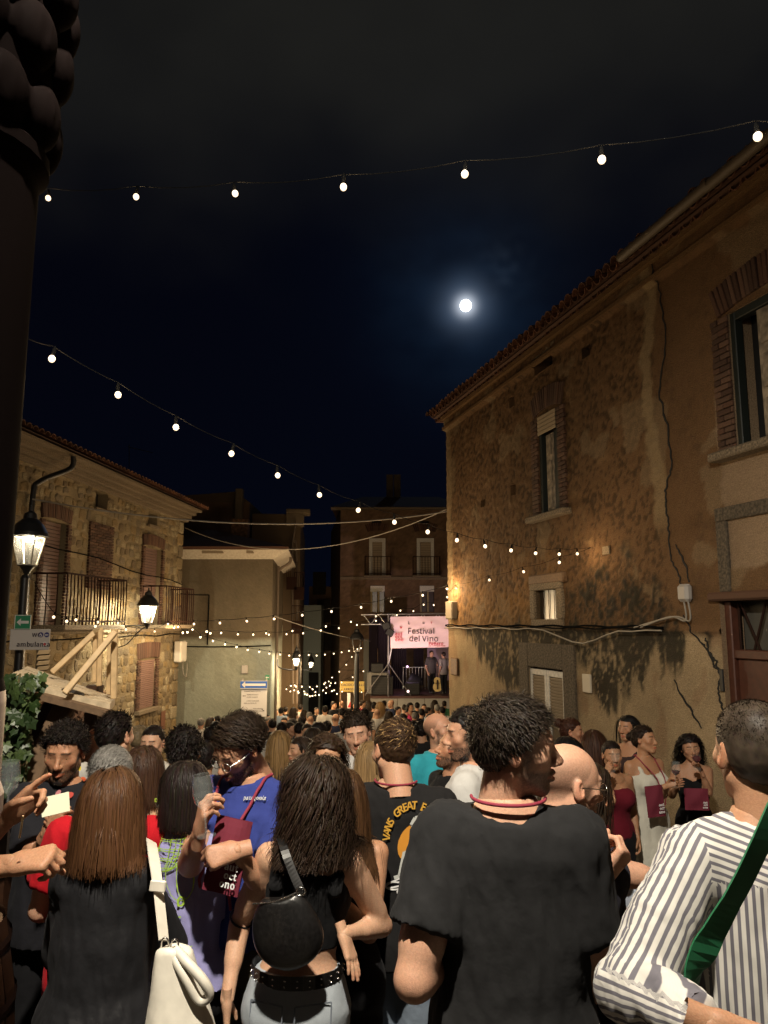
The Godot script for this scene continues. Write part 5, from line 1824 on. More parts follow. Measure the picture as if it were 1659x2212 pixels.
func make_signs() -> void:
	var wp := mat("sign_white", Color(0.62, 0.60, 0.58), 0.5)
	var gp := mat("sign_green", Color(0.03, 0.20, 0.10), 0.45)
	var bp := mat("sign_blue", Color(0.02, 0.10, 0.42), 0.45)
	var nv := mat("navy_print", Color(0.03, 0.03, 0.14), 0.6)
	var bk := mat("dark_print", Color(0.04, 0.03, 0.035), 0.6)
	var rd := mat("cross_red", Color(0.55, 0.03, 0.03), 0.6)
	var g := sign_plate("arrow_sign", "green sign with a white arrow pointing left on the near lantern post", [31.5, 68, 1328, 1360], 10.1, gp)
	piece("arrow", arrow_mesh(0.16, 0.1), wp, g, Transform3D(Basis.IDENTITY, Vector3(0, 0, 0.011)))
	var rim := tool()
	for q in [[-1, 0], [1, 0], [0, -1], [0, 1]]:
		box(rim, Vector3(q[0] * 0.104, q[1] * 0.09, 0.009), Vector3(0.008 if q[0] else 0.216, 0.008 if q[1] else 0.172, 0.004))
	build("border", rim, wp, g)
	var w := sign_plate("direction_sign", "white direction sign reading wc and ambulanza below the green arrow", [20, 109, 1359, 1404], 10.12, mat("sign_cream", Color(0.5, 0.46, 0.43), 0.55))
	print_on(w, "wc", 0.03, 0.035, 0.085, bk, true)
	print_on(w, "ambulanza", -0.165, -0.095, 0.085, bk, true)
	for q in [[0.145, 0.062, "icon_accessible"], [0.225, 0.062, "icon_wc"]]:
		piece("icon", disc(0.034), nv, w, Transform3D(Basis.IDENTITY, Vector3(q[0], q[1], 0.011)))
	print_on(w, "wc", 0.203, 0.05, 0.035, wp, true, 0.015)
	var wh := tool()
	var ring := []
	for m in 14: ring.append(Vector3(0.143 + 0.016 * cos(m * 0.45 - 2.6), 0.054 + 0.016 * sin(m * 0.45 - 2.6), 0.014))
	tube(wh, ring, 0.003, 4)
	tube(wh, [Vector3(0.143, 0.084, 0.014), Vector3(0.144, 0.06, 0.014), Vector3(0.157, 0.058, 0.014), Vector3(0.162, 0.042, 0.014)], 0.003, 4)
	build("wheelchair_symbol", wh, wp, w)
	piece("icon", disc(0.034), wp, w, Transform3D(Basis.IDENTITY, Vector3(0.205, -0.06, 0.011)))
	var cr := tool()
	box(cr, Vector3(0.205, -0.06, 0.013), Vector3(0.036, 0.011, 0.004))
	box(cr, Vector3(0.205, -0.06, 0.0135), Vector3(0.011, 0.036, 0.004))
	build("cross", cr, rd, w)
	# one-way sign, notice board and little arrow sign before the grey house
	var o := sign_plate("one_way_sign", "blue one way sign with a white arrow pointing left before the grey house", [519, 577, 1471, 1487], 23.2, bp)
	piece("arrow", arrow_mesh(0.72, 0.19), wp, o, Transform3D(Basis.IDENTITY, Vector3(0, 0, 0.011)))
	var rr := tool()
	for q in [-1, 1]: box(rr, Vector3(0, q * 0.108, 0.009), Vector3(0.8, 0.012, 0.004))
	build("border", rr, wp, o)
	var n := sign_plate("notice_sign", "large white printed notice board below the blue one way sign", [520, 577, 1488, 1548], 23.3, mat("notice_white", Color(0.56, 0.55, 0.56), 0.6))
	for q in [["Comune: sosta e transito", -0.3, 0.32], ["Divieto di transito", -0.22, 0.22], ["eccetto residenti", -0.22, 0.15], ["e mezzi autorizzati", -0.22, 0.04], ["dalle ore 18 alle 02", -0.3, -0.03], ["Area pedonale", -0.02, -0.2], ["accesso vietato", -0.02, -0.26]]:
		print_on(n, q[0], q[1], q[2], 0.045, bk)
	piece("arrow", arrow_mesh(0.1, 0.05), bk, n, Transform3D(Basis.IDENTITY, Vector3(-0.3, 0.2, 0.011)))
	piece("arrow", arrow_mesh(0.1, 0.05), bk, n, Transform3D(Basis(Vector3(0, 0, 1), PI * 0.8), Vector3(0.28, -0.22, 0.011)))
	for s in [-0.36, 0.36]:
		var ps := tool()
		tube(ps, [Vector3(s, 0.7, -0.04), Vector3(s, ground_at(-23.3) - n.position.y, -0.04)], 0.025, 8)
		build("post", ps, mats["plastic_grey"], n)
	var l := sign_plate("arrow_sign", "small green arrow sign on the corner of the grey house above the blue sign", [573, 582, 1458, 1469], 23.5, gp)
	piece("arrow", arrow_mesh(0.1, 0.07), wp, l, Transform3D(Basis.IDENTITY, Vector3(0, 0, 0.011)))
	var y := sign_plate("food_sign", "yellow food sign reading caciocavallo arrostito by the stage lamp post", [735, 787, 1472, 1495], 30.0, mat("sign_yellow", Color(0.42, 0.30, 0.07), 0.6), 0.03)
	print_on(y, "CACIOCAVALLO", -0.43, 0.03, 0.125, bk, true, 0.018)
	print_on(y, "ARROSTITO", -0.34, -0.14, 0.125, bk, true, 0.018)
	var ps2 := tool()
	for s in [-0.45, 0.45]: tube(ps2, [Vector3(s, 0.2, -0.03), Vector3(s, ground_at(-30) - y.position.y, -0.03)], 0.025, 6)
	build("post", ps2, mats["oldwood"], y)
	var p := sign_plate("poster_board", "narrow cream poster board with a red corner near the food sign", [750, 757, 1497, 1530], 29.0, wp)
	var rc := tool()
	quad(rc, Vector3(-0.05, -0.25, 0.012), Vector3(0.06, -0.25, 0.012), Vector3(0.06, -0.02, 0.012), Vector3(0.06, -0.02, 0.012))
	build("red_corner", rc, rd, p)

# ================================================================ people: fields, meshes, hair
class Acc:
	# triangles being collected for one mesh
	var v := PackedVector3Array()
	var n := PackedVector3Array()
	var c := PackedColorArray()
	var uv := PackedVector2Array()
	var i := PackedInt32Array()
	func add(a: Acc, xf: Transform3D, mirror := false) -> void:
		var off := v.size()
		var nb := xf.basis.inverse().transposed()
		for k in a.v.size():
			v.append(xf * a.v[k])
			n.append((nb * a.n[k]).normalized())
		c.append_array(a.c)
		uv.append_array(a.uv)
		if mirror:
			for k in range(0, a.i.size(), 3):
				i.append(a.i[k] + off)
				i.append(a.i[k + 2] + off)
				i.append(a.i[k + 1] + off)
		else:
			for k in a.i.size(): i.append(a.i[k] + off)
	func paint(col: Color) -> void:
		c.resize(v.size())
		c.fill(col)
		uv.resize(v.size())
	func normals() -> void:
		n.resize(v.size())
		n.fill(Vector3.ZERO)
		for k in range(0, i.size(), 3):
			var a := v[i[k]]
			var f := (v[i[k + 2]] - a).cross(v[i[k + 1]] - a)
			n[i[k]] += f
			n[i[k + 1]] += f
			n[i[k + 2]] += f
		for k in n.size(): n[k] = n[k].normalized()
	func mesh() -> ArrayMesh:
		var m := ArrayMesh.new()
		if v.size() == 0: return m
		var s := []
		s.resize(Mesh.ARRAY_MAX)
		s[Mesh.ARRAY_VERTEX] = v
		s[Mesh.ARRAY_NORMAL] = n
		s[Mesh.ARRAY_COLOR] = c
		s[Mesh.ARRAY_TEX_UV] = uv
		s[Mesh.ARRAY_INDEX] = i
		m.add_surface_from_arrays(Mesh.PRIMITIVE_TRIANGLES, s)
		return m
	func strand(p: PackedVector3Array, r0: float, r1: float, col: Color, tip: float, mid: Vector3) -> void:
		# a tapering flat hair lock lying on the head, seen from outside
		var m := p.size()
		var off := v.size()
		for k in m:
			var t := (p[mini(k + 1, m - 1)] - p[maxi(k - 1, 0)]).normalized()
			var o := p[k] - Vector3(mid.x, minf(mid.y, p[k].y), mid.z)
			o = (o - t * o.dot(t)).normalized()
			var x := t.cross(o)
			var f := float(k) / (m - 1)
			var r := lerpf(r0, r1, f) * (0.6 if k == 0 else 1.0)
			var cc := col * (1.0 + (tip - 1.0) * f)
			for q in 2:
				var s := -1.0 if q == 0 else 1.0
				v.append(p[k] + x * r * s)
				n.append((o + x * s * 0.55).normalized())
				c.append(cc)
				uv.append(Vector2(0.0, f))
		for k in m - 1:
			var a := off + k * 2
			i.append_array([a, a + 2, a + 3, a, a + 3, a + 1])

class Field:
	# a signed distance on a grid, meshed as surface nets
	var lo: Vector3
	var cs: float
	var nx: int
	var ny: int
	var nz: int
	var d := PackedFloat32Array()
	func _init(a: Vector3, b: Vector3, cell: float):
		lo = a
		cs = cell
		nx = int(ceil((b.x - a.x) / cell)) + 1
		ny = int(ceil((b.y - a.y) / cell)) + 1
		nz = int(ceil((b.z - a.z) / cell)) + 1
		d.resize(nx * ny * nz)
		d.fill(1.0)
	func span(a: Vector3, b: Vector3) -> Array:
		var p := ((a - lo) / cs).floor()
		var q := ((b - lo) / cs).ceil()
		return [maxi(0, int(p.x)), mini(nx - 1, int(q.x)), maxi(0, int(p.y)), mini(ny - 1, int(q.y)), maxi(0, int(p.z)), mini(nz - 1, int(q.z))]
	func cone(a: Vector3, b: Vector3, ra: float, rb: float, k := 0.02, flat := 0, sq := Vector3.ZERO, sf := 1.0) -> void:
		var r := maxf(ra, rb) + k + 2.5 * cs
		var s := span(a.min(b) - Vector3.ONE * r, a.max(b) + Vector3.ONE * r)
		var w := sq * (1.0 / sf - 1.0)
		var ba := b - a
		ba += w * sq.dot(ba)
		var l2 := maxf(ba.length_squared(), 1e-9)
		var ln := sqrt(l2)
		var dr := rb - ra
		for z in range(s[4], s[5] + 1):
			for y in range(s[2], s[3] + 1):
				var at := (z * ny + y) * nx
				for x in range(s[0], s[1] + 1):
					var q := lo + Vector3(x, y, z) * cs - a
					if sf != 1.0: q += w * sq.dot(q)
					var tr := q.dot(ba) / l2
					var t := clampf(tr, 0.0, 1.0)
					var e := (q - ba * t).length() - (ra + dr * t)
					if flat & 1 and tr > 0.9: e = maxf((q - ba * tr).length() - rb, (tr - 1.0) * ln)
					if flat & 2 and tr < 0.1: e = maxf((q - ba * tr).length() - ra, -tr * ln)
					var o := d[at + x]
					var h := k - absf(e - o)
					d[at + x] = minf(e, o) - (h * h * 0.25 / k if h > 0.0 else 0.0)
	func ball(c: Vector3, r: Vector3, b := Basis.IDENTITY, k := 0.02, carve := false) -> void:
		var m := maxf(r.x, maxf(r.y, r.z)) + k + 2.5 * cs
		var s := span(c - Vector3.ONE * m, c + Vector3.ONE * m)
		var bi := b.inverse()
		for z in range(s[4], s[5] + 1):
			for y in range(s[2], s[3] + 1):
				var at := (z * ny + y) * nx
				for x in range(s[0], s[1] + 1):
					var q := bi * (lo + Vector3(x, y, z) * cs - c)
					var u := q / r
					var k1 := u.length()
					var e := k1 * (k1 - 1.0) / maxf((u / r).length(), 1e-6)
					if k1 < 0.3: e = -minf(r.x, minf(r.y, r.z)) * (1.0 - k1)
					var o := d[at + x]
					if carve:
						e = -e
						var h := k - absf(e - o)
						d[at + x] = maxf(e, o) + (h * h * 0.25 / k if h > 0.0 else 0.0)
					else:
						var h := k - absf(e - o)
						d[at + x] = minf(e, o) - (h * h * 0.25 / k if h > 0.0 else 0.0)
	func loft(sec: Array, xf: Transform3D, k := 0.02, bulge := 0.0) -> void:
		# sections [height, half width, half depth, centre z] along the local y axis of xf
		var y0: float = sec[0][0]
		var y1: float = sec[sec.size() - 1][0]
		var wmax := 0.0
		for q in sec: wmax = maxf(wmax, maxf(q[1], q[2] + absf(q[3])))
		var box := xf * AABB(Vector3(-wmax, y0, -wmax), Vector3(2 * wmax, y1 - y0, 2 * wmax))
		var m := Vector3.ONE * (k + 2.5 * cs)
		var s := span(box.position - m, box.end + m)
		var inv := xf.affine_inverse()
		var last := sec.size() - 2
		for z in range(s[4], s[5] + 1):
			for y in range(s[2], s[3] + 1):
				var at := (z * ny + y) * nx
				for x in range(s[0], s[1] + 1):
					var p := inv * (lo + Vector3(x, y, z) * cs)
					var j := 0
					while j < last and p.y > sec[j + 1][0]: j += 1
					var f := clampf((p.y - sec[j][0]) / (sec[j + 1][0] - sec[j][0]), 0.0, 1.0)
					f = f * f * (3.0 - 2.0 * f) * 0.6 + f * 0.4
					var hw := lerpf(sec[j][1], sec[j + 1][1], f)
					var hd := lerpf(sec[j][2], sec[j + 1][2], f)
					var zz := p.z - lerpf(sec[j][3], sec[j + 1][3], f)
					var ux := p.x / hw
					var uz := zz / hd
					var k1 := sqrt(ux * ux + uz * uz)
					var k2 := sqrt(ux * ux / (hw * hw) + uz * uz / (hd * hd))
					var e := k1 * (k1 - 1.0) / maxf(k2, 1e-6)
					if k1 < 0.3: e = -minf(hw, hd) * (1.0 - k1)
					e = maxf(e, maxf(p.y - y1, y0 - p.y))
					var o := d[at + x]
					var h := k - absf(e - o)
					d[at + x] = minf(e, o) - (h * h * 0.25 / k if h > 0.0 else 0.0)
	func at(p: Vector3) -> float:
		var q := (p - lo) / cs
		var x := int(q.x)
		var y := int(q.y)
		var z := int(q.z)
		if q.x < 0 or q.y < 0 or q.z < 0 or x >= nx - 1 or y >= ny - 1 or z >= nz - 1: return 1.0
		var f := q - Vector3(x, y, z)
		var a := (z * ny + y) * nx + x
		var b := a + nx * ny
		var u := lerpf(lerpf(d[a], d[a + 1], f.x), lerpf(d[a + nx], d[a + nx + 1], f.x), f.y)
		var w := lerpf(lerpf(d[b], d[b + 1], f.x), lerpf(d[b + nx], d[b + nx + 1], f.x), f.y)
		return lerpf(u, w, f.z)
	func slope(p: Vector3) -> Vector3:
		var h := cs
		return Vector3(at(p + Vector3(h, 0, 0)) - at(p - Vector3(h, 0, 0)), at(p + Vector3(0, h, 0)) - at(p - Vector3(0, h, 0)), at(p + Vector3(0, 0, h)) - at(p - Vector3(0, 0, h))).normalized()
	func mesh() -> Acc:
		var out := Acc.new()
		var ids := PackedInt32Array()
		ids.resize(d.size())
		ids.fill(-1)
		var sl := nx * ny
		var far := cs * 3.0
		for z in nz - 1:
			for y in ny - 1:
				var a := (z * ny + y) * nx
				for x in nx - 1:
					var k := a + x
					var d0 := d[k]
					if d0 > far or d0 < -far: continue
					var d1 := d[k + 1]
					var d2 := d[k + nx]
					var d3 := d[k + nx + 1]
					var d4 := d[k + sl]
					var d5 := d[k + sl + 1]
					var d6 := d[k + sl + nx]
					var d7 := d[k + sl + nx + 1]
					var neg := int(d0 < 0) + int(d1 < 0) + int(d2 < 0) + int(d3 < 0) + int(d4 < 0) + int(d5 < 0) + int(d6 < 0) + int(d7 < 0)
					if neg == 0 or neg == 8: continue
					var p := Vector3.ZERO
					var m := 0
					if (d0 < 0) != (d1 < 0): p += Vector3(d0 / (d0 - d1), 0, 0); m += 1
					if (d2 < 0) != (d3 < 0): p += Vector3(d2 / (d2 - d3), 1, 0); m += 1
					if (d4 < 0) != (d5 < 0): p += Vector3(d4 / (d4 - d5), 0, 1); m += 1
					if (d6 < 0) != (d7 < 0): p += Vector3(d6 / (d6 - d7), 1, 1); m += 1
					if (d0 < 0) != (d2 < 0): p += Vector3(0, d0 / (d0 - d2), 0); m += 1
					if (d1 < 0) != (d3 < 0): p += Vector3(1, d1 / (d1 - d3), 0); m += 1
					if (d4 < 0) != (d6 < 0): p += Vector3(0, d4 / (d4 - d6), 1); m += 1
					if (d5 < 0) != (d7 < 0): p += Vector3(1, d5 / (d5 - d7), 1); m += 1
					if (d0 < 0) != (d4 < 0): p += Vector3(0, 0, d0 / (d0 - d4)); m += 1
					if (d1 < 0) != (d5 < 0): p += Vector3(1, 0, d1 / (d1 - d5)); m += 1
					if (d2 < 0) != (d6 < 0): p += Vector3(0, 1, d2 / (d2 - d6)); m += 1
					if (d3 < 0) != (d7 < 0): p += Vector3(1, 1, d3 / (d3 - d7)); m += 1
					ids[k] = out.v.size()
					out.v.append(lo + (Vector3(x, y, z) + p / m) * cs)
					if y > 0 and z > 0 and (d0 < 0) != (d1 < 0): face(out, ids[k], ids[k - nx], ids[k - nx - sl], ids[k - sl], d0 < 0)
					if x > 0 and z > 0 and (d0 < 0) != (d2 < 0): face(out, ids[k], ids[k - sl], ids[k - sl - 1], ids[k - 1], d0 < 0)
					if x > 0 and y > 0 and (d0 < 0) != (d4 < 0): face(out, ids[k], ids[k - 1], ids[k - 1 - nx], ids[k - nx], d0 < 0)
		out.normals()
		return out
	func face(out: Acc, a: int, b: int, c: int, e: int, inside: bool) -> void:
		if a < 0 or b < 0 or c < 0 or e < 0: return
		if inside: out.i.append_array([a, c, b, a, e, c])
		else: out.i.append_array([a, b, c, a, c, e])

# ---------------------------------------------------------------- head and hand prototypes
var heads := {}
var hands := {}

func make_head(female: bool, cell: float) -> Acc:
	# origin between the ears; y up, face towards +z; about 0.235 m from chin to crown
	var f := Field.new(Vector3(-0.105, -0.2, -0.125), Vector3(0.105, 0.135, 0.135), cell)
	f.ball(Vector3(0, 0.032, -0.014), Vector3(0.0755, 0.083, 0.097), Basis.IDENTITY, 0.01)
	f.ball(Vector3(0, 0.0, 0.022), Vector3(0.066, 0.075, 0.066), Basis.IDENTITY, 0.03)
	var j := 0.93 if female else 1.0
	for s in [-1.0, 1.0]:
		f.cone(Vector3(s * 0.053 * j, -0.055, 0.0), Vector3(s * 0.019 * j, -0.104 * lerpf(1.0, j, 0.5), 0.061), 0.021, 0.019, 0.03)
		f.ball(Vector3(s * 0.044, -0.024, 0.06), Vector3(0.024, 0.02, 0.018), Basis.IDENTITY, 0.025)
	f.ball(Vector3(0, -0.055, 0.048), Vector3(0.043, 0.045, 0.038), Basis.IDENTITY, 0.03)
	f.ball(Vector3(0, -0.106 * lerpf(1.0, j, 0.5), 0.071), Vector3(0.02, 0.015, 0.014), Basis.IDENTITY, 0.018)
	f.cone(Vector3(0, -0.07, -0.022), Vector3(0, -0.2, -0.04), 0.052 if female else 0.060, 0.050 if female else 0.063, 0.03)
	if not female:
		f.cone(Vector3(-0.036, 0.02, 0.081), Vector3(0.036, 0.02, 0.081), 0.0095, 0.0095, 0.016)
		f.ball(Vector3(0, -0.14, 0.018), Vector3(0.012, 0.016, 0.012), Basis.IDENTITY, 0.015)
	for s in [-1.0, 1.0]:
		f.ball(Vector3(s * 0.0315, -0.004, 0.0985), Vector3(0.0185, 0.0125, 0.017), Basis.IDENTITY, 0.014, true)
		# lids
		f.cone(Vector3(s * 0.020, -0.002, 0.0825), Vector3(s * 0.044, -0.001, 0.0765), 0.0050, 0.0045, 0.006)
		f.cone(Vector3(s * 0.021, 0.0065, 0.0835), Vector3(s * 0.044, 0.006, 0.0765), 0.0050, 0.0045, 0.008)
		f.cone(Vector3(s * 0.021, -0.0125, 0.0825), Vector3(s * 0.042, -0.0115, 0.076), 0.0042, 0.004, 0.008)
	# nose
	var nz := 0.111 if female else 0.117
	f.cone(Vector3(0, 0.008, 0.085), Vector3(0, -0.034, nz - 0.006), 0.0085, 0.0105, 0.014)
	f.ball(Vector3(0, -0.0375, nz - 0.008), Vector3(0.0115, 0.0105, 0.012), Basis.IDENTITY, 0.01)
	for s in [-1.0, 1.0]:
		f.ball(Vector3(s * 0.0125, -0.0415, 0.098), Vector3(0.0085, 0.0085, 0.011), Basis.IDENTITY, 0.008)
		f.ball(Vector3(s * 0.0072, -0.0515, 0.1035), Vector3(0.0042, 0.004, 0.006), Basis.IDENTITY, 0.004, true)
	# mouth
	f.cone(Vector3(-0.019, -0.0685, 0.086), Vector3(0, -0.066, 0.0945), 0.005, 0.0072, 0.008)
	f.cone(Vector3(0.019, -0.0685, 0.086), Vector3(0, -0.066, 0.0945), 0.005, 0.0072, 0.008)
	f.cone(Vector3(-0.016, -0.0785, 0.0855), Vector3(0, -0.08, 0.0925), 0.005, 0.0078, 0.008)
	f.cone(Vector3(0.016, -0.0785, 0.0855), Vector3(0, -0.08, 0.0925), 0.005, 0.0078, 0.008)
	f.ball(Vector3(0, -0.0735, 0.1035), Vector3(0.022, 0.0022, 0.011), Basis.IDENTITY, 0.004, true)
	# ears
	for s in [-1.0, 1.0]:
		var eb := Basis(Vector3.UP, s * 0.42) * Basis(Vector3.RIGHT, -0.18)
		f.ball(Vector3(s * 0.081, -0.008, -0.012), Vector3(0.0095, 0.032, 0.019), eb, 0.008)
		f.ball(Vector3(s * 0.090, -0.003, -0.004), Vector3(0.007, 0.019, 0.0095), eb, 0.006, true)
	var a := f.mesh()
	a.paint(Color(0, 0, 0, 0))
	for k in a.v.size():
		var p := a.v[k]
		var lip := 0.0
		var brow := 0.0
		if p.z > 0.078 and absf(p.x) < 0.027:
			lip = clampf((0.0125 - absf(p.y + 0.0735) - absf(p.x) * 0.28) / 0.004, 0, 1)
		if p.z > 0.05:
			var bx := absf(p.x)
			var by := 0.0195 + 0.14 * bx - 2.2 * bx * bx
			brow = clampf((0.0048 - absf(p.y - by)) / 0.002, 0, 1) * clampf((bx - 0.009) / 0.004, 0, 1) * clampf((0.053 - bx) / 0.006, 0, 1)
		var beard := clampf((-0.05 - p.y + 0.25 * maxf(0.0, absf(p.x) - 0.045)) / 0.012, 0, 1) * clampf((p.z + 0.005) / 0.02, 0, 1) * clampf((p.y + 0.135) / 0.012, 0, 1)
		beard = maxf(beard, clampf((absf(p.x) - 0.06) / 0.006, 0, 1) * clampf((0.012 - p.y) / 0.01, 0, 1) * clampf((p.z - 0.004) / 0.01, 0, 1) * clampf((0.045 - p.z) / 0.015, 0, 1))
		var around := clampf((absf(p.x) - 0.03) / 0.01, 0, 1)
		if p.y > -0.062 and p.z > 0.085: beard *= maxf(around, clampf((-0.055 - p.y) / 0.006, 0, 1))
		beard *= 1.0 - lip
		var scalp := clampf((p.y - hairline(p)) / 0.01, 0, 1)
		if absf(p.x) > 0.079: scalp = 0.0
		a.c[k] = Color(lip, brow, beard, scalp)
	# eyeballs: white, iris, pupil
	for s in [-1.0, 1.0]:
		var off := a.v.size()
		var c := Vector3(s * 0.0315, -0.0035, 0.0725)
		var rings := [0.0, 0.16, 0.3, 0.52, 0.62, 1.0, 1.5, 1.9]
		for r in rings.size():
			for q in 12:
				var dd := Vector3(sin(rings[r]) * cos(TAU * q / 12), sin(rings[r]) * sin(TAU * q / 12), cos(rings[r]))
				a.v.append(c + dd * 0.0122)
				a.n.append(dd)
				a.c.append(Color(0, 0, 0, -3.0 if r < 2 else (-2.0 if r < 4 else -1.0)))
				a.uv.append(Vector2.ZERO)
		for r in rings.size() - 1:
			for q in 12:
				var e := off + r * 12 + q
				var g := off + r * 12 + (q + 1) % 12
				a.i.append_array([e, g + 12, e + 12, e, g, g + 12])
	return a

func hairline(p: Vector3) -> float:
	# height above which hair grows, by the angle from the front
	var a := absf(atan2(p.x, p.z + 0.014))
	if a < 0.8: return lerpf(0.072, 0.062, a / 0.8)
	if a < 1.15: return lerpf(0.062, 0.022, (a - 0.8) / 0.35)
	if a < 1.5: return lerpf(0.022, 0.0, (a - 1.15) / 0.35)
	if a < 2.1: return lerpf(0.0, -0.05, (a - 1.5) / 0.6)
	return lerpf(-0.05, -0.068, (a - 2.1) / 1.04)

func make_hand(curls: Array, thumb_in: float, cell: float) -> Acc:
	# a right hand: wrist at the origin, fingers along +y, palm towards +z, thumb at +x
	var f := Field.new(Vector3(-0.075, -0.05, -0.05), Vector3(0.095, 0.21, 0.115), cell)
	f.cone(Vector3(0, -0.045, 0), Vector3(0, 0.02, 0), 0.027, 0.029, 0.012, 0, Vector3(0, 0, 1), 0.72)
	for q in 4:
		var x: float = [0.0285, 0.0095, -0.0095, -0.0275][q]
		var y0: float = [0.089, 0.093, 0.089, 0.081][q]
		f.cone(Vector3(x * 0.55, 0.012, 0.0), Vector3(x, y0, 0), 0.0165, 0.0122, 0.012)
		var ln: float = [0.073, 0.081, 0.075, 0.058][q]
		var rr: float = [0.0092, 0.0095, 0.009, 0.008][q]
		var p := Vector3(x, y0, 0)
		var ang := 0.0
		var spread := (1.5 - q) * 0.05
		for m in 3:
			ang += deg_to_rad(curls[q][m])
			var dir := Vector3(spread * cos(ang), cos(ang), sin(ang)).normalized()
			var e: Vector3 = p + dir * ln * [0.46, 0.30, 0.24][m]
			f.cone(p, e, rr * [1.0, 0.94, 0.86][m], rr * [0.94, 0.86, 0.74][m], 0.0035)
			p = e
	var b := Vector3(0.024, 0.02, 0.008)
	var t1 := b + Vector3(0.026 - thumb_in * 0.012, 0.030, 0.012 + thumb_in * 0.018)
	var t2 := t1 + Vector3(0.014 - thumb_in * 0.024, 0.026, 0.008 + thumb_in * 0.014)
	var t3 := t2 + Vector3(0.006 - thumb_in * 0.02, 0.022, 0.004 + thumb_in * 0.006)
	f.cone(b, t1, 0.0165, 0.0125, 0.012)
	f.cone(t1, t2, 0.0118, 0.0105, 0.004)
	f.cone(t2, t3, 0.0103, 0.0082, 0.004)
	var a := f.mesh()
	a.paint(Color.WHITE)
	for k in a.v.size():
		# knuckles and finger ends a little redder
		var p := a.v[k]
		if p.y > 0.14: a.c[k] = Color(1.0, 0.9, 0.88)
	return a

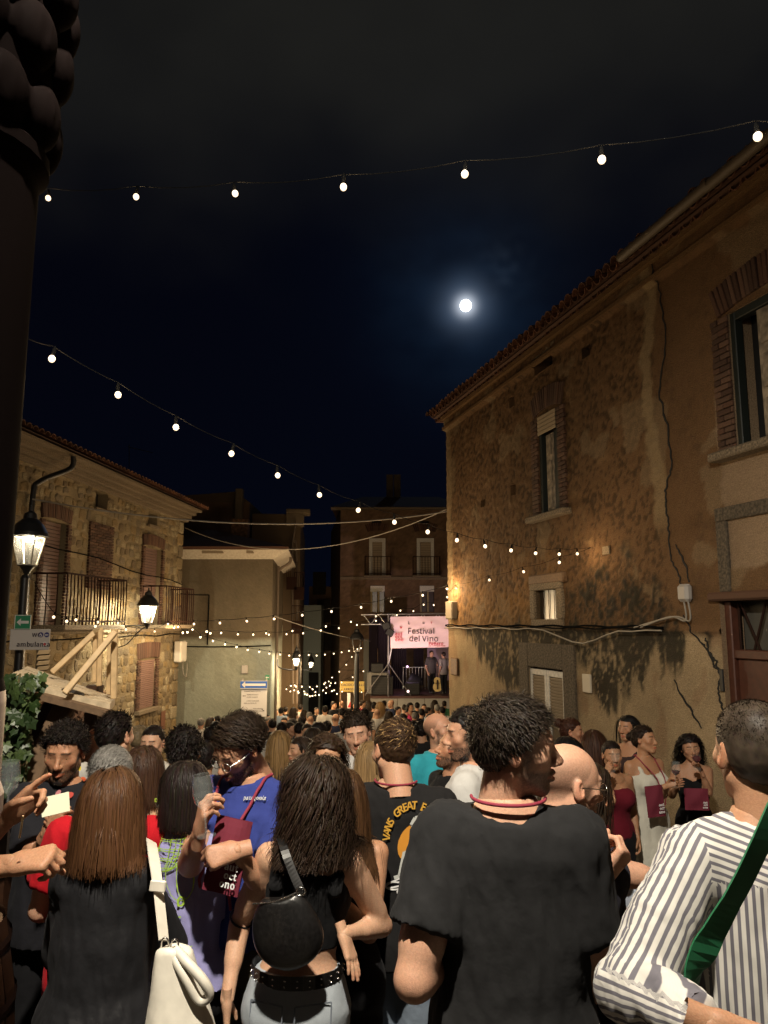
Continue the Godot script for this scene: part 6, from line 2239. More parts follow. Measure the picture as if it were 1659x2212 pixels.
# ---------------------------------------------------------------- one person
class Person:
	var sp: Dictionary
	var J := {}                 # joints, in the person's own axes
	var H := 1.7
	var root := Transform3D.IDENTITY
	var up := Transform3D.IDENTITY     # hips to the leaning upper body
	var head := Transform3D.IDENTITY
	var parts := {}             # name -> Acc
	var order := []
	var body_field: Field
	var top_field: Field
	var host
	var fine := 0
	var rg := RandomNumberGenerator.new()

	func v3(q) -> Vector3:
		# a picture point [x, y, depth] in the person's own axes
		if q is Vector3: return q
		return root.affine_inverse() * host.pt(q[0], q[1], q[2])

	func pose() -> void:
		var female: bool = sp.get("f", false)
		var top: Vector3 = host.pt(sp.head[0], sp.head[1], sp.head[2])
		var gy: float = sp.get("floor", host.ground_at(top.z))
		var yaw := deg_to_rad(sp.get("yaw", 180.0))
		var lean: Vector3 = sp.get("lean", Vector3.ZERO)
		H = sp.get("H", 1.7)
		for it in 4:
			var hip := Vector3(0, 0.52 * H, 0)
			up = Transform3D(Basis.IDENTITY, hip) * Transform3D(Basis.from_euler(Vector3(deg_to_rad(lean.x), deg_to_rad(lean.y), deg_to_rad(lean.z))), Vector3.ZERO) * Transform3D(Basis.IDENTITY, -hip)
			var hs := lerpf(1.0, H / 1.75, 0.6) * float(sp.get("hs", 1.0))
			var turn: Vector3 = sp.get("turn", Vector3.ZERO)
			var hb := up.basis * Basis.from_euler(Vector3(deg_to_rad(turn.x), deg_to_rad(turn.y), deg_to_rad(turn.z)))
			var nk := up * Vector3(0, 0.845 * H, -0.008 * H)
			var pivot := Vector3(0, -0.09, -0.02)
			head = Transform3D(hb * hs, nk + Vector3(0, 0.035 * H, 0.0) - hb * pivot * hs)
			var crown := -1e9
			for q in 9:
				var a := -0.9 + q * 0.225
				crown = maxf(crown, (head * (Vector3(0, 0.032, -0.014) + Vector3(0, cos(a) * 0.083, sin(a) * 0.097))).y)
			crown += float(sp.get("puff", 0.012))
			if sp.has("H"): break
			H *= (top.y - gy) / crown
		root = Transform3D(Basis(Vector3.UP, yaw), Vector3.ZERO)
		var hc := root * (head * Vector3(0, 0.02, -0.01))
		root.origin = Vector3(top.x - hc.x, gy, top.z - hc.z)
		var wide: float = sp.get("wide", 1.0)
		var sw := (0.089 if female else 0.100) * H * wide
		for s in [1.0, -1.0]:
			var t := "l" if s > 0 else "r"
			var sh := up * Vector3(s * sw, 0.802 * H, -0.012 * H)
			J["sh" + t] = sh
			var arm: Dictionary = sp.get(t, {})
			var l1 := 0.182 * H
			var l2 := 0.148 * H
			var w: Vector3 = v3(arm["to"]) if arm.has("to") else sh + up.basis * Vector3(s * 0.045, -0.31 * H, 0.03 * H)
			var el: Vector3 = v3(arm["el"]) if arm.has("el") else sh + Vector3(s * 0.12, -0.2, -0.25)
			var dir := w - sh
			var ds := clampf(dir.length(), 0.07 * H, l1 + l2 - 0.004)
			dir = dir.normalized()
			w = sh + dir * ds
			var aa := (l1 * l1 - l2 * l2 + ds * ds) / (2.0 * ds)
			var hh := sqrt(maxf(0.0, l1 * l1 - aa * aa))
			var pp := (el - sh) - dir * (el - sh).dot(dir)
			J["el" + t] = sh + dir * aa + pp.normalized() * hh
			J["wr" + t] = w
			J["hp" + t] = Vector3(s * 0.052 * H, 0.5 * H, 0.0)
			var st: float = sp.get("stance", 0.075)
			J["an" + t] = Vector3(s * st, 0.045 * H, -0.02 + s * float(sp.get("stride", 0.0)))
			J["kn" + t] = (J["hp" + t] as Vector3).lerp(J["an" + t], 0.47) + Vector3(s * 0.01, 0, 0.025)

	func sections(grow: float, hem: float, topy: float, ease: float) -> Array:
		# torso outline by height, grown outwards for clothing
		var female: bool = sp.get("f", false)
		var fat: float = sp.get("fat", 1.0)
		var wide: float = sp.get("wide", 1.0)
		var base := [[0.44, 0.094, 0.072, 0.0], [0.50, 0.100, 0.073, -0.004], [0.55, 0.096, 0.068, -0.002], [0.61, 0.087, 0.060, 0.004], [0.68, 0.095, 0.066, 0.004], [0.745, 0.102, 0.071, 0.002], [0.785, 0.101, 0.064, -0.004], [0.815, 0.078, 0.050, -0.010], [0.838, 0.046, 0.040, -0.012], [0.87, 0.034, 0.034, -0.008]]
		if female:
			base = [[0.44, 0.096, 0.076, -0.004], [0.50, 0.104, 0.078, -0.008], [0.55, 0.096, 0.068, -0.002], [0.61, 0.074, 0.054, 0.004], [0.68, 0.083, 0.060, 0.004], [0.745, 0.089, 0.064, 0.002], [0.785, 0.088, 0.056, -0.004], [0.815, 0.066, 0.044, -0.008], [0.838, 0.038, 0.034, -0.010], [0.87, 0.029, 0.029, -0.006]]
		var out := []
		for q in base:
			var slack := 0.0
			if q[0] < 0.72: slack = ease * clampf((0.74 - q[0]) / 0.1, 0, 1)
			var belly := 1.0 + (fat - 1.0) * (1.0 if q[0] < 0.72 else 0.4)
			var hw: float = maxf(q[1] * belly * wide, q[1]) + slack / H * 0.6
			var hd: float = q[2] * belly + slack / H
			if ease > 0.02 and q[0] < 0.74: hw = maxf(hw, (0.080 if female else 0.097) * wide)
			out.append([q[0] * H, hw * H + grow, hd * H + grow, q[3] * H])
		# cut to hem and top
		var res := []
		for k in out.size():
			var y: float = out[k][0]
			if y < hem * H:
				if k + 1 < out.size() and out[k + 1][0] > hem * H: res.append(mixs(out[k], out[k + 1], hem * H))
			elif y > topy * H:
				if k > 0 and out[k - 1][0] < topy * H: res.append(mixs(out[k - 1], out[k], topy * H))
			else: res.append(out[k])
		if res[0][0] > hem * H + 0.001:
			var low: Array = res[0].duplicate()
			low[0] = hem * H
			res.push_front(low)
		return res

	func mixs(a: Array, b: Array, y: float) -> Array:
		var f: float = (y - a[0]) / (b[0] - a[0])
		return [y, lerpf(a[1], b[1], f), lerpf(a[2], b[2], f), lerpf(a[3], b[3], f)]

	func reach(extra: float) -> AABB:
		var b := AABB(J["shl"], Vector3.ZERO)
		for k in ["shr", "ell", "elr", "wrl", "wrr"]: b = b.expand(J[k])
		b = b.expand(up * Vector3(0.2, 0.45 * H, 0.16)).expand(up * Vector3(-0.2, 0.45 * H, -0.16)).expand(up * Vector3(0.12, 0.87 * H, 0.14)).expand(up * Vector3(-0.12, 0.87 * H, -0.14))
		return b.grow(extra)

	func far_mul() -> float:
		return clampf(float(sp.head[2]) / 2.7, 1.0, 1.7) if fine == 2 else 1.0

	func make() -> void:
		rg.seed = int(sp.get("seed", 5))
		fine = sp.get("fine", 1)
		make_skin()
		if sp.has("legs"): make_legs()
		if sp.has("top"): make_top()
		make_hair()

	func make_skin() -> void:
		var female: bool = sp.get("f", false)
		var cell: float = [0.024, 0.016, 0.010][fine] * far_mul()
		var b := reach(0.06)
		if sp.get("bare_legs", false): b = b.expand(Vector3(0.1, 0.0, 0.1)).expand(Vector3(-0.1, 0.0, -0.1))
		var f := Field.new(b.position, b.end, cell)
		f.loft(sections(0.0, 0.46, 0.86, 0.0), up, 0.02)
		var g := H / 1.75
		var am: float = sp.get("arm", 0.86 if female else 1.0)
		for t in ["l", "r"]:
			var s := 1.0 if t == "l" else -1.0
			var sh: Vector3 = J["sh" + t]
			var el: Vector3 = J["el" + t]
			var wr: Vector3 = J["wr" + t]
			f.cone(up * Vector3(s * 0.03 * H, 0.815 * H, -0.012 * H), sh, 0.044 * g, 0.050 * g * am, 0.05)
			f.cone(sh, el, 0.054 * g * am, 0.041 * g * am, 0.03)
			f.cone(sh.lerp(el, 0.25), sh.lerp(el, 0.75), 0.049 * g * am, 0.046 * g * am, 0.03)
			f.cone(el, wr, 0.040 * g * am, 0.0255 * g, 0.02)
			f.cone(el.lerp(wr, 0.12), el.lerp(wr, 0.5), 0.043 * g * am, 0.036 * g * am, 0.02)
			if sp.get("bare_legs", false):
				f.cone(J["hp" + t], J["kn" + t], 0.085 * g, 0.055 * g, 0.03)
				f.cone(J["kn" + t], J["an" + t], 0.054 * g, 0.036 * g, 0.02)
				f.cone(J["an" + t], J["an" + t] + Vector3(0, -0.03, 0.14), 0.036, 0.025, 0.02)
		if female:
			for s in [-1.0, 1.0]: f.ball(up * Vector3(s * 0.046 * H, 0.715 * H, 0.05 * H), Vector3.ONE * 0.047 * H, up.basis, 0.03)
		body_field = f
		var a := f.mesh()
		var skin: Color = (sp.get("skin", Color(0.42, 0.235, 0.145)) as Color) * Color(1.2, 1.18, 1.18)
		a.paint(skin)
		for k in a.v.size():
			var m: float = host.n_mid.get_noise_3dv(a.v[k] * 130.0)
			a.c[k] = skin * (1.0 + 0.07 * m)
			for t in ["l", "r"]:
				var q := a.v[k].distance_to(J["el" + t])
				if q < 0.06: a.c[k] = a.c[k].lerp(skin * Color(1.0, 0.80, 0.76), 0.6 * (1.0 - q / 0.06))
		# head
		var proto: Acc = host.heads[(2 if fine == 0 else (0 if fine == 2 and float(sp.head[2]) < 2.45 else 1)) * 2 + int(female)]
		var h := Acc.new()
		h.add(proto, head)
		var hair: Color = sp.get("hair_color", Color(0.02, 0.014, 0.01))
		var beard: float = sp.get("beard", 0.0)
		var stubble: float = sp.get("buzz", 0.0)
		var hc: float = 0.0 if sp.get("hair", "") in ["bald"] else 1.0
		for k in h.v.size():
			var m := proto.c[k]
			if m.a <= -0.5:
				h.c[k] = Color(0.012, 0.008, 0.006) if m.a < -2.5 else (sp.get("iris", Color(0.05, 0.028, 0.015)) if m.a < -1.5 else Color(0.38, 0.35, 0.33))
				continue
			var p := proto.v[k]
			var c: Color = skin * (1.0 + 0.06 * host.n_mid.get_noise_3dv(p * 300.0))
			var rosy := clampf(1.0 - (p - Vector3(signf(p.x) * 0.045, -0.03, 0.07)).length() / 0.03, 0, 1) + clampf(1.0 - (p - Vector3(0, -0.038, 0.11)).length() / 0.02, 0, 1) + clampf((absf(p.x) - 0.078) / 0.01, 0, 1)
			c = c.lerp(skin * Color(1.05, 0.78, 0.72), 0.55 * minf(rosy, 1.0))
			c = c.lerp(skin * Color(0.95, 0.55, 0.5) if not female else skin * Color(0.95, 0.42, 0.40), m.r * 0.85)
			c = c.lerp(hair * 1.2, m.g * 0.85)
			var sp2: float = host.n_fine.get_noise_3dv(p * 9000.0)
			c = c.lerp(hair * 1.3, clampf(m.b * beard * (0.85 + 0.5 * sp2), 0, 0.96))
			if hc > 0.0: c = c.lerp(hair, m.a * (0.93 if stubble == 0.0 else clampf(stubble + 0.35 * sp2 + 0.2 * clampf((p.y - 0.07) / 0.04, 0, 1), 0, 1)))
			elif stubble > 0.0: c = c.lerp(hair, m.a * clampf((0.085 - p.y) / 0.05, 0.0, 1.0) * stubble * (0.9 + 0.4 * sp2))
			h.c[k] = c
		a.add(h, Transform3D.IDENTITY)
		# hands
		for t in ["l", "r"]:
			var arm: Dictionary = sp.get(t, {})
			var fa: Vector3 = (J["wr" + t] - J["el" + t]).normalized()
			var y: Vector3 = root.basis.inverse() * arm["dir"] if arm.has("dir") else fa
			y = y.normalized()
			var s := 1.0 if t == "l" else -1.0
			var z: Vector3 = root.basis.inverse() * arm["palm"] if arm.has("palm") else up.basis * Vector3(-s, 0, -0.2)
			z = (z - y * z.dot(y)).normalized()
			var hb := Basis(y.cross(z) * (1.0 if t == "r" else -1.0), y, z) * (g * (0.9 if female else 1.0))
			J["hand" + t] = Transform3D(hb, J["wr" + t])
			var ha := Acc.new()
			ha.add(host.hands[arm.get("hand", "relaxed") + ("" if fine else "_far")], Transform3D(hb, J["wr" + t]), t == "l")
			for k in ha.c.size(): ha.c[k] = ha.c[k] * skin
			a.add(ha, Transform3D.IDENTITY)
		put("body", a)

	func put(called: String, a: Acc) -> void:
		parts[called] = a
		order.append(called)

	func fold(a: Acc, amp: float, fx: float, fy: float, seedling: float) -> void:
		# drape: long soft folds, more of them low down and at the bends
		for k in a.v.size():
			var p := a.v[k]
			var w: float = host.n_mid.get_noise_3d(p.x * fx + seedling, p.y * fy + p.x * fx * 0.25, p.z * fx)
			var w2: float = host.n_mid.get_noise_3d(p.x * fx * 2.3 - p.y * fy * 1.4, p.y * fy * 2.6 + seedling, p.z * fx * 2.0)
			var ridge := 1.0 - absf(w2) * 2.4
			a.v[k] = p + a.n[k] * (amp * (w * 1.3 + 0.45 * ridge - 0.2))
		a.normals()

	func make_top() -> void:
		var q: Dictionary = sp.top
		var cell: float = [0.024, 0.017, 0.0105][fine] * far_mul()
		var female: bool = sp.get("f", false)
		var grow: float = q.get("grow", 0.014)
		var hem: float = q.get("hem", 0.47)
		var sleeve: float = q.get("sleeve", 0.6)
		var kind: String = q.get("kind", "tee")
		var b := reach(0.09)
		b = b.expand(Vector3(0.3, hem * H - 0.03, 0.3) if hem < 0.4 else up * Vector3(0.26, hem * H - 0.02, 0.22)).expand(Vector3(-0.3, hem * H - 0.03, -0.3) if hem < 0.4 else up * Vector3(-0.26, hem * H - 0.02, -0.22))
		var f := Field.new(b.position, b.end, cell)
		var topy: float = q.get("top", 0.842)
		if kind in ["tank", "strapless"]: topy = q.get("top", 0.775)
		var sec := sections(grow, maxf(hem, 0.44) if hem < 0.44 else hem, topy, q.get("ease", 0.025))
		f.loft(sec, up, 0.015)
		if hem < 0.44:
			# skirt of the dress or a long apron
			var fl: float = q.get("flare", 0.06)
			f.loft([[hem * H, 0.10 * H + fl + grow, 0.085 * H + fl + grow, 0.0], [0.30 * H, 0.105 * H + fl * 0.5 + grow, 0.085 * H + fl * 0.5 + grow, 0.0], [0.50 * H, 0.104 * H + grow, 0.076 * H + grow, 0.0], [0.56 * H, 0.09 * H + grow, 0.066 * H + grow, 0.0]], Transform3D.IDENTITY, 0.03)
		var g := H / 1.75
		var am: float = sp.get("arm", 0.86 if female else 1.0)
		if female and kind != "strapless" or female and topy > 0.72:
			for s in [-1.0, 1.0]: f.ball(up * Vector3(s * 0.046 * H, 0.715 * H, 0.05 * H), Vector3.ONE * (0.047 * H + grow), up.basis, 0.04)
		for t in ["l", "r"]:
			var s := 1.0 if t == "l" else -1.0
			var sh: Vector3 = J["sh" + t]
			var el: Vector3 = J["el" + t]
			var wr: Vector3 = J["wr" + t]
			if sleeve > 0.0:
				f.cone(up * Vector3(s * 0.03 * H, 0.815 * H, -0.012 * H), sh, 0.044 * g + grow, 0.050 * g * am + grow, 0.05)
				var loose: float = q.get("loose", 0.012)
				if sleeve < 1.0: f.cone(sh, sh.lerp(el, sleeve), 0.056 * g * am + grow, 0.048 * g * am + grow + loose, 0.03, 1)
				else:
					f.cone(sh, el, 0.056 * g * am + grow, 0.045 * g * am + grow + loose * 0.5, 0.03)
					f.cone(el, el.lerp(wr, sleeve - 1.0), 0.046 * g * am + grow + loose * 0.5, 0.032 * g + grow, 0.02, 1)
			elif kind == "tank":
				var p0 := up * Vector3(s * 0.062 * H, 0.76 * H, -0.062 * H)
				var p1 := up * Vector3(s * 0.066 * H, 0.822 * H, -0.012 * H)
				var p2 := up * Vector3(s * 0.060 * H, 0.76 * H, 0.066 * H)
				var sr: float = q.get("strap", 0.022)
				f.cone(p0, p1, sr, sr, 0.012, 0, up.basis.z, 0.6)
				f.cone(p1, p2, sr, sr, 0.012, 0, up.basis.z, 0.6)
		if kind == "vneck":
			f.ball(up * Vector3(0, 0.80 * H, 0.085 * H), Vector3(0.045, 0.085, 0.06), up.basis, 0.01, true)
		if kind == "scoop":
			f.ball(up * Vector3(0, 0.815 * H, 0.07 * H), Vector3(0.09, 0.1, 0.075), up.basis, 0.01, true)
			f.ball(up * Vector3(0, 0.84 * H, -0.07 * H), Vector3(0.08, 0.06, 0.06), up.basis, 0.01, true)
		top_field = f
		var a := f.mesh()
		fold(a, q.get("folds", 0.0055) * (0.0 if fine == 0 else 1.0) + 0.002, q.get("fx", 230.0), q.get("fy", 48.0), float(rg.seed % 97) * 10.0)
		a.paint(Color.WHITE)
		for k in a.v.size():
			var m: float = 1.0 + 0.06 * host.n_big.get_noise_3dv(a.v[k] * 90.0)
			a.c[k] = Color(m, m, m)
		put(q.get("name", "shirt"), a)
		# collar of a polo, a neck rib for a tee
		if q.has("collar"):
			var ring := Acc.new()
			var pts := PackedVector3Array()
			for k in 25:
				var an := TAU * k / 24.0
				pts.append(up * Vector3(sin(an) * 0.047 * H, 0.842 * H - 0.02 * (1.0 + cos(an)), -0.012 * H + cos(an) * 0.045 * H))
			ring.strand(pts, 0.016, 0.016, Color.WHITE, 1.0, up * Vector3(0, 0.9 * H, -0.012 * H))
			put("collar", ring)

	func make_legs() -> void:
		var q: Dictionary = sp.legs
		var cell: float = [0.03, 0.026, 0.022 if float(sp.head[2]) > 2.85 else 0.013][fine]
		var g := H / 1.75
		var f := Field.new(Vector3(-0.26, 0.0, -0.22), Vector3(0.26, 0.64 * H, 0.24), cell)
		var grow: float = q.get("grow", 0.008)
		f.loft(sections(grow, 0.455, q.get("waist", 0.575), 0.0), Transform3D.IDENTITY, 0.02)
		if q.get("kind", "") == "skirt":
			f.loft([[0.06 * H, 0.125 * H, 0.1 * H, 0], [0.3 * H, 0.115 * H, 0.09 * H, 0], [0.52 * H, 0.105 * H, 0.078 * H, 0]], Transform3D.IDENTITY, 0.03)
		else:
			var lo: float = q.get("loose", 1.0)
			for t in ["l", "r"]:
				f.cone(J["hp" + t], J["kn" + t], 0.092 * g + grow, (0.060 * g + grow) * lo, 0.03)
				f.cone(J["kn" + t], J["an" + t], (0.060 * g + grow) * lo, (0.047 * g + grow) * lo, 0.02, 1)
			if sp.get("f", false):
				for s in [-1.0, 1.0]: f.ball(Vector3(s * 0.048 * H, 0.5 * H, -0.038 * H), Vector3(0.052, 0.06, 0.045) * H, Basis.IDENTITY, 0.04)
		var a := f.mesh()
		fold(a, 0.0045 if fine else 0.002, 120.0, 150.0, float(rg.seed % 89) * 7.0)
		a.paint(Color.WHITE)
		var fade: float = q.get("fade", 0.0)
		for k in a.v.size():
			var p := a.v[k]
			var m: float = 1.0 + 0.10 * host.n_big.get_noise_3dv(p * 120.0) + 0.08 * host.n_fine.get_noise_3dv(p * 900.0)
			if fade > 0.0: m += fade * (0.6 * clampf(1.0 - absf(p.x) / 0.14, 0, 1) + 0.5 * host.n_mid.get_noise_3d(p.x * 130, p.y * 400, p.z * 130))
			a.c[k] = Color(m, m, m)
		put(q.get("name", "trousers"), a)
		for t in ["l", "r"]:
			var sh := Field.new(J["an" + t] + Vector3(-0.08, -0.1, -0.12), J["an" + t] + Vector3(0.08, 0.09, 0.26), 0.014 if fine else 0.022)
			var an: Vector3 = J["an" + t]
			sh.cone(an + Vector3(0, 0.02, -0.01), Vector3(an.x, 0.045, an.z - 0.02), 0.045, 0.042, 0.02)
			sh.cone(Vector3(an.x, 0.04, an.z - 0.03), Vector3(an.x * 1.15, 0.034, an.z + 0.16), 0.042, 0.038, 0.02)
			var sa := sh.mesh()
			sa.paint(Color.WHITE)
			put("shoe_" + t, sa)

	# ------------------------------------------------------------ hair
	func make_hair() -> void:
		var style: String = sp.get("hair", "short")
		if style in ["bald", "buzz"]: return
		var a := Acc.new()
		var col: Color = sp.get("hair_color", Color(0.02, 0.014, 0.01))
		var puff: float = sp.get("puff", 0.012)
		# cap under the locks
		var cell: float = [0.011, 0.0075, 0.005][fine]
		var f := Field.new(Vector3(-0.13, -0.12, -0.16), Vector3(0.13, 0.18, 0.14), cell)
		var th := maxf(0.006, puff * 0.62)
		f.ball(Vector3(0, 0.032, -0.014), Vector3(0.0755, 0.083, 0.097) + Vector3.ONE * th, Basis.IDENTITY, 0.01)
		f.ball(Vector3(0, -0.01, -0.045), Vector3(0.068, 0.06, 0.066) + Vector3.ONE * th * 0.7, Basis.IDENTITY, 0.03)
		if style == "bob": f.ball(Vector3(0, -0.03, -0.02), Vector3(0.088, 0.09, 0.08), Basis.IDENTITY, 0.03)
		var cap := f.mesh()
		var keep := PackedInt32Array()
		for k in range(0, cap.i.size(), 3):
			var p := (cap.v[cap.i[k]] + cap.v[cap.i[k + 1]] + cap.v[cap.i[k + 2]]) / 3.0
			var hl: float = host.hairline(p)
			if style in ["long", "curly_long", "bob"] and absf(atan2(p.x, p.z + 0.014)) > 1.0: hl -= 0.06
			if p.y > hl - 0.004 + 0.008 * host.n_fine.get_noise_3dv(p * 1500.0): keep.append_array([cap.i[k], cap.i[k + 1], cap.i[k + 2]])
		cap.i = keep
		cap.paint(col)
		for k in cap.v.size():
			var w: float = host.n_mid.get_noise_3dv(cap.v[k] * Vector3(900, 900, 900)) * (0.5 if style in ["long", "straight"] else 1.0)
			cap.v[k] += cap.n[k] * (w * minf(0.009, puff * 0.45))
			var m := 0.8 + 0.5 * w
			cap.c[k] = col * m
		cap.normals()
		a.add(cap, head)
		var count: int = sp.get("locks", [70, 260, 900][fine])
		var length: float = sp.get("length", 0.05)
		var segs: int = sp.get("segs", 7)
		var wide: float = sp.get("lock_r", [0.008, 0.0042, 0.0026][fine])
		var curl: float = sp.get("curl", 0.0)
		var turns: float = sp.get("turns", 28.0)
		var hinv := head.affine_inverse()
		var sc := head.basis.get_scale().x
		var comb: Vector3 = sp.get("comb", Vector3(0, 0, -0.4))
		var long := style in ["long", "curly_long", "bob", "tail"]
		var part: float = sp.get("part", 0.0)
		var rad := Vector3(0.0755, 0.083, 0.097)
		var crown_y := (head * Vector3(0, 0.115, -0.014)).y
		for k in count:
			var u := rg.randf()
			var an := rg.randf() * TAU
			var yy := lerpf(-0.85, 1.0, pow(u, 0.8))
			var rr := sqrt(maxf(0.0, 1.0 - yy * yy))
			var dir := Vector3(cos(an) * rr, yy, sin(an) * rr)
			var p := Vector3(0, 0.032, -0.014) + dir * rad
			if p.y < host.hairline(p) + 0.002: continue
			var side := signf(p.x - part + rg.randf_range(-0.004, 0.004))
			var nrm := (dir / rad).normalized()
			var pts := PackedVector3Array()
			var jitter := Vector3(rg.randf_range(-1, 1), rg.randf_range(-1, 1), rg.randf_range(-1, 1))
			var ln := length * rg.randf_range(0.72, 1.12)
			var step := ln / (segs - 1)
			var layer := rg.randf_range(0.15, 1.0) * puff
			var shell := 0.3 + 1.9 * pow(rg.randf(), 2.2)
			var floor_y := crown_y - float(sp.get("cut", 1.0)) * rg.randf_range(0.9, 1.06)
			var g := nrm * 0.6 + comb + jitter * 0.25
			if long:
				var fr0 := clampf((p.z + 0.045) / 0.06, 0.0, 1.0)
				g = Vector3(side * lerpf(0.12, 0.9, fr0), lerpf(-0.5, 0.15, fr0), comb.z) + nrm * 0.2 + jitter * 0.08
			g = (g - nrm * g.dot(nrm) * (0.6 if not long else 0.9)).normalized()
			if not long: g = (g + nrm * float(sp.get("lift", 0.35))).normalized()
			var ph: float = host.n_big.get_noise_3dv(p * 500.0) * 9.0 + rg.randf_range(-0.7, 0.7) + (TAU * rg.randf() if fine == 2 and curl > 0.0 else 0.0)
			var w := head * (p + nrm * layer * 0.4)
			var gw := (head.basis * g).normalized()
			var base := w
			for m in segs:
				var fr := float(m) / (segs - 1)
				var off := Vector3.ZERO
				if curl > 0.0:
					var pa: float = ph + fr * ln * turns * TAU * 0.5
					var e1 := gw.cross(Vector3(0.3, 0.5, 0.8)).normalized()
					off = (e1 * cos(pa) + gw.cross(e1) * sin(pa)) * curl * minf(1.0, fr * 2.5 + 0.1) * rg.randf_range(0.8, 1.2)
				pts.append(base + off)
				if long and base.y < floor_y: break
				if not long and m > 2:
					var hq := hinv * base
					if hq.y < host.hairline(hq) - 0.012: break
				base += gw * step
				if long:
					gw = gw.lerp(Vector3(jitter.x * 0.05, -1, jitter.z * 0.05 - 0.03), float(sp.get("drop", 0.34))).normalized()
					var q := hinv * base
					# keep off the face, slide round the skull, lie on the shoulders
					if q.z > 0.02 and q.y < 0.06 and absf(q.x) < 0.082:
						q.x = lerpf(q.x, signf(q.x + side * 0.01) * 0.084, 0.75)
						q.z -= 0.01
						base = head * q
					var e := (q - Vector3(0, 0.032, -0.014)) / (rad + Vector3.ONE * layer)
					if e.length() < 1.0 and q.y > -0.06:
						base = head * (Vector3(0, 0.032, -0.014) + e.normalized() * (rad + Vector3.ONE * layer))
					for fd in ([top_field, body_field] if top_field else [body_field]):
						var ds: float = fd.at(base)
						if ds < layer * 0.8 + 0.004: base += fd.slope(base) * (layer * 0.8 + 0.004 - ds)
				else:
					gw = (gw + head.basis * comb * 0.22 / sc + Vector3(0, -0.10, 0)).normalized()
					var q := hinv * base
					var e := (q - Vector3(0, 0.032, -0.014)) / (rad + Vector3.ONE * (th * 0.9))
					if e.length() < 1.0: base = head * (Vector3(0, 0.032, -0.014) + e.normalized() * (rad + Vector3.ONE * (th * 0.9)))
					elif e.length() > 1.0 + puff * shell / 0.085: base = head * (Vector3(0, 0.032, -0.014) + e.normalized() * (1.0 + puff * shell / 0.085) * (rad + Vector3.ONE * (th * 0.9)))
			if pts.size() < 3: continue
			var tone := rg.randf_range(0.7, 1.4)
			var cc := col * tone
			if sp.has("streak") and rg.randf() < float(sp.get("streak_share", 0.3)): cc = (sp.streak as Color) * tone
			a.strand(pts, wide * rg.randf_range(0.7, 1.3), wide * 0.25, cc, sp.get("tip", 1.15), head * Vector3(0, 0.02, -0.01))
		if sp.has("bun"):
			var bf := Field.new(Vector3(-0.09, -0.05, -0.22), Vector3(0.09, 0.22, 0.05), cell)
			bf.ball(sp.bun, Vector3.ONE * float(sp.get("bun_r", 0.035)), Basis.IDENTITY, 0.02)
			var ba := bf.mesh()
			ba.paint(col)
			for k in ba.v.size():
				var w: float = host.n_mid.get_noise_3d(ba.v[k].x * 900, ba.v[k].y * 300, ba.v[k].z * 900)
				ba.v[k] += ba.n[k] * w * 0.008
				ba.c[k] = col * (0.9 + 0.6 * w)
			ba.normals()
			a.add(ba, head)
		if sp.get("beard", 0.0) > 0.85 and fine > 0:
			# short hairs on cheek and chin
			for k in (700 if fine == 2 else 160):
				var s := rg.randf_range(-1, 1)
				var p := Vector3(s * 0.062, rg.randf_range(-0.115, -0.055), 0.0)
				p.z = 0.075 - absf(s) * absf(s) * 0.065 + (0.008 if p.y < -0.09 else 0.0)
				p.x *= 1.0 - maxf(0.0, -p.y - 0.07) * 6.0
				if absf(p.x) < 0.024 and p.y > -0.088: continue
				var nn := Vector3(s, -0.5, 1.1 - absf(s)).normalized()
				var ps := PackedVector3Array([head * p, head * (p + nn * 0.006), head * (p + nn * 0.009 + Vector3(0, -0.008, 0))])
				a.strand(ps, wide * 0.6, wide * 0.2, col * rg.randf_range(0.7, 1.4), 1.0, head * Vector3(0, -0.08, 0.0))
		put("hair", a)

# ================================================================ who stands where
var crew := []
var labels_of := []

func P(label: String, sp: Dictionary, group := "") -> Person:
	var p := Person.new()
	p.sp = sp
	p.host = self
	p.pose()
	p.sp["label"] = label
	p.sp["group"] = group
	crew.append(p)
	return p

func cloth(c: Color, rough := 0.9, weave := 0.86, rim := 0.25) -> StandardMaterial3D:
	return mat("cloth_%.3f_%.3f_%.3f_%.2f" % [c.r, c.g, c.b, rough], c, rough, {"vc": true, "grain": "weave", "gfreq": 0.2, "glo": weave, "gscale": 4.0, "relief": "crease", "rfreq": 0.006, "rdepth": 0.22, "rim": rim, "spec": 0.25})

func commit(p: Person, called := "person") -> Node3D:
	var o := thing(called, p.sp["label"], "person", Vector3.ZERO, 0.0, p.sp["group"])
	o.transform = p.root
	for k in p.order:
		var a: Acc = p.parts[k]
		var m: Material = mats["skin"]
		if k == "hair": m = mats["hair_vc"]
		elif k in ["trousers", "jeans", "skirt"]: m = cloth(p.sp.legs.get("color", Color(0.03, 0.03, 0.04)), 0.9, 0.7)
		elif k.begins_with("shoe"): m = mats["shoe"]
		elif k != "body": m = p.sp.top["mat"] if p.sp.top.has("mat") else cloth(p.sp.top.get("color", Color(0.3, 0.3, 0.3)), p.sp.top.get("rough", 0.9))
		piece("shoe" if k.begins_with("shoe") else k, a.mesh(), m, o)
	return o

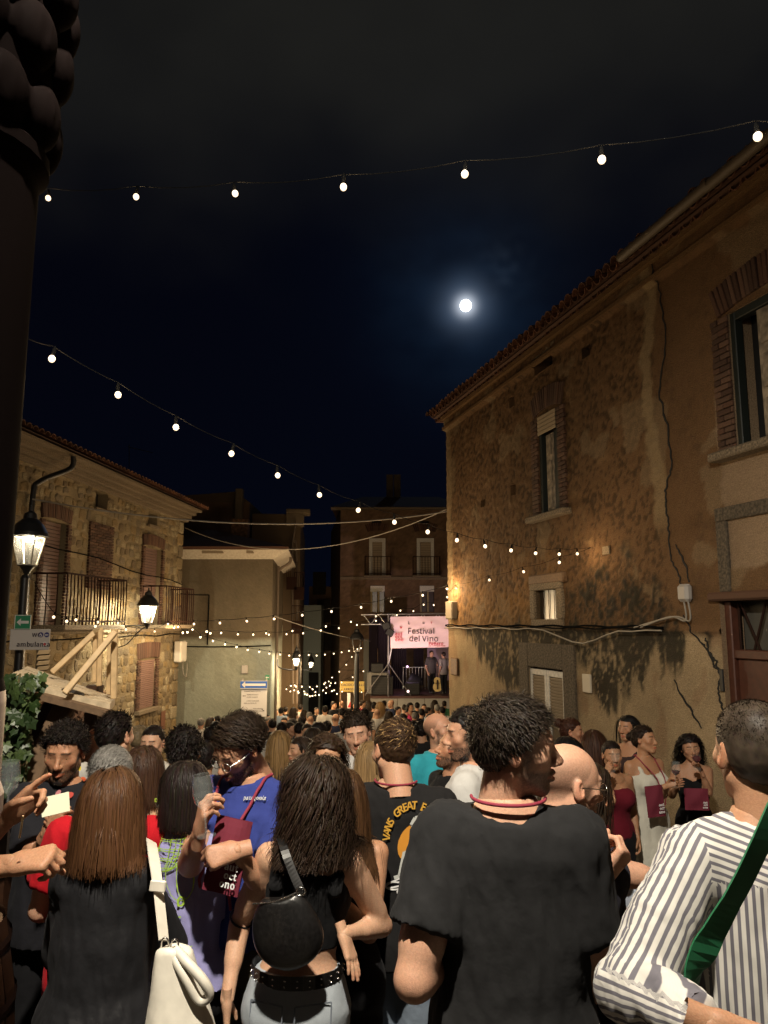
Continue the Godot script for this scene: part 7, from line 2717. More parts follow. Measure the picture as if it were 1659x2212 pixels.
# a flat band laid along points (person's own axes), kept off the cloth
func band(p: Person, pts: Array, width: float, thick: float, off: float, per := 6, hug := true) -> Acc:
	var a := Acc.new()
	var path := smooth_path(pts, per)
	var fl := [p.top_field, p.body_field] if p.top_field else [p.body_field]
	var q := []
	for v in path:
		var w: Vector3 = v
		if hug:
			for it in 2:
				for f in fl:
					var d: float = f.at(w)
					if d < off: w += f.slope(w) * (off - d)
		q.append(w)
	for it in 6:
		for k in range(1, q.size() - 1): q[k] = (q[k] * 2.0 + q[k - 1] + q[k + 1]) * 0.25
	var last := Vector3.ZERO
	for k in q.size():
		var t: Vector3 = (q[mini(k + 1, q.size() - 1)] - q[maxi(k - 1, 0)]).normalized()
		var n := Vector3.ZERO
		for f in fl:
			if f.at(q[k]) < 0.12: n = f.slope(q[k])
		if n.length() < 0.5: n = last if last != Vector3.ZERO else Vector3(0, 0, -1)
		n = (n - t * n.dot(t)).normalized()
		if last != Vector3.ZERO: n = (n * 0.08 + last * 0.92).normalized()
		last = n
		var w := t.cross(n).normalized()
		for e in [[-1, 1], [1, 1], [1, -1], [-1, -1]]:
			a.v.append(q[k] + w * e[0] * width * 0.5 + n * e[1] * thick * 0.5)
	for k in q.size() - 1:
		for e in 4:
			var i0 := k * 4 + e
			var i1 := k * 4 + (e + 1) % 4
			a.i.append_array([i0, i1, i1 + 4, i0, i1 + 4, i0 + 4])
	a.i.append_array([0, 2, 1, 0, 3, 2])
	# sharp edges: each face its own corners
	var b := Acc.new()
	for k in range(0, a.i.size(), 3):
		var f := (a.v[a.i[k + 1]] - a.v[a.i[k]]).cross(a.v[a.i[k + 2]] - a.v[a.i[k]]).normalized()
		for e in 3:
			b.v.append(a.v[a.i[k + e]])
			b.n.append(f)
			b.i.append(k + [0, 2, 1][e])
	b.paint(Color.WHITE)
	return b

func cord(p: Person, pts: Array, r: float, off: float) -> ArrayMesh:
	var path := smooth_path(pts, 6)
	var fl := [p.top_field, p.body_field] if p.top_field else [p.body_field]
	for k in path.size():
		for f in fl:
			var d: float = f.at(path[k])
			if d < off: path[k] += f.slope(path[k]) * (off - d)
	var st := tool()
	tube(st, path, r, 6)
	return st.commit()

func drape_z(p: Person, x: float, y: float, back: bool) -> float:
	var s := -1.0 if back else 1.0
	var z := s * 0.42
	for k in 110:
		if p.top_field.at(Vector3(x, y, z)) < 0.003: return z
		z -= s * 0.005
	return 0.0

func draped(p: Person, m: ArrayMesh, at: Vector2, turn: float, back: bool, lift := 0.006) -> ArrayMesh:
	# lay a flat print (x y, depth along z) onto the cloth
	var s := m.surface_get_arrays(0)
	var v: PackedVector3Array = s[Mesh.ARRAY_VERTEX]
	var c := cos(turn)
	var sn := sin(turn)
	var sg := -1.0 if back else 1.0
	for k in v.size():
		var q := Vector2(v[k].x * c - v[k].y * sn, v[k].x * sn + v[k].y * c) + at
		var x := q.x * sg
		v[k] = Vector3(x, q.y, drape_z(p, x, q.y, back) + sg * (lift + v[k].z * 0.3))
	s[Mesh.ARRAY_VERTEX] = v
	var nn: PackedVector3Array = s[Mesh.ARRAY_NORMAL]
	for k in nn.size(): nn[k] = Vector3(nn[k].x * sg, nn[k].y, nn[k].z * sg)
	s[Mesh.ARRAY_NORMAL] = nn
	var am := ArrayMesh.new()
	am.add_surface_from_arrays(Mesh.PRIMITIVE_TRIANGLES, s)
	return am

func line_print(segs: Array, w: float) -> ArrayMesh:
	# thin flat strokes for a print
	var st := tool()
	for q in segs:
		var n: int = q.size()
		for k in n - 1:
			var a := Vector3(q[k].x, q[k].y, 0)
			var b := Vector3(q[k + 1].x, q[k + 1].y, 0)
			var d := (b - a).normalized()
			var e := Vector3(-d.y, d.x, 0) * w * 0.5
			for j in 3:
				quad(st, a.lerp(b, j / 3.0) - e, a.lerp(b, (j + 1) / 3.0) - e, a.lerp(b, (j + 1) / 3.0) + e, a.lerp(b, j / 3.0) + e)
	return st.commit()

func oval(c: Vector2, rx: float, ry: float, turn := 0.0, a0 := 0.0, a1 := TAU, n := 20) -> Array:
	var o := []
	for k in n + 1:
		var a := lerpf(a0, a1, float(k) / n)
		var q := Vector2(cos(a) * rx, sin(a) * ry).rotated(turn)
		o.append(c + q)
	return o

func filled(c: Vector2, rx: float, ry: float, turn := 0.0) -> ArrayMesh:
	var st := tool()
	var o := oval(c, rx, ry, turn, 0, TAU, 24)
	for ring in 3:
		for k in 24:
			var a := c.lerp(o[k], ring / 3.0)
			var b := c.lerp(o[k + 1], ring / 3.0)
			var d := c.lerp(o[k + 1], (ring + 1) / 3.0)
			var e := c.lerp(o[k], (ring + 1) / 3.0)
			if ring == 0: quad(st, Vector3(c.x, c.y, 0), Vector3(e.x, e.y, 0), Vector3(d.x, d.y, 0), Vector3(d.x, d.y, 0))
			else: quad(st, Vector3(a.x, a.y, 0), Vector3(e.x, e.y, 0), Vector3(d.x, d.y, 0), Vector3(b.x, b.y, 0))
	return st.commit()

func wine_glass(label: String, at: Vector3, tilt: Vector3, s := 1.0, wine := 0.0) -> void:
	var o := thing("wine_glass", label, "glass", at)
	o.rotation = tilt
	o.scale = Vector3.ONE * s
	var st := tool()
	lathe(st, [Vector2(0.031, 0.0), Vector2(0.030, 0.0025), Vector2(0.006, 0.006), Vector2(0.0035, 0.02), Vector2(0.0035, 0.075), Vector2(0.008, 0.084), Vector2(0.028, 0.105), Vector2(0.034, 0.13), Vector2(0.033, 0.16), Vector2(0.029, 0.19), Vector2(0.0285, 0.1915), Vector2(0.0275, 0.19)], 28)
	build("glass", st, glass("clear_glass", Color(0.9, 0.95, 0.95), 0.05), o)
	if wine > 0.0:
		var ws := tool()
		lathe(ws, [Vector2(0.0, 0.086), Vector2(0.025, 0.104), Vector2(0.031, 0.125), Vector2(0.0, 0.126)], 24)
		build("wine", ws, mat("red_wine", Color(0.05, 0.004, 0.008), 0.1), o)

func pouch(label: String, o_: Vector3, b: Basis, w: float, h: float) -> Node3D:
	# the burgundy wine-glass pouch of the festival
	var o := thing("glass_pouch", label, "pouch", o_)
	o.basis = b
	var st := tool()
	var nx := 8
	var ny := 10
	for side in [1.0, -1.0]:
		for j in ny:
			for i in nx:
				var q := []
				for e in [[0, 0], [1, 0], [1, 1], [0, 1]]:
					var u := float(i + e[0]) / nx
					var v := float(j + e[1]) / ny
					q.append(Vector3((u - 0.5) * w, -v * h, side * (0.003 + 0.016 * sin(PI * u) * sin(PI * minf(1.0, v * 1.1 + 0.05)) + 0.002 * sin(u * 9 + v * 7))))
				if side > 0: quad(st, q[3], q[2], q[1], q[0])
				else: quad(st, q[0], q[1], q[2], q[3])
	build("bag", st, mats["burgundy"], o)
	for q in [["aut", -0.62], ["oct", -0.735], ["ono", -0.85]]:
		var lm := letters(q[0], h * 0.13, 0.001, "Droid Sans", true)
		var bx := lm.get_aabb()
		piece("lettering", lm, mats["print_white"], o, Transform3D(Basis.IDENTITY, Vector3(w * 0.5 - bx.end.x - w * 0.09, h * q[1], 0.021)))
	return o

func make_people() -> void:
	mat("skin", Color.WHITE, 0.52, {"vc": true, "spec": 0.4, "sss": 0.08, "grain": "pores", "gfreq": 0.05, "glo": 0.82, "gscale": 5.0, "relief": "pores", "rfreq": 0.09, "rdepth": 0.05})
	var hm := mat("hair_vc", Color.WHITE, 0.5, {"vc": true, "spec": 0.28})
	mat("shoe", Color(0.03, 0.028, 0.028), 0.6)
	mat("burgundy", Color(0.16, 0.012, 0.032), 0.85, {"grain": "weave", "gfreq": 0.2, "glo": 0.8, "gscale": 6.0})
	mat("lanyard", Color(0.20, 0.015, 0.035), 0.8)
	mat("print_white", Color(0.65, 0.65, 0.65), 0.8)
	mat("leather", Color(0.012, 0.011, 0.011), 0.32, {"grain": "rock", "glo": 0.75, "gscale": 4.0})
	mat("bag_white", Color(0.66, 0.62, 0.53), 0.5, {"grain": "soft", "glo": 0.9, "gscale": 2.0})
	mat("chrome", Color(0.6, 0.58, 0.55), 0.2, {"metal": 1.0})
	# prototypes, in parallel
	var made := []
	made.resize(16)
	var poses := [["relaxed", [[18, 24, 14], [22, 28, 16], [26, 30, 18], [30, 32, 20]], 0.35], ["grip", [[62, 62, 34], [66, 66, 36], [70, 68, 36], [74, 66, 36]], 1.0], ["hold", [[34, 44, 26], [42, 48, 28], [48, 52, 30], [54, 54, 30]], 0.9], ["flat", [[4, 6, 4], [3, 6, 4], [6, 8, 4], [9, 10, 6]], 0.2], ["point", [[6, 10, 6], [46, 60, 34], [60, 66, 36], [66, 66, 36]], 0.6]]
	var job := func(k: int) -> void:
		if k < 6: made[k] = make_head(k % 2 == 1, [0.0033, 0.0046, 0.0085][k / 2])
		elif k < 11: made[k] = make_hand(poses[k - 6][1], poses[k - 6][2], 0.0046)
		else: made[k] = make_hand(poses[k - 11][1], poses[k - 11][2], 0.0085)
	var g := WorkerThreadPool.add_group_task(job, 16)
	WorkerThreadPool.wait_for_group_task_completion(g)
	for k in 6: heads[k] = made[k]
	for k in 5:
		hands[poses[k][0]] = made[6 + k]
		hands[poses[k][0] + "_far"] = made[11 + k]
	cast_people()
	g = WorkerThreadPool.add_group_task(func(k: int) -> void: crew[k].make(), crew.size())
	WorkerThreadPool.wait_for_group_task_completion(g)
	finish_people()
	make_crowd()

const TAN := Color(0.40, 0.215, 0.125)
const PALE := Color(0.50, 0.30, 0.20)
const BLACK_HAIR := Color(0.011, 0.0085, 0.0075)
const DARK_HAIR := Color(0.022, 0.0145, 0.010)
const BROWN_HAIR := Color(0.058, 0.028, 0.014)

var who := {}

func cast_people() -> void:
	# --- the nearest
	who.striped = P("man with a buzz cut in a grey and white striped shirt with a green strap", {"head": [1624, 1513, 1.88], "yaw": 184, "fine": 2, "hair": "short", "locks": 6500, "length": 0.010, "segs": 3, "lift": 1.2, "lock_r": 0.0012, "hair_color": Color(0.05, 0.037, 0.027), "puff": 0.004, "skin": TAN, "wide": 0.98, "seed": 3,
		"top": {"color": Color(0.6, 0.58, 0.55), "sleeve": 1.92, "hem": 0.40, "ease": 0.03, "loose": 0.022, "grow": 0.016, "folds": 0.009, "mat": null}, "legs": {"color": Color(0.05, 0.05, 0.06)},
		"l": {"to": [1535, 2215, 1.5], "el": [1350, 2060, 1.85], "hand": "relaxed", "dir": Vector3(0.8, -0.3, 0.2), "palm": Vector3(0, 0, -1)}, "r": {"to": [1760, 2150, 2.0], "el": [1900, 2100, 1.9]}})
	who.black_tee = P("large man in a black tee seen from behind, bearded face turned right", {"head": [1104, 1500, 2.0], "yaw": 172, "turn": Vector3(2, -86, 3), "fine": 2, "hair": "curly", "curl": 0.0055, "turns": 20.0, "locks": 8000, "length": 0.06, "segs": 8, "puff": 0.013, "lift": 0.05, "hs": 0.97, "lock_r": 0.0016, "comb": Vector3(0, -0.15, 0.3), "hair_color": Color(0.02, 0.0145, 0.0105), "beard": 0.74, "skin": Color(0.46, 0.265, 0.175), "wide": 0.90, "fat": 1.02, "arm": 1.08, "seed": 7,
		"top": {"color": Color(0.0185, 0.0185, 0.0195), "sleeve": 0.68, "hem": 0.40, "ease": 0.035, "loose": 0.022, "grow": 0.017, "folds": 0.008, "top": 0.83}, "legs": {"color": Color(0.05, 0.07, 0.11)},
		"l": {"to": [985, 2040, 2.15], "el": [870, 2090, 1.85]}, "r": {"to": [1225, 2180, 2.2], "el": [1330, 2140, 1.85]}})
	who.auburn = P("woman with long straight auburn hair in a black satin blouse", {"head": [246, 1650, 2.5], "yaw": 183, "turn": Vector3(6, 4, 0), "f": true, "fine": 2, "hair": "long", "locks": 6500, "length": 0.46, "cut": 0.25, "segs": 18, "puff": 0.026, "lock_r": 0.0019, "drop": 0.42, "part": 0.01, "comb": Vector3(0, 0, -0.55), "hair_color": Color(0.05, 0.023, 0.0105), "tip": 1.6, "skin": PALE, "wide": 0.86, "fat": 1.08, "arm": 0.76, "seed": 12,
		"top": {"color": Color(0.016, 0.016, 0.018), "rough": 0.55, "sleeve": 1.05, "hem": 0.42, "ease": 0.045, "grow": 0.014, "loose": 0.014, "folds": 0.009, "name": "blouse"}, "legs": {"color": Color(0.012, 0.012, 0.013), "name": "trousers", "grow": 0.004},
		"l": {"to": [165, 2010, 2.8], "el": [135, 1990, 2.5]}, "r": {"to": [320, 2000, 2.8], "el": [355, 1985, 2.5]}})
	who.curly = P("woman with dark curly hair in a black tank top and pale jeans, hand on hip", {"head": [683, 1618, 2.72], "yaw": 176, "turn": Vector3(4, 12, 2), "lean": Vector3(0, 4, 5), "f": true, "fine": 2, "hair": "curly_long", "locks": 5500, "length": 0.46, "cut": 0.29, "segs": 26, "curl": 0.018, "turns": 10.0, "puff": 0.05, "lock_r": 0.0023, "drop": 0.36, "comb": Vector3(0, 0, -0.35), "hair_color": Color(0.020, 0.0125, 0.0085), "tip": 1.5, "skin": Color(0.50, 0.30, 0.195), "seed": 21,
		"top": {"color": Color(0.010, 0.010, 0.011), "kind": "tank", "sleeve": 0.0, "hem": 0.63, "ease": 0.0, "grow": 0.006, "folds": 0.003, "top": 0.79, "strap": 0.026, "name": "tank_top"}, "legs": {"color": Color(0.36, 0.40, 0.44), "waist": 0.585, "fade": 0.18, "name": "jeans", "loose": 1.15, "grow": 0.012},
		"l": {"to": [490, 2160, 2.66], "el": [515, 1985, 2.82], "hand": "relaxed", "dir": Vector3(0.0, -1, 0.0), "palm": Vector3(1, 0, -0.3)}, "r": {"to": [742, 2018, 2.62], "el": [875, 1930, 2.95], "hand": "flat", "dir": Vector3(0.35, -0.85, 0.25), "palm": Vector3(-0.9, -0.2, -0.4)}})
	# --- the second rank
	who.blue = P("bearded man with glasses looking down, blue tee, burgundy pouch and wine glass", {"head": [515, 1540, 2.95], "yaw": -22, "turn": Vector3(27, -16, -3), "lean": Vector3(3, 0, 0), "fine": 2, "hair": "short", "locks": 5000, "length": 0.085, "segs": 9, "puff": 0.014, "lift": 0.08, "curl": 0.004, "turns": 9.0, "comb": Vector3(0.55, 0.05, -0.15), "lock_r": 0.0021, "hair_color": DARK_HAIR, "beard": 0.92, "hs": 0.95, "skin": Color(0.40, 0.215, 0.13), "seed": 31,
		"top": {"color": Color(0.034, 0.05, 0.225), "sleeve": 0.62, "hem": 0.53, "ease": 0.035, "grow": 0.016, "loose": 0.02, "folds": 0.008}, "legs": {"color": Color(0.10, 0.088, 0.058), "loose": 1.25, "grow": 0.014},
		"r": {"to": [430, 1802, 2.62], "el": [405, 1890, 2.85], "hand": "hold", "dir": Vector3(0.15, 0.75, 0.2), "palm": Vector3(0.85, -0.1, -0.45)}, "l": {"to": [512, 1838, 2.62], "el": [618, 1850, 2.9], "hand": "grip", "dir": Vector3(-0.9, -0.15, 0.3), "palm": Vector3(0.1, -0.4, -0.8)}})
	who.printed = P("man with streaked tied hair in a black tee printed with a skeleton", {"head": [850, 1553, 3.3], "yaw": 168, "turn": Vector3(14, 42, 4), "fine": 2, "hair": "short", "locks": 4500, "length": 0.07, "segs": 8, "puff": 0.009, "lift": 0.0, "comb": Vector3(0.0, 0.35, -0.9), "lock_r": 0.0019, "hair_color": Color(0.05, 0.028, 0.016), "streak": Color(0.36, 0.23, 0.10), "streak_share": 0.14, "bun": Vector3(0.0, 0.105, -0.055), "bun_r": 0.028, "skin": Color(0.46, 0.26, 0.165), "beard": 0.45, "wide": 1.06, "seed": 41,
		"top": {"color": Color(0.0145, 0.014, 0.0145), "sleeve": 0.66, "hem": 0.455, "ease": 0.035, "grow": 0.017, "loose": 0.022, "folds": 0.008}, "legs": {"color": Color(0.22, 0.27, 0.34), "fade": 0.25, "name": "jeans", "loose": 1.2, "grow": 0.012},
		"l": {"to": [800, 1920, 3.55], "el": [755, 1900, 3.25]}, "r": {"to": [960, 1950, 3.55], "el": [1010, 1900, 3.25]}})
	who.red = P("grey haired man in a red polo behind the auburn woman", {"head": [243, 1607, 2.95], "yaw": 176, "turn": Vector3(4, 24, 0), "fine": 2, "hair": "short", "locks": 4500, "length": 0.035, "segs": 6, "puff": 0.010, "lift": 0.06, "comb": Vector3(0.35, 0.1, -0.8), "lock_r": 0.0017, "hair_color": Color(0.20, 0.19, 0.175), "skin": PALE, "wide": 0.98, "fat": 1.1, "seed": 51,
		"top": {"color": Color(0.46, 0.010, 0.018), "sleeve": 0.62, "hem": 0.36, "flare": 0.02, "ease": 0.03, "grow": 0.015, "loose": 0.022, "folds": 0.008, "collar": true}, "legs": {"color": Color(0.02, 0.03, 0.06)},
		"l": {"to": [150, 1960, 3.2], "el": [85, 1950, 2.95]}, "r": {"to": [310, 1960, 3.2], "el": [345, 1900, 2.95]}})
	who.lilac = P("person with a black bob in a lilac tee printed with lime outlines", {"head": [402, 1637, 2.95], "yaw": 168, "turn": Vector3(4, 52, 0), "f": true, "fine": 2, "hair": "bob", "locks": 4500, "length": 0.3, "cut": 0.2, "segs": 13, "puff": 0.022, "lock_r": 0.0024, "drop": 0.5, "comb": Vector3(0, 0, -0.3), "hair_color": Color(0.012, 0.0085, 0.0075), "tip": 1.1, "skin": PALE, "wide": 1.1, "fat": 1.1, "seed": 61,
		"top": {"color": Color(0.30, 0.29, 0.54), "sleeve": 0.7, "hem": 0.525, "ease": 0.04, "grow": 0.02, "loose": 0.03, "folds": 0.007}, "legs": {"color": Color(0.012, 0.012, 0.014)},
		"l": {"to": [340, 1950, 3.15], "el": [300, 1880, 2.9]}, "r": {"to": [455, 1950, 3.15], "el": [475, 1880, 2.9]}})
	who.floral = P("bearded man with curly black hair in a dark shirt with bright prints", {"head": [145, 1558, 3.5], "yaw": 8, "turn": Vector3(10, -2, -3), "fine": 2, "hair": "curly", "curl": 0.006, "turns": 40.0, "locks": 4500, "length": 0.045, "segs": 9, "puff": 0.018, "lift": 0.35, "lock_r": 0.002, "comb": Vector3(0, 0.1, 0.1), "hair_color": BLACK_HAIR, "beard": 0.95, "skin": Color(0.34, 0.175, 0.10), "seed": 71,
		"top": {"color": Color(0.016, 0.016, 0.02), "kind": "vneck", "sleeve": 0.75, "hem": 0.46, "ease": 0.03, "grow": 0.016, "loose": 0.03, "folds": 0.007, "collar": true}, "legs": {"color": Color(0.012, 0.012, 0.014)},
		"r": {"to": [100, 1800, 3.2], "el": [60, 1850, 3.5], "hand": "hold", "dir": Vector3(0.5, 0.6, 0.3), "palm": Vector3(0.6, 0, -0.7)}, "l": {"to": [150, 1790, 3.2], "el": [215, 1840, 3.5], "hand": "hold", "dir": Vector3(-0.5, 0.4, 0.3), "palm": Vector3(-0.5, 0.2, -0.7)}})
	who.pointing = P("person at the left edge in a white top, of whom the two forearms show", {"head": [-190, 1545, 2.3], "yaw": 84, "fine": 2, "hair": "short", "skin": Color(0.40, 0.21, 0.12), "seed": 81, "locks": 200,
		"top": {"color": Color(0.55, 0.53, 0.5), "sleeve": 0.7, "hem": 0.46, "folds": 0.007}, "legs": {"color": Color(0.03, 0.04, 0.06)},
		"l": {"to": [18, 1765, 2.15], "el": [-90, 1905, 2.2], "hand": "point", "dir": Vector3(0.72, 0.6, -0.1), "palm": Vector3(0.3, -0.5, 0.7)}, "r": {"to": [28, 1868, 1.95], "el": [-120, 1925, 2.1], "hand": "grip", "dir": Vector3(0.95, 0.18, 0.0), "palm": Vector3(0.1, -0.8, -0.5)}})
	who.elbow = P("woman with long brown hair and dark clothes between the curly woman and the printed tee", {"head": [741, 1655, 3.05], "yaw": 186, "f": true, "fine": 2, "hair": "long", "locks": 3000, "length": 0.46, "cut": 0.36, "segs": 16, "puff": 0.016, "lock_r": 0.0026, "drop": 0.5, "comb": Vector3(0, 0, -0.4), "hair_color": Color(0.05, 0.025, 0.012), "tip": 1.5, "skin": TAN, "seed": 91,
		"top": {"color": Color(0.01, 0.01, 0.011), "kind": "tank", "sleeve": 0.0, "hem": 0.55, "ease": 0.0, "grow": 0.008, "top": 0.79, "strap": 0.025, "name": "tank_top"}, "legs": {"color": Color(0.011, 0.011, 0.013), "waist": 0.6},
		"r": {"to": [715, 1925, 2.9], "el": [850, 1935, 3.05], "hand": "relaxed"}, "l": {"to": [690, 1980, 3.2], "el": [640, 1930, 3.05]}})
	who.shaved = P("bald man with glasses behind the large black tee, raising one hand", {"head": [1222, 1607, 2.35], "yaw": 120, "turn": Vector3(8, -14, 0), "fine": 2, "hair": "bald", "buzz": 0.5, "hair_color": Color(0.03, 0.022, 0.017), "beard": 0.6, "puff": 0.0, "skin": Color(0.50, 0.285, 0.19), "arm": 1.1, "seed": 101,
		"top": {"color": Color(0.02, 0.02, 0.03), "sleeve": 0.66, "hem": 0.46, "folds": 0.006}, "legs": {"color": Color(0.04, 0.06, 0.10)},
		"l": {"to": [1462, 1905, 2.6], "el": [1400, 1960, 2.7]}, "r": {"to": [1302, 1893, 2.12], "el": [1262, 1990, 2.2], "hand": "grip", "dir": Vector3(0.62, 0.66, 0.1), "palm": Vector3(-0.5, 0.4, -0.7)}})
	who.strappy = P("dark haired woman with bare shoulders and a pale strappy top behind the bald man", {"head": [1268, 1640, 2.85], "yaw": 118, "f": true, "fine": 2, "hair": "curly_long", "locks": 500, "length": 0.34, "cut": 0.3, "segs": 14, "curl": 0.006, "turns": 10.0, "puff": 0.014, "drop": 0.5, "lock_r": 0.003, "hair_color": DARK_HAIR, "skin": Color(0.47, 0.27, 0.155), "seed": 111,
		"top": {"color": Color(0.45, 0.5, 0.6), "kind": "tank", "sleeve": 0.0, "hem": 0.57, "ease": 0.0, "grow": 0.007, "top": 0.77, "strap": 0.008, "name": "top"}, "legs": {"color": Color(0.075, 0.012, 0.015), "kind": "skirt", "name": "skirt"},
		"r": {"to": [1330, 1990, 2.6], "el": [1318, 1905, 2.75], "hand": "relaxed"}})
	# --- the middle distance
	P("tall man with short dark hair seen from behind above the grey haired man", {"head": [250, 1534, 4.1], "yaw": 160, "fine": 1, "hair": "short", "locks": 700, "length": 0.04, "puff": 0.014, "lift": 0.3, "lock_r": 0.004, "hair_color": BLACK_HAIR, "skin": PALE, "seed": 121, "top": {"color": Color(0.52, 0.5, 0.46), "sleeve": 0.65, "hem": 0.46}, "legs": {"color": Color(0.05, 0.06, 0.08)}})
	P("tired looking man facing the camera in a white shirt beside the stone house", {"head": [332, 1566, 5.4], "yaw": -6, "fine": 1, "hair": "short", "length": 0.04, "puff": 0.009, "lift": 0.1, "comb": Vector3(0, 0.2, -0.9), "hair_color": BLACK_HAIR, "skin": PALE, "beard": 0.2, "seed": 131, "top": {"color": Color(0.55, 0.53, 0.48), "kind": "vneck", "sleeve": 1.8, "hem": 0.46, "collar": true}, "legs": {"color": Color(0.05, 0.06, 0.08)}})
	P("reddish bald man seen from behind at the curly floral man's shoulder", {"head": [203, 1575, 5.0], "yaw": 170, "fine": 1, "hair": "bald", "buzz": 0.35, "skin": Color(0.42, 0.20, 0.13), "puff": 0.0, "seed": 141, "top": {"color": Color(0.5, 0.48, 0.45), "hem": 0.46}, "legs": {"color": Color(0.05, 0.06, 0.08)}})
	P("greying fair haired man behind the tired looking man's head", {"head": [302, 1566, 6.6], "yaw": 172, "fine": 1, "hair": "short", "length": 0.025, "puff": 0.005, "lift": 0.05, "hair_color": Color(0.16, 0.12, 0.07), "skin": PALE, "seed": 143, "top": {"color": Color(0.1, 0.09, 0.08), "hem": 0.46}, "legs": {"color": Color(0.05, 0.06, 0.08)}})
	P("woman with a glossy brown bob beside the auburn woman's head", {"head": [312, 1606, 3.5], "yaw": 168, "turn": Vector3(0, 18, 0), "f": true, "fine": 2, "hair": "bob", "locks": 2000, "length": 0.3, "cut": 0.22, "segs": 12, "puff": 0.018, "lock_r": 0.0026, "drop": 0.5, "hair_color": Color(0.030, 0.015, 0.009), "tip": 1.6, "skin": Color(0.48, 0.27, 0.15), "seed": 151, "top": {"color": Color(0.5, 0.3, 0.1), "kind": "tank", "sleeve": 0.0, "hem": 0.5, "ease": 0.0, "top": 0.77, "strap": 0.012}, "legs": {"color": Color(0.3, 0.29, 0.27)}})
	P("man with curly black hair seen from behind, directly above the lilac tee", {"head": [398, 1566, 4.0], "yaw": 190, "fine": 2, "hair": "curly", "curl": 0.006, "turns": 36.0, "locks": 900, "length": 0.05, "segs": 8, "puff": 0.020, "lift": 0.7, "lock_r": 0.0034, "hair_color": BLACK_HAIR, "skin": PALE, "seed": 161, "top": {"color": Color(0.55, 0.53, 0.47), "sleeve": 0.65, "hem": 0.46}, "legs": {"color": Color(0.05, 0.06, 0.08)}})
	P("man in a cream shirt with short black hair just left of the man in blue", {"head": [440, 1596, 4.9], "yaw": 200, "fine": 1, "hair": "short", "hair_color": BLACK_HAIR, "skin": TAN, "seed": 165, "top": {"color": Color(0.58, 0.55, 0.42), "sleeve": 0.7, "hem": 0.46}, "legs": {"color": Color(0.3, 0.28, 0.22)}})
	P("woman with loose brown curls facing the camera over the curly woman's head", {"head": [706, 1578, 4.1], "yaw": 14, "turn": Vector3(2, 0, -12), "f": true, "fine": 2, "hair": "curly_long", "locks": 650, "length": 0.3, "cut": 0.27, "segs": 16, "curl": 0.010, "turns": 22.0, "puff": 0.03, "drop": 0.3, "lock_r": 0.0036, "hair_color": Color(0.03, 0.017, 0.01), "tip": 1.6, "skin": Color(0.50, 0.27, 0.155), "seed": 171, "top": {"color": Color(0.1, 0.08, 0.08), "hem": 0.5}, "legs": {"color": Color(0.05, 0.06, 0.08)}})
	who.youth = P("dark haired youth in a white tee facing the camera with a lanyard", {"head": [770, 1535, 4.9], "yaw": -8, "turn": Vector3(8, 6, 8), "fine": 2, "hair": "curly", "curl": 0.004, "turns": 20.0, "locks": 700, "length": 0.06, "puff": 0.02, "lift": 0.5, "lock_r": 0.004, "comb": Vector3(0.3, 0.2, 0.5), "hair_color": DARK_HAIR, "skin": Color(0.52, 0.30, 0.20), "seed": 181, "top": {"color": Color(0.55, 0.54, 0.52), "sleeve": 0.65, "hem": 0.46, "folds": 0.007}, "legs": {"color": Color(0.05, 0.06, 0.08)}})
	P("blonde woman with bare shoulders in a black tank top behind the printed tee", {"head": [803, 1597, 4.2], "yaw": 196, "f": true, "fine": 2, "hair": "long", "locks": 600, "length": 0.4, "cut": 0.33, "segs": 12, "puff": 0.014, "lock_r": 0.004, "drop": 0.5, "hair_color": Color(0.16, 0.10, 0.045), "tip": 1.8, "skin": Color(0.55, 0.33, 0.19), "seed": 191, "top": {"color": Color(0.011, 0.011, 0.012), "kind": "tank", "sleeve": 0.0, "hem": 0.5, "ease": 0.0, "strap": 0.02}, "legs": {"color": Color(0.05, 0.06, 0.08)}})
	who.polo = P("bald bearded man in a turquoise polo looking up to the right", {"head": [944, 1541, 5.3], "yaw": 32, "turn": Vector3(-12, 26, 4), "fine": 2, "hair": "bald", "buzz": 0.55, "beard": 0.9, "puff": 0.0, "hair_color": Color(0.05, 0.03, 0.02), "skin": Color(0.48, 0.26, 0.17), "wide": 1.08, "seed": 201, "top": {"color": Color(0.035, 0.35, 0.44), "sleeve": 0.7, "hem": 0.45, "collar": true, "folds": 0.007, "loose": 0.02}, "legs": {"color": Color(0.05, 0.06, 0.08)}})
	P("bald man with a full beard and an earring in black, chin raised to the left", {"head": [985, 1577, 4.5], "yaw": -64, "turn": Vector3(-16, -8, 0), "fine": 2, "hair": "bald", "buzz": 0.6, "beard": 1.0, "puff": 0.0, "hair_color": Color(0.022, 0.013, 0.01), "skin": Color(0.45, 0.235, 0.14), "seed": 211, "wide": 1.1, "top": {"color": Color(0.013, 0.013, 0.014), "sleeve": 0.66, "hem": 0.46}, "legs": {"color": Color(0.02, 0.02, 0.03)}})
	P("dark haired bearded man in profile with a white tee at the ochre house corner", {"head": [1012, 1523, 3.7], "yaw": -112, "turn": Vector3(4, 30, 0), "fine": 2, "hair": "short", "locks": 700, "length": 0.04, "puff": 0.014, "lift": 0.2, "lock_r": 0.0036, "beard": 0.9, "hair_color": BLACK_HAIR, "skin": Color(0.47, 0.255, 0.16), "seed": 221, "top": {"color": Color(0.58, 0.57, 0.55), "sleeve": 0.7, "hem": 0.45, "folds": 0.007, "loose": 0.02}, "legs": {"color": Color(0.05, 0.06, 0.08)}})
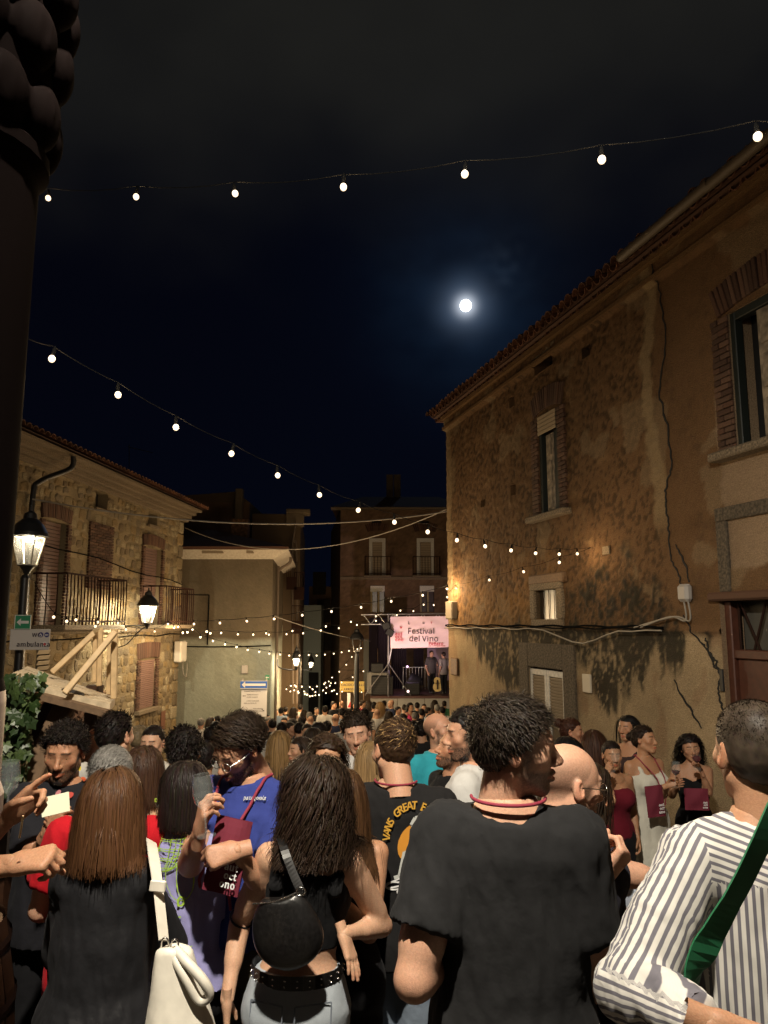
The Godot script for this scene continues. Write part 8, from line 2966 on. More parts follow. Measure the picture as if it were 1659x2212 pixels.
	# --- the women by the ochre wall
	who.dress = P("laughing woman in a white strapped dress with a burgundy pouch on a lanyard", {"head": [1388, 1566, 6.5], "yaw": 22, "turn": Vector3(-8, 24, -6), "f": true, "fine": 2, "hair": "short", "locks": 500, "length": 0.06, "puff": 0.014, "curl": 0.004, "lock_r": 0.004, "lift": 0.2, "bun": Vector3(0.0, 0.03, -0.13), "bun_r": 0.04, "hair_color": Color(0.018, 0.011, 0.008), "skin": Color(0.36, 0.19, 0.105), "wide": 1.08, "fat": 1.1, "seed": 231,
		"top": {"color": Color(0.62, 0.60, 0.52), "kind": "tank", "sleeve": 0.0, "hem": 0.12, "flare": 0.14, "ease": 0.0, "grow": 0.009, "strap": 0.02, "top": 0.755, "folds": 0.011, "fx": 330.0, "fy": 26.0, "name": "dress"}, "bare_legs": true,
		"l": {"to": [1442, 1697, 6.2], "el": [1420, 1755, 6.45], "hand": "hold", "dir": Vector3(0.8, 0.4, 0.3), "palm": Vector3(0.2, 0.5, 0.8)}, "r": {"to": [1346, 1795, 6.4], "el": [1336, 1700, 6.6]}})
	who.drinker = P("woman with big dark curls in a strapless black top drinking red wine", {"head": [1488, 1580, 6.8], "yaw": -14, "turn": Vector3(0, 6, 6), "f": true, "fine": 2, "hair": "curly_long", "locks": 700, "length": 0.38, "cut": 0.32, "segs": 15, "curl": 0.011, "turns": 20.0, "puff": 0.035, "drop": 0.3, "lock_r": 0.004, "hair_color": BLACK_HAIR, "skin": Color(0.36, 0.195, 0.115), "seed": 241,
		"top": {"color": Color(0.009, 0.009, 0.01), "kind": "strapless", "sleeve": 0.0, "hem": 0.5, "ease": 0.0, "top": 0.745, "grow": 0.008, "name": "top"}, "legs": {"color": Color(0.011, 0.011, 0.013)},
		"l": {"to": [1516, 1668, 6.5], "el": [1540, 1735, 6.65], "hand": "hold", "dir": Vector3(-0.35, 0.8, 0.0), "palm": Vector3(-0.7, 0, -0.4)}, "r": {"to": [1462, 1700, 6.5], "el": [1444, 1730, 6.8]}})
	who.sipper = P("woman with tied dark hair and bare shoulders sipping from a glass", {"head": [1320, 1600, 6.2], "yaw": 6, "turn": Vector3(-2, -6, 0), "f": true, "fine": 2, "hair": "short", "locks": 400, "length": 0.05, "puff": 0.008, "lift": 0.02, "comb": Vector3(0, 0.2, -0.9), "lock_r": 0.004, "bun": Vector3(0, 0.05, -0.12), "hair_color": BLACK_HAIR, "skin": Color(0.34, 0.18, 0.10), "seed": 251,
		"top": {"color": Color(0.13, 0.01, 0.02), "kind": "strapless", "sleeve": 0.0, "hem": 0.5, "ease": 0.0, "top": 0.745, "name": "top"}, "legs": {"color": Color(0.011, 0.011, 0.013)},
		"r": {"to": [1310, 1672, 5.9], "el": [1288, 1735, 6.1], "hand": "hold", "dir": Vector3(0.3, 0.8, 0.1), "palm": Vector3(0.6, 0, -0.6)}})
	P("woman in profile with reddish tied hair by the glazed door", {"head": [1232, 1549, 6.9], "yaw": 74, "f": true, "fine": 1, "hair": "short", "length": 0.05, "puff": 0.012, "bun": Vector3(0, 0.07, -0.12), "bun_r": 0.045, "hair_color": Color(0.04, 0.016, 0.01), "skin": Color(0.38, 0.20, 0.12), "seed": 261, "top": {"color": Color(0.03, 0.02, 0.02), "kind": "tank", "sleeve": 0.0, "hem": 0.5, "ease": 0.0}, "legs": {"color": Color(0.02, 0.02, 0.02)}})
	P("woman with wavy brown hair seen from behind before the mouldy wall", {"head": [1281, 1573, 6.7], "yaw": 196, "f": true, "fine": 1, "hair": "long", "locks": 400, "length": 0.34, "segs": 10, "puff": 0.018, "hair_color": Color(0.035, 0.016, 0.010), "skin": Color(0.36, 0.19, 0.11), "seed": 271, "top": {"color": Color(0.08, 0.05, 0.04), "kind": "tank", "sleeve": 0.0, "hem": 0.5, "ease": 0.0}, "legs": {"color": Color(0.02, 0.02, 0.02)}})
	P("woman with sleek long black hair turned left, tallest by the mouldy wall", {"head": [1356, 1543, 7.3], "yaw": -52, "f": true, "fine": 1, "hair": "long", "locks": 400, "length": 0.36, "segs": 10, "puff": 0.01, "hair_color": Color(0.008, 0.007, 0.008), "skin": Color(0.36, 0.19, 0.11), "seed": 281, "top": {"color": Color(0.05, 0.03, 0.03), "kind": "tank", "sleeve": 0.0, "hem": 0.5, "ease": 0.0}, "legs": {"color": Color(0.02, 0.02, 0.02)}, "r": {"to": [1325, 1640, 7.0], "el": [1338, 1700, 7.2], "hand": "relaxed"}})
	P("black haired woman partly hidden behind the large man's face", {"head": [1222, 1588, 5.6], "yaw": 186, "f": true, "fine": 1, "hair": "long", "locks": 400, "length": 0.36, "segs": 10, "puff": 0.012, "hair_color": Color(0.009, 0.008, 0.008), "skin": Color(0.36, 0.19, 0.11), "seed": 291, "top": {"color": Color(0.02, 0.02, 0.02), "hem": 0.5}, "legs": {"color": Color(0.02, 0.02, 0.02)}})
	# --- on the stage
	var sf := pt(800, 1503, 33.0).y
	P("musician in a dark waistcoat and cap standing on the stage", {"head": [932, 1405, 34.0], "floor": sf, "yaw": 30, "fine": 0, "hair": "short", "hair_color": Color(0.03, 0.02, 0.02), "skin": Color(0.3, 0.18, 0.13), "seed": 301, "top": {"color": Color(0.06, 0.055, 0.06), "sleeve": 0.8, "hem": 0.47}, "legs": {"color": Color(0.015, 0.015, 0.018)}, "l": {"to": [946, 1437, 33.7], "el": [950, 1450, 34.0]}})
	P("musician in a pale shirt with his back turned on the stage", {"head": [958, 1408, 33.8], "floor": sf, "yaw": 215, "fine": 0, "hair": "short", "hair_color": Color(0.03, 0.02, 0.02), "skin": Color(0.3, 0.18, 0.13), "seed": 311, "top": {"color": Color(0.24, 0.22, 0.22), "sleeve": 0.8, "hem": 0.46}, "legs": {"color": Color(0.02, 0.02, 0.026)}})

func loc(p: Person, px: float, py: float, d: float) -> Vector3:
	return p.root.affine_inverse() * pt(px, py, d)

func finish_people() -> void:
	var node := {}
	for p in crew:
		if p == who.striped: continue
		var o := commit(p)
		for k in who:
			if who[k] == p: node[k] = o
	node.striped = striped_shirt(who.striped)
	# --- lanyards round necks
	for k in ["black_tee", "printed", "blue", "youth", "dress"]:
		var p: Person = who[k]
		var pts := []
		var H := p.H
		var front: bool = k in ["blue", "youth", "dress"]
		for j in 13:
			var an := PI * j / 12.0 - PI * 0.5
			pts.append(p.up * Vector3(sin(an) * 0.052 * H, (0.852 if front else 0.858) * H - 0.004 * cos(an), -0.014 * H - cos(an) * 0.045 * H))
		if front:
			var x := 0.06 if k == "blue" else 0.035
			for sd in [-1.0, 1.0]:
				var down := [p.up * Vector3(sd * 0.045 * H, 0.82 * H, 0.035 * H), p.up * Vector3(sd * x, 0.74 * H, 0.12 * H), p.up * Vector3(sd * x, 0.62 * H, 0.11 * H)]
				if sd < 0: 
					down.reverse()
					pts = down + pts
				else: pts = pts + down
		piece("lanyard", cord(p, pts, 0.0045 if k != "blue" else 0.006, 0.006), mats["lanyard"], node[k])
	# --- pouches
	var b: Person = who.blue
	var pb := b.root.basis * Basis.from_euler(Vector3(-0.12, 0.35, -0.20))
	pouch("burgundy pouch with white lettering held before the blue tee", pt(508, 1768, 2.66), Basis.from_euler(Vector3(-0.1, -0.15, -0.16)), 0.125, 0.235)
	pouch("burgundy pouch with white lettering on the white dress", pt(1411, 1697, 6.22), Basis.from_euler(Vector3(-0.05, 0.25, 0.05)), 0.155, 0.235)
	pouch("burgundy pouch below the strapless black top", pt(1503, 1703, 6.45), Basis.from_euler(Vector3(-0.05, -0.1, 0.0)), 0.19, 0.17)
	# --- glasses in hands
	wine_glass("empty wine glass in the hand of the man in blue", pt(446, 1806, 2.53), Vector3(0.05, 0, 0.1), 1.0)
	wine_glass("wine glass held by the woman in the white dress", pt(1458, 1700, 6.1), Vector3(0, 0, -0.1), 1.0, 1.0)
	wine_glass("glass of red wine tipped at the mouth of the curly haired drinker", pt(1506, 1660, 6.42), Vector3(0.7, 0, 0.25), 1.0, 1.0)
	wine_glass("small glass at the lips of the woman with bare shoulders", pt(1322, 1664, 5.9), Vector3(0.5, 0, -0.1), 0.9)
	wine_glass("empty wine glass on the barrel at the left edge", pt(14, 1772, 2.9), Vector3.ZERO, 1.1)
	# --- eyeglasses
	for k in ["blue", "shaved"]:
		var p: Person = who[k]
		var st := tool()
		for sd in [-1.0, 1.0]:
			var ring := []
			for j in 17: ring.append(p.head * Vector3(sd * 0.033 + 0.024 * cos(TAU * j / 16), -0.008 + 0.02 * sin(TAU * j / 16), 0.104 - 0.006 * absf(cos(TAU * j / 16) * 0.5 + sd * 0.2)))
			tube(st, ring, 0.0016, 5, Color.WHITE, false)
			tube(st, [p.head * Vector3(sd * 0.057, -0.003, 0.1), p.head * Vector3(sd * 0.079, 0.0, 0.05), p.head * Vector3(sd * 0.083, 0.0, -0.005)], 0.0016, 5)
		tube(st, [p.head * Vector3(-0.009, -0.004, 0.107), p.head * Vector3(0.009, -0.004, 0.107)], 0.0016, 5)
		build("eyeglasses", st, mats["chrome"], node[k])
	# --- prints
	var vt: Person = who.printed
	var yel := mat("print_yellow", Color(0.50, 0.27, 0.03), 0.85)
	var grey := mat("print_grey", Color(0.42, 0.43, 0.41), 0.85)
	var orange := mat("print_orange", Color(0.52, 0.22, 0.02), 0.85)
	var cc := loc(vt, 900, 1806, 3.2)
	var c2 := Vector2(-cc.x, cc.y)
	var word := "VANS GREAT ESCAPE"
	for k in word.length():
		if word[k] == " ": continue
		var an := deg_to_rad(176.0 - k * 9.6)
		var lm := letters(word[k], 0.041, 0.002, "Droid Sans", true)
		var bx := lm.get_aabb()
		var cm := c2 + Vector2(cos(an) * 0.108, sin(an) * 0.13)
		var off := Vector2(-bx.position.x - bx.size.x * 0.5, 0).rotated(an - PI / 2)
		piece("lettering", draped(vt, lm, cm + off, an - PI / 2, true, 0.007), yel, node.printed)
	piece("print", draped(vt, filled(Vector2(-0.005, -0.005), 0.052, 0.075, -0.5), c2, 0.0, true, 0.006), orange, node.printed)
	piece("print", draped(vt, filled(Vector2(0.05, 0.085), 0.024, 0.027), c2, 0.0, true, 0.009), grey, node.printed)
	piece("print", draped(vt, line_print([[Vector2(0.04, 0.06), Vector2(0.055, 0.0), Vector2(0.03, -0.03)], [Vector2(0.03, 0.05), Vector2(-0.01, 0.06), Vector2(0.005, 0.085), Vector2(0.03, 0.088)], [Vector2(0.03, -0.03), Vector2(-0.035, -0.04), Vector2(-0.055, -0.13), Vector2(-0.075, -0.135)], [Vector2(0.035, 0.03), Vector2(0.062, 0.028)], [Vector2(0.037, 0.015), Vector2(0.065, 0.012)], [Vector2(0.03, -0.035), Vector2(-0.02, -0.06), Vector2(-0.035, -0.135)]], 0.013), c2, 0.0, true, 0.009), grey, node.printed)
	piece("print", draped(vt, line_print([oval(Vector2(-0.05, -0.15), 0.06, 0.012, 0.35), oval(Vector2(-0.075, -0.165), 0.035, 0.014, 0.1), oval(Vector2(-0.02, -0.175), 0.045, 0.01, 0.3)], 0.006), c2, 0.0, true, 0.008), mats["print_white"], node.printed)
	# lilac tee: lime outlines of a wire globe and petals, with little tags
	var lt: Person = who.lilac
	var lime := mat("print_lime", Color(0.33, 0.52, 0.05), 0.8)
	var lc := loc(lt, 383, 1810, 2.95)
	var l2 := Vector2(-lc.x, lc.y)
	var segs := []
	for k in 6: segs.append(oval(Vector2(0, 0), 0.085 * cos(k * 0.26), 0.085))
	for k in 5: segs.append(oval(Vector2(0, -0.06 + k * 0.03), sqrt(0.0073 - pow(-0.06 + k * 0.03, 2)), 0.012))
	for k in 5:
		segs.append([Vector2(-0.03 + k * 0.015, 0.075), Vector2(0.0, 0.16), Vector2(0.035 - k * 0.012, 0.075)])
		segs.append([Vector2(0.07, 0.02 - k * 0.012), Vector2(0.135, 0.05), Vector2(0.08, -0.03 + k * 0.012)])
	segs.append([Vector2(0.12, 0.03), Vector2(0.125, -0.03)])
	for k in 4: segs.append([Vector2(0.03 + 0.014 * k, -0.30), Vector2(0.05 + 0.02 * k, -0.318), Vector2(0.09 + 0.014 * k, -0.318)])
	segs.append(oval(Vector2(0.07, -0.10), 0.05, 0.075, 0.3))
	segs.append(oval(Vector2(0.09, -0.10), 0.03, 0.07, 0.1))
	piece("print", draped(lt, line_print(segs, 0.0028), l2, 0.0, true, 0.007), lime, node.lilac)
	var tags := [["ENG", 0.05, 0.15, 0.022], ["+35", 0.06, 0.115, 0.02], ["143", 0.06, 0.08, 0.022], ["DD", -0.085, 0.13, 0.02], ["H", 0.125, 0.0, 0.03], ["O", 0.085, -0.175, 0.045], ["RE", 0.07, -0.235, 0.04], ["W", 0.08, -0.275, 0.03]]
	for t in tags:
		piece("lettering", draped(lt, letters(t[0], t[3], 0.001, "Droid Sans", true), l2 + Vector2(t[1], t[2]), 0.0, true, 0.008), lime, node.lilac)
	# small white wordmark on the blue tee
	var bc := loc(b, 538, 1724, 2.8)
	piece("lettering", draped(b, letters("patagonia", 0.017, 0.001, "Droid Sans", true), Vector2(bc.x - 0.03, bc.y - 0.02), 0.0, false, 0.008), mats["print_white"], node.blue)
	# bright motifs on the dark floral shirt
	var fp: Person = who.floral
	for q in [[122, 1677, 0.022, Color(0.6, 0.25, 0.28)], [143, 1680, 0.013, Color(0.6, 0.45, 0.05)], [180, 1690, 0.02, Color(0.6, 0.48, 0.03)], [152, 1705, 0.012, Color(0.55, 0.1, 0.03)], [95, 1790, 0.02, Color(0.1, 0.4, 0.08)], [172, 1730, 0.025, Color(0.62, 0.13, 0.03)], [128, 1735, 0.02, Color(0.55, 0.08, 0.06)], [105, 1730, 0.016, Color(0.5, 0.2, 0.22)], [88, 1760, 0.02, Color(0.55, 0.3, 0.05)]]:
		var fc := loc(fp, q[0], q[1], 3.3)
		var st := "motif%d" % int(q[0])
		piece("print", draped(fp, filled(Vector2.ZERO, q[2], q[2] * 0.62, q[0] * 0.1), Vector2(fc.x, fc.y), 0.0, false, 0.009), mat(st, q[3], 0.8), node.floral)
	var card := tool()
	box(card, Vector3.ZERO, Vector3(0.10, 0.075, 0.004), Basis.IDENTITY, Color.WHITE, 0.001)
	tag(build("paper_card", card, mat("card_paper", Color(0.55, 0.56, 0.42), 0.8), null, Transform3D(Basis.from_euler(Vector3(-0.5, 0.2, 0.2)), pt(120, 1738, 3.02))), "folded pale card held by the man in the printed dark shirt", "card")
	var stick := tool()
	tube(stick, [pt(42, 1810, 1.9), pt(50, 1762, 1.88)], 0.0025, 5)
	tag(build("wooden_stick", stick, mats["pine"]), "thin wooden stick held in the lower fist at the left edge", "stick")
	# --- the white bucket bag and its strap
	var a: Person = who.auburn
	var bag := thing("bucket_bag", "white bucket bag with metal rings hanging from the auburn woman's shoulder", "bag")
	bag.transform = a.root
	piece("strap", band(a, [loc(a, 322, 1830, 2.62), loc(a, 326, 1812, 2.5), loc(a, 332, 1850, 2.35), loc(a, 340, 1905, 2.26), loc(a, 348, 1975, 2.2), loc(a, 354, 2032, 2.16)], 0.036, 0.004, 0.011).mesh(), mats["bag_white"], bag)
	piece("buckle", box_mesh(Vector3(0.044, 0.03, 0.012), 0.003), mats["bag_white"], bag, Transform3D(Basis.from_euler(Vector3(0.1, 0, 0.1)), loc(a, 341, 1914, 2.22)))
	for q in [[356, 2040], [377, 2043]]:
		var rs := tool()
		var rc := loc(a, q[0], q[1], 2.14)
		var ring := []
		for j in 17: ring.append(rc + Vector3(0.010 * cos(TAU * j / 16), 0.016 * sin(TAU * j / 16), 0))
		tube(rs, ring, 0.0028, 6, Color.WHITE, false)
		build("ring", rs, mats["chrome"], bag)
	var f := Field.new(loc(a, 394, 2140, 2.12) - Vector3(0.16, 0.26, 0.17), loc(a, 394, 2140, 2.12) + Vector3(0.16, 0.2, 0.17), 0.008)
	var t0 := loc(a, 352, 2062, 2.13)
	var t1 := loc(a, 400, 2062, 2.15)
	var m0 := loc(a, 352, 2240, 2.12)
	var m1 := loc(a, 425, 2240, 2.15)
	f.cone(t0, m0, 0.018, 0.05, 0.05)
	f.cone(t1, m1, 0.018, 0.05, 0.05)
	f.cone((t0 + t1) * 0.5, (m0 + m1) * 0.5, 0.02, 0.06, 0.05)
	f.ball((t0 + t1) * 0.5 + Vector3(0, 0.03, 0), Vector3(0.035, 0.03, 0.012), Basis.IDENTITY, 0.02, true)
	var bg := f.mesh()
	for k in bg.v.size():
		var w := n_mid.get_noise_3d(bg.v[k].x * 260, bg.v[k].y * 70, bg.v[k].z * 260)
		bg.v[k] += bg.n[k] * w * 0.008
	bg.normals()
	bg.paint(Color.WHITE)
	piece("bag", bg.mesh(), mats["bag_white"], bag)
	var hs := tool()
	tube(hs, smooth_path([loc(a, 380, 2052, 2.13), loc(a, 405, 2080, 2.10), loc(a, 440, 2120, 2.09), loc(a, 452, 2150, 2.10), loc(a, 430, 2160, 2.10), loc(a, 400, 2110, 2.10), loc(a, 372, 2062, 2.12)], 5), 0.013, 8)
	build("short_handle", hs, mats["bag_white"], bag)
	# --- the black shoulder bag, belt, elbow band of the curly woman
	var c: Person = who.curly
	var sb := thing("shoulder_bag", "black leather shoulder bag under the curly haired woman's arm", "bag")
	sb.transform = c.root
	piece("strap", band(c, [loc(c, 598, 1815, 2.8), loc(c, 600, 1790, 2.7), loc(c, 612, 1830, 2.57), loc(c, 630, 1880, 2.54), loc(c, 648, 1920, 2.52)], 0.026, 0.005, 0.009).mesh(), mats["leather"], sb)
	piece("strap", band(c, [loc(c, 648, 1920, 2.51), loc(c, 660, 1965, 2.5), loc(c, 672, 2010, 2.5)], 0.014, 0.005, 0.006, 6, false).mesh(), mats["leather"], sb)
	var bm := loc(c, 616, 2002, 2.5)
	var bf := Field.new(bm - Vector3(0.16, 0.17, 0.1), bm + Vector3(0.16, 0.17, 0.1), 0.006)
	var tiltb := Basis(Vector3(0, 0, 1), -0.12)
	bf.ball(bm + Vector3(0.0, -0.005, 0), Vector3(0.104, 0.115, 0.04), tiltb, 0.01)
	bf.ball(bm + Vector3(-0.02, -0.035, 0), Vector3(0.1, 0.078, 0.042), tiltb, 0.03)
	bf.ball(bm + Vector3(0.03, 0.138, 0), Vector3(0.072, 0.058, 0.08), Basis.IDENTITY, 0.012, true)
	var bgm := bf.mesh()
	bgm.paint(Color.WHITE)
	piece("bag", bgm.mesh(), mats["leather"], sb)
	var zs := tool()
	tube(zs, smooth_path([bm + Vector3(0.1, 0.07, -0.014), bm + Vector3(0.03, 0.08, -0.022), bm + Vector3(-0.035, 0.105, -0.014)]), 0.0028, 6)
	build("zip", zs, mats["chrome"], sb)
	var rg2 := tool()
	var rcc := loc(c, 650, 1926, 2.49)
	var rr := []
	for j in 13: rr.append(rcc + Vector3(0.014 * cos(TAU * j / 12), 0.012 * sin(TAU * j / 12), 0))
	tube(rg2, rr, 0.003, 6, Color.WHITE, false)
	build("ring", rg2, mats["chrome"], sb)
	var belt := []
	for j in 25:
		var an := TAU * j / 24.0
		belt.append(Vector3(sin(an) * 0.098 * c.H, 0.578 * c.H, cos(an) * 0.075 * c.H))
	var bl := Acc.new()
	var ribs := tool()
	for j in 24:
		bar(ribs, belt[j], belt[j + 1], 0.004, 0.042, Vector3(0, 1, 0))
	build("belt", ribs, mats["leather"], node.curly)
	for j in 24:
		for q in [-0.009, 0.009]:
			var sm := SphereMesh.new()
			sm.radius = 0.0042
			sm.height = 0.006
			sm.radial_segments = 8
			sm.rings = 4
			piece("stud", sm, mats["chrome"], node.curly, Transform3D(Basis.IDENTITY, (belt[j] as Vector3).lerp(belt[j + 1], 0.5) * Vector3(1.03, 1, 1.03) + Vector3(0, q, 0)))
	var ew := tool()
	var e0: Vector3 = (c.J["ell"] as Vector3).lerp(c.J["shl"], 0.06)
	var eb := frame_at(c.J["ell"] - c.J["shl"])
	rr = []
	for j in 17: rr.append(e0 + eb.x * cos(TAU * j / 16) * 0.041 + eb.z * sin(TAU * j / 16) * 0.041)
	tube(ew, rr, 0.004, 6, Color.WHITE, false)
	build("elbow_band", ew, mats["leather"], node.curly)
	# back pockets and seams of the jeans
	for sd in [-1.0, 1.0]:
		var ps := []
		var px: float = sd * 0.075
		for q in [[-0.055, 0.06], [0.055, 0.06], [0.055, -0.045], [0.0, -0.075], [-0.055, -0.045], [-0.055, 0.06]]: ps.append(Vector3(px + q[0], 0.505 * c.H + q[1], -0.3))
		for k in ps.size():
			for it in 60:
				if seat_at(c, ps[k]) < 0.002: break
				ps[k] += Vector3(0, 0, 0.004)
		var pk := tool()
		for k in ps.size() - 1: bar(pk, ps[k] + Vector3(0, 0, -0.004), ps[k + 1] + Vector3(0, 0, -0.004), 0.004, 0.003, Vector3.BACK)
		build("pocket_seam", pk, mat("seam_blue", Color(0.12, 0.14, 0.17), 0.9), node.curly)
	# --- the green strap across the striped shirt
	var s: Person = who.striped
	var gs := thing("shoulder_strap", "broad green strap running across the striped shirt", "strap")
	gs.transform = s.root
	piece("webbing", band(s, [loc(s, 1740, 1640, 1.8), loc(s, 1690, 1720, 1.68), loc(s, 1612, 1890, 1.64), loc(s, 1550, 2000, 1.64), loc(s, 1480, 2130, 1.64), loc(s, 1440, 2225, 1.7)], 0.062, 0.004, 0.013, 8).mesh(), mat("green_webbing", Color(0.006, 0.135, 0.05), 0.75, {"grain": "weave", "gfreq": 0.2, "glo": 0.75, "gscale": 7.0}), gs)

func seat_at(c: Person, p: Vector3) -> float:
	# rough distance to the seat of the jeans
	var q := (p - Vector3(0, 0.5 * c.H, -0.03 * c.H)) / Vector3(0.112 * c.H, 0.09 * c.H, 0.072 * c.H)
	var q2 := (p - Vector3(signf(p.x) * 0.048 * c.H, 0.5 * c.H, -0.038 * c.H)) / (Vector3(0.052, 0.06, 0.045) * c.H + Vector3.ONE * 0.012)
	return minf((q.length() - 1.0) * 0.07, (q2.length() - 1.0) * 0.07)

func striped_shirt(p: Person) -> Node3D:
	# the shirt in four cuts, its stripes running with each cut
	var im := Image.create(64, 8, false, Image.FORMAT_RGB8)
	for x in 64:
		var t := 1.0 if x < 34 else 0.0
		var c := Color(0.80, 0.785, 0.76).lerp(Color(0.415, 0.405, 0.435), smoothstep(0.0, 1.0, clampf((x - 32) / 3.0, 0, 1)) * (1.0 - smoothstep(0.0, 1.0, clampf((x - 60) / 3.0, 0, 1))))
		for y in 8: im.set_pixel(x, y, c * (0.97 + 0.03 * ((x * 7 + y * 13) % 5) / 4.0))
	var m := StandardMaterial3D.new()
	m.resource_name = "striped_cotton"
	m.albedo_texture = ImageTexture.create_from_image(im)
	m.roughness = 0.85
	m.metallic_specular = 0.3
	m.rim_enabled = true
	m.rim = 0.15
	p.sp.top["mat"] = m
	var full: Acc = p.parts["shirt"]
	p.order.erase("shirt")
	var o := commit(p)
	var cuts_ := {"back_panel": Acc.new(), "yoke": Acc.new(), "left_sleeve": Acc.new(), "right_sleeve": Acc.new()}
	var H := p.H
	var pitch := 0.0165
	var inv := p.up.affine_inverse()
	for k in range(0, full.i.size(), 3):
		var cen := (full.v[full.i[k]] + full.v[full.i[k + 1]] + full.v[full.i[k + 2]]) / 3.0
		var u := inv * cen
		var part := "back_panel"
		var lim := 0.100 * H
		if u.y > 0.782 * H and absf(u.x) < lim: part = "yoke"
		elif absf(u.x) > lim or (cen.distance_to(p.J["elr" if u.x < 0 else "ell"]) < 0.1):
			part = "left_sleeve" if u.x > 0 else "right_sleeve"
		var a: Acc = cuts_[part]
		for e in 3:
			var q := full.v[full.i[k + e]]
			var w := inv * q
			var uv := Vector2.ZERO
			if part == "back_panel": uv = Vector2(atan2(w.x, 0.10 - w.z) * 0.24 / pitch, w.y)
			elif part == "yoke": uv = Vector2((w.y - 0.35 * absf(w.x)) / pitch, w.x)
			else:
				var t := "l" if part == "left_sleeve" else "r"
				var sh: Vector3 = p.J["sh" + t]
				var el: Vector3 = p.J["el" + t]
				var wr: Vector3 = p.J["wr" + t]
				var lower := (q - el).dot((el - sh).normalized()) > -0.01 * 0 and (cen - el).dot((wr - el).normalized() + (el - sh).normalized()) > 0.0
				var ax := (wr - el).normalized() if lower else (el - sh).normalized()
				var r := q - (el if lower else sh)
				r -= ax * r.dot(ax)
				var e1 := (Vector3(0, 0, 1) - ax * ax.z).normalized()
				uv = Vector2(atan2(r.dot(e1), r.dot(ax.cross(e1))) * 0.062 / pitch, q.dot(ax))
			a.v.append(q)
			a.n.append(full.n[full.i[k + e]])
			a.uv.append(uv)
			a.i.append(a.v.size() - 1)
		# a triangle that straddles the seam of the angle is unwrapped
		var b0 := a.uv.size() - 3
		for e in [1, 2]:
			var per: float = TAU * (0.24 if part == "back_panel" else 0.062) / pitch
			if part != "yoke" and absf(a.uv[b0 + e].x - a.uv[b0].x) > per * 0.5: a.uv[b0 + e].x += per * signf(a.uv[b0].x - a.uv[b0 + e].x)
	for k in cuts_:
		var a: Acc = cuts_[k]
		a.c.resize(a.v.size())
		a.c.fill(Color.WHITE)
		piece("sleeve" if k.ends_with("sleeve") else k, a.mesh(), m, o)
	return o

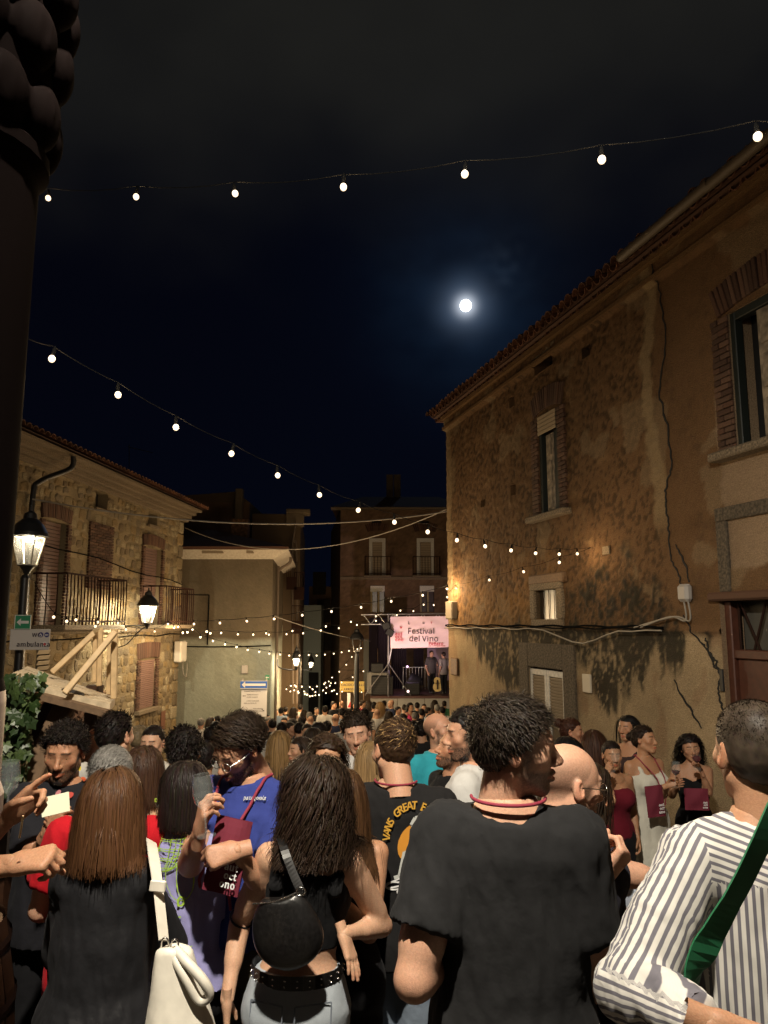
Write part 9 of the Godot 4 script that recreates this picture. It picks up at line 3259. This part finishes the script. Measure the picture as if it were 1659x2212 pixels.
# ---------------------------------------------------------------- the crowd in the square
func make_crowd() -> void:
	# a few fully built people are copied, dressed and turned one by one
	var kinds := {
		"dark": {"hair": "short", "hair_color": BLACK_HAIR, "puff": 0.014, "lift": 0.3}, "crop": {"hair": "short", "hair_color": DARK_HAIR, "puff": 0.008, "lift": 0.1, "length": 0.025}, "curls": {"hair": "curly", "curl": 0.006, "hair_color": BLACK_HAIR, "puff": 0.026, "lift": 0.7, "locks": 260, "lock_r": 0.007},
		"bald": {"hair": "bald", "buzz": 0.35, "puff": 0.0, "hair_color": DARK_HAIR}, "grey": {"hair": "short", "hair_color": Color(0.2, 0.19, 0.17), "puff": 0.01, "lift": 0.1},
		"long": {"f": true, "hair": "long", "length": 0.36, "segs": 8, "locks": 300, "lock_r": 0.007, "puff": 0.014, "hair_color": DARK_HAIR, "drop": 0.45}, "blonde": {"f": true, "hair": "long", "length": 0.4, "segs": 8, "locks": 300, "lock_r": 0.007, "puff": 0.014, "hair_color": Color(0.17, 0.105, 0.045), "drop": 0.45, "tip": 1.5}, "wavy": {"f": true, "hair": "curly_long", "length": 0.32, "segs": 9, "locks": 300, "curl": 0.01, "lock_r": 0.007, "puff": 0.03, "hair_color": BLACK_HAIR, "drop": 0.35},
	}
	crew.clear()
	var proto := {}
	for k in kinds:
		var sp: Dictionary = kinds[k].duplicate()
		sp.merge({"head": [829.5, 1400, 20.0], "H": 1.7, "yaw": 0, "fine": 1 if not k in ["bald"] else 1, "skin": Color(0.44, 0.25, 0.155), "seed": hash(k) % 1000, "beard": 0.5 if k in ["dark", "bald"] else 0.0, "top": {"color": Color(0.5, 0.5, 0.5), "sleeve": 0.65, "hem": 0.46}, "legs": {"color": Color(0.04, 0.045, 0.06)}})
		if sp.get("f", false): sp.top = {"color": Color(0.5, 0.5, 0.5), "kind": "tank", "sleeve": 0.0, "hem": 0.48, "ease": 0.0, "strap": 0.03}
		proto[k] = P("", sp)
	var g := WorkerThreadPool.add_group_task(func(k: int) -> void: crew[k].make(), crew.size())
	WorkerThreadPool.wait_for_group_task_completion(g)
	var white := Color(0.56, 0.54, 0.5)
	var navy := Color(0.022, 0.028, 0.06)
	var black := Color(0.014, 0.014, 0.015)
	var sky := Color(0.28, 0.34, 0.42)
	# head x, head top y, depth, kind, yaw, shirt, words
	var list := [
		[430, 1533, 26.9, "dark", 70, sky, "man in a grey blue tee in profile before the grey house wall"], [501, 1527, 29.2, "crop", 180, black, "dark head just left of the notice board"], [490, 1535, 24.6, "curls", 190, navy, "curly head before the left edge of the notice board"], [562, 1523, 26.3, "dark", -70, black, "man in a dark tee in profile below the notice board"],
		[434, 1560, 16.4, "grey", 182, white, "fair grey haired man in a white tee, back turned, at the left of the crowd"], [456, 1551, 18.1, "long", 120, white, "woman with dark hair and a white top left of the man in blue"], [578, 1543, 23.4, "crop", 30, navy, "man facing the camera behind the glasses man's hair"], [596, 1531, 28.1, "crop", 40, white, "short man facing the camera between two dark heads below the board"], [607, 1529, 26.9, "curls", 185, sky, "curly head with a pale top right of the board"], [617, 1526, 28.7, "dark", 180, black, "black haired head standing highest right of the board"],
		[634, 1527, 24.6, "long", 190, white, "long haired woman in white beside the alley mouth"], [614, 1551, 17.0, "crop", -5, white, "man facing the camera in the middle of the left crowd"], [580, 1552, 18.1, "grey", 60, navy, "grey haired man in profile in a navy shirt"], [588, 1566, 14.6, "dark", 200, black, "man in a black polo with his back turned behind the man in blue"], [609, 1568, 11.5, "dark", 182, black, "dark haired man in black close behind the blue tee"], [626, 1569, 11.8, "crop", 70, navy, "young man in profile next to the dark polo"], [647, 1559, 11.5, "dark", 176, black, "man with thick dark hair in black in the crowd centre left"],
		[671, 1546, 19.9, "bald", 182, white, "reddish bald man from behind among the far left crowd"], [688, 1559, 9.0, "dark", -75, sky, "dark haired man in profile looking left above the loose brown curls"], [702, 1524, 23.4, "dark", 184, white, "man in a bright white tee with both arms bent, back turned"], [657, 1533, 25.7, "long", 180, white, "woman in white far back before the alley lights"], [684, 1528, 28.1, "crop", 20, black, "small face far back below the bulb cluster"], [721, 1515, 29.8, "dark", 60, black, "dark clothed man beside the alley corner"], [738, 1513, 30.4, "bald", 200, black, "bald man in black near the yellow food sign"],
		[725, 1541, 16.4, "bald", 184, navy, "bald man in a navy tee with his back turned, centre of the crowd"], [739, 1529, 19.9, "dark", 182, sky, "black haired man in a light blue shirt, back turned"], [767, 1516, 30.4, "wavy", 10, white, "woman with dark curls facing the camera by the lamp post foot"], [783, 1505, 28.1, "crop", 110, Color(0.20, 0.015, 0.03), "man in a dark red shirt by the stage corner"], [797, 1511, 29.2, "long", 170, navy, "dark haired woman before the left end of the stage"], [808, 1517, 25.7, "curls", 180, black, "black curly head right of the dark red shirt"], [821, 1515, 23.4, "blonde", 184, white, "woman with long blonde hair facing the stage"],
		[830, 1498, 30.4, "dark", 170, navy, "tall man in navy from behind at the stage front"], [845, 1499, 26.9, "bald", -70, navy, "bald man in a navy polo in profile at the stage front"], [886, 1518, 25.7, "wavy", 40, Color(0.5, 0.05, 0.14), "woman with long curls in a pink top below the banner"], [901, 1517, 28.1, "dark", 185, black, "black haired head right of the pink top"], [916, 1520, 26.9, "crop", 0, black, "small face turned to the camera below the banner"], [939, 1498, 27.5, "long", 150, white, "woman in white with a dark backpack before the stage"], [944, 1521, 23.4, "grey", 182, white, "grey haired man in a white tee below the musicians"],
		[895, 1538, 21.1, "grey", 182, sky, "grey haired man in pale blue in the right of the crowd"], [911, 1531, 22.2, "dark", 183, black, "dark head above the turquoise polo's left shoulder"], [929, 1541, 18.7, "long", 180, black, "dark haired woman behind the bald turquoise man"], [910, 1556, 9.2, "curls", 182, black, "big dark curls from behind left of the turquoise polo"], [878, 1553, 10.0, "dark", 182, Color(0.2, 0.18, 0.15), "dark haired man in a taupe tee behind the printed tee's head"], [604, 1590, 7.6, "blonde", 186, navy, "woman with long brown blonde hair between the man in blue and the curls"], [650, 1592, 6.4, "long", -62, white, "woman with glasses and tied dark hair in profile"], [960, 1512, 30.4, "crop", 160, Color(0.03, 0.10, 0.05), "person in a green top at the right end of the stage"],
		[668, 1537, 20.0, "grey", 190, white, "grey haired head in white left of the reddish bald man"], [652, 1547, 16.0, "dark", 185, sky, "dark head in pale blue before the white far back woman"], [706, 1557, 12.5, "dark", 170, white, "dark head in white over the loose brown curls"], [743, 1552, 13.5, "crop", 185, white, "cropped head in white below the navy tee"], [757, 1544, 16.0, "long", 178, white, "long hair and white top left of the lanyard youth"], [632, 1553, 15.0, "wavy", 200, white, "wavy hair over a white top in the left crowd"], [676, 1582, 8.5, "long", 180, black, "long dark hair low in the crowd above the curls"], [860, 1526, 25.0, "dark", 60, white, "man in white turned right before the stage skirt"], [873, 1521, 26.0, "crop", 180, white, "small white shirt left of the pink top"], [893, 1557, 13.0, "dark", 190, white, "dark head in white just left of the big curls"], [925, 1527, 22.0, "crop", 100, sky, "pale blue profile below the musicians"], [956, 1526, 23.0, "dark", 180, white, "white shirt nearest the ochre corner far back"], [648, 1521, 29.0, "dark", 180, white, "farthest white shirt under the alley bulbs"], [568, 1576, 11.0, "crop", 175, white, "cropped head in white right of the blue man's hair"], [470, 1546, 19.0, "dark", 180, white, "dark head in white before the grey house wall"], [468, 1577, 12.0, "wavy", 170, white, "wavy hair in white left of the blue man"], [815, 1531, 21.0, "bald", 180, white, "bald head in white behind the streaked hair"], [788, 1530, 19.0, "curls", 190, white, "curly head in white right of the lanyard youth"],
		[560, 1546, 21.1, "dark", 178, white, "dark head left of the grey navy man"], [544, 1541, 28.1, "crop", 150, white, "small head before the foot of the notice board"], [755, 1530, 24.6, "crop", 190, white, "cropped head right of the light blue shirt"], [664, 1571, 10.5, "crop", 20, white, "cropped man's face low in the crowd centre"], [840, 1535, 19.9, "long", 190, black, "dark hair below the bald navy polo"], [871, 1541, 16.4, "dark", 200, black, "black head right of the printed tee's bun"], [455, 1590, 9.0, "dark", 175, white, "dark head in white at the left shoulder of the man in blue"], [535, 1560, 15.2, "long", 182, black, "dark long hair just behind the man in blue"]]
	var count := {}
	for q in list:
		var p: Person = proto[q[3]]
		var first: bool = not count.has(q[3])
		count[q[3]] = true
		var o: Node3D = commit(p) if first else proto_nodes[q[3]].duplicate()
		if first: proto_nodes[q[3]] = o
		else:
			o.name = numbered("person")
			add_child(o)
		var top := pt(q[0], q[1], q[2])
		var gy := ground_at(top.z)
		var crown := 1.71
		var s := clampf((top.y - gy) / crown, 0.86, 1.14)
		var bs := Basis(Vector3.UP, deg_to_rad(q[4])) * Basis.from_scale(Vector3(lerpf(s, 1.0, 0.4), s, lerpf(s, 1.0, 0.4)))
		var hx := bs * (p.head * Vector3(0, 0.02, -0.01))
		o.transform = Transform3D(bs, Vector3(top.x - hx.x, gy, top.z - hx.z))
		tag(o, q[6], "person", "people in the crowd before the stage")
		for c in o.get_children():
			if String(c.name).begins_with("shirt"): c.material_override = cloth(q[5])
			elif String(c.name).begins_with("trousers"): c.material_override = cloth([Color(0.04, 0.045, 0.06), Color(0.02, 0.02, 0.022), Color(0.1, 0.12, 0.16), Color(0.2, 0.17, 0.12)][int(q[0]) % 4], 0.9, 0.7)

var proto_nodes := {}
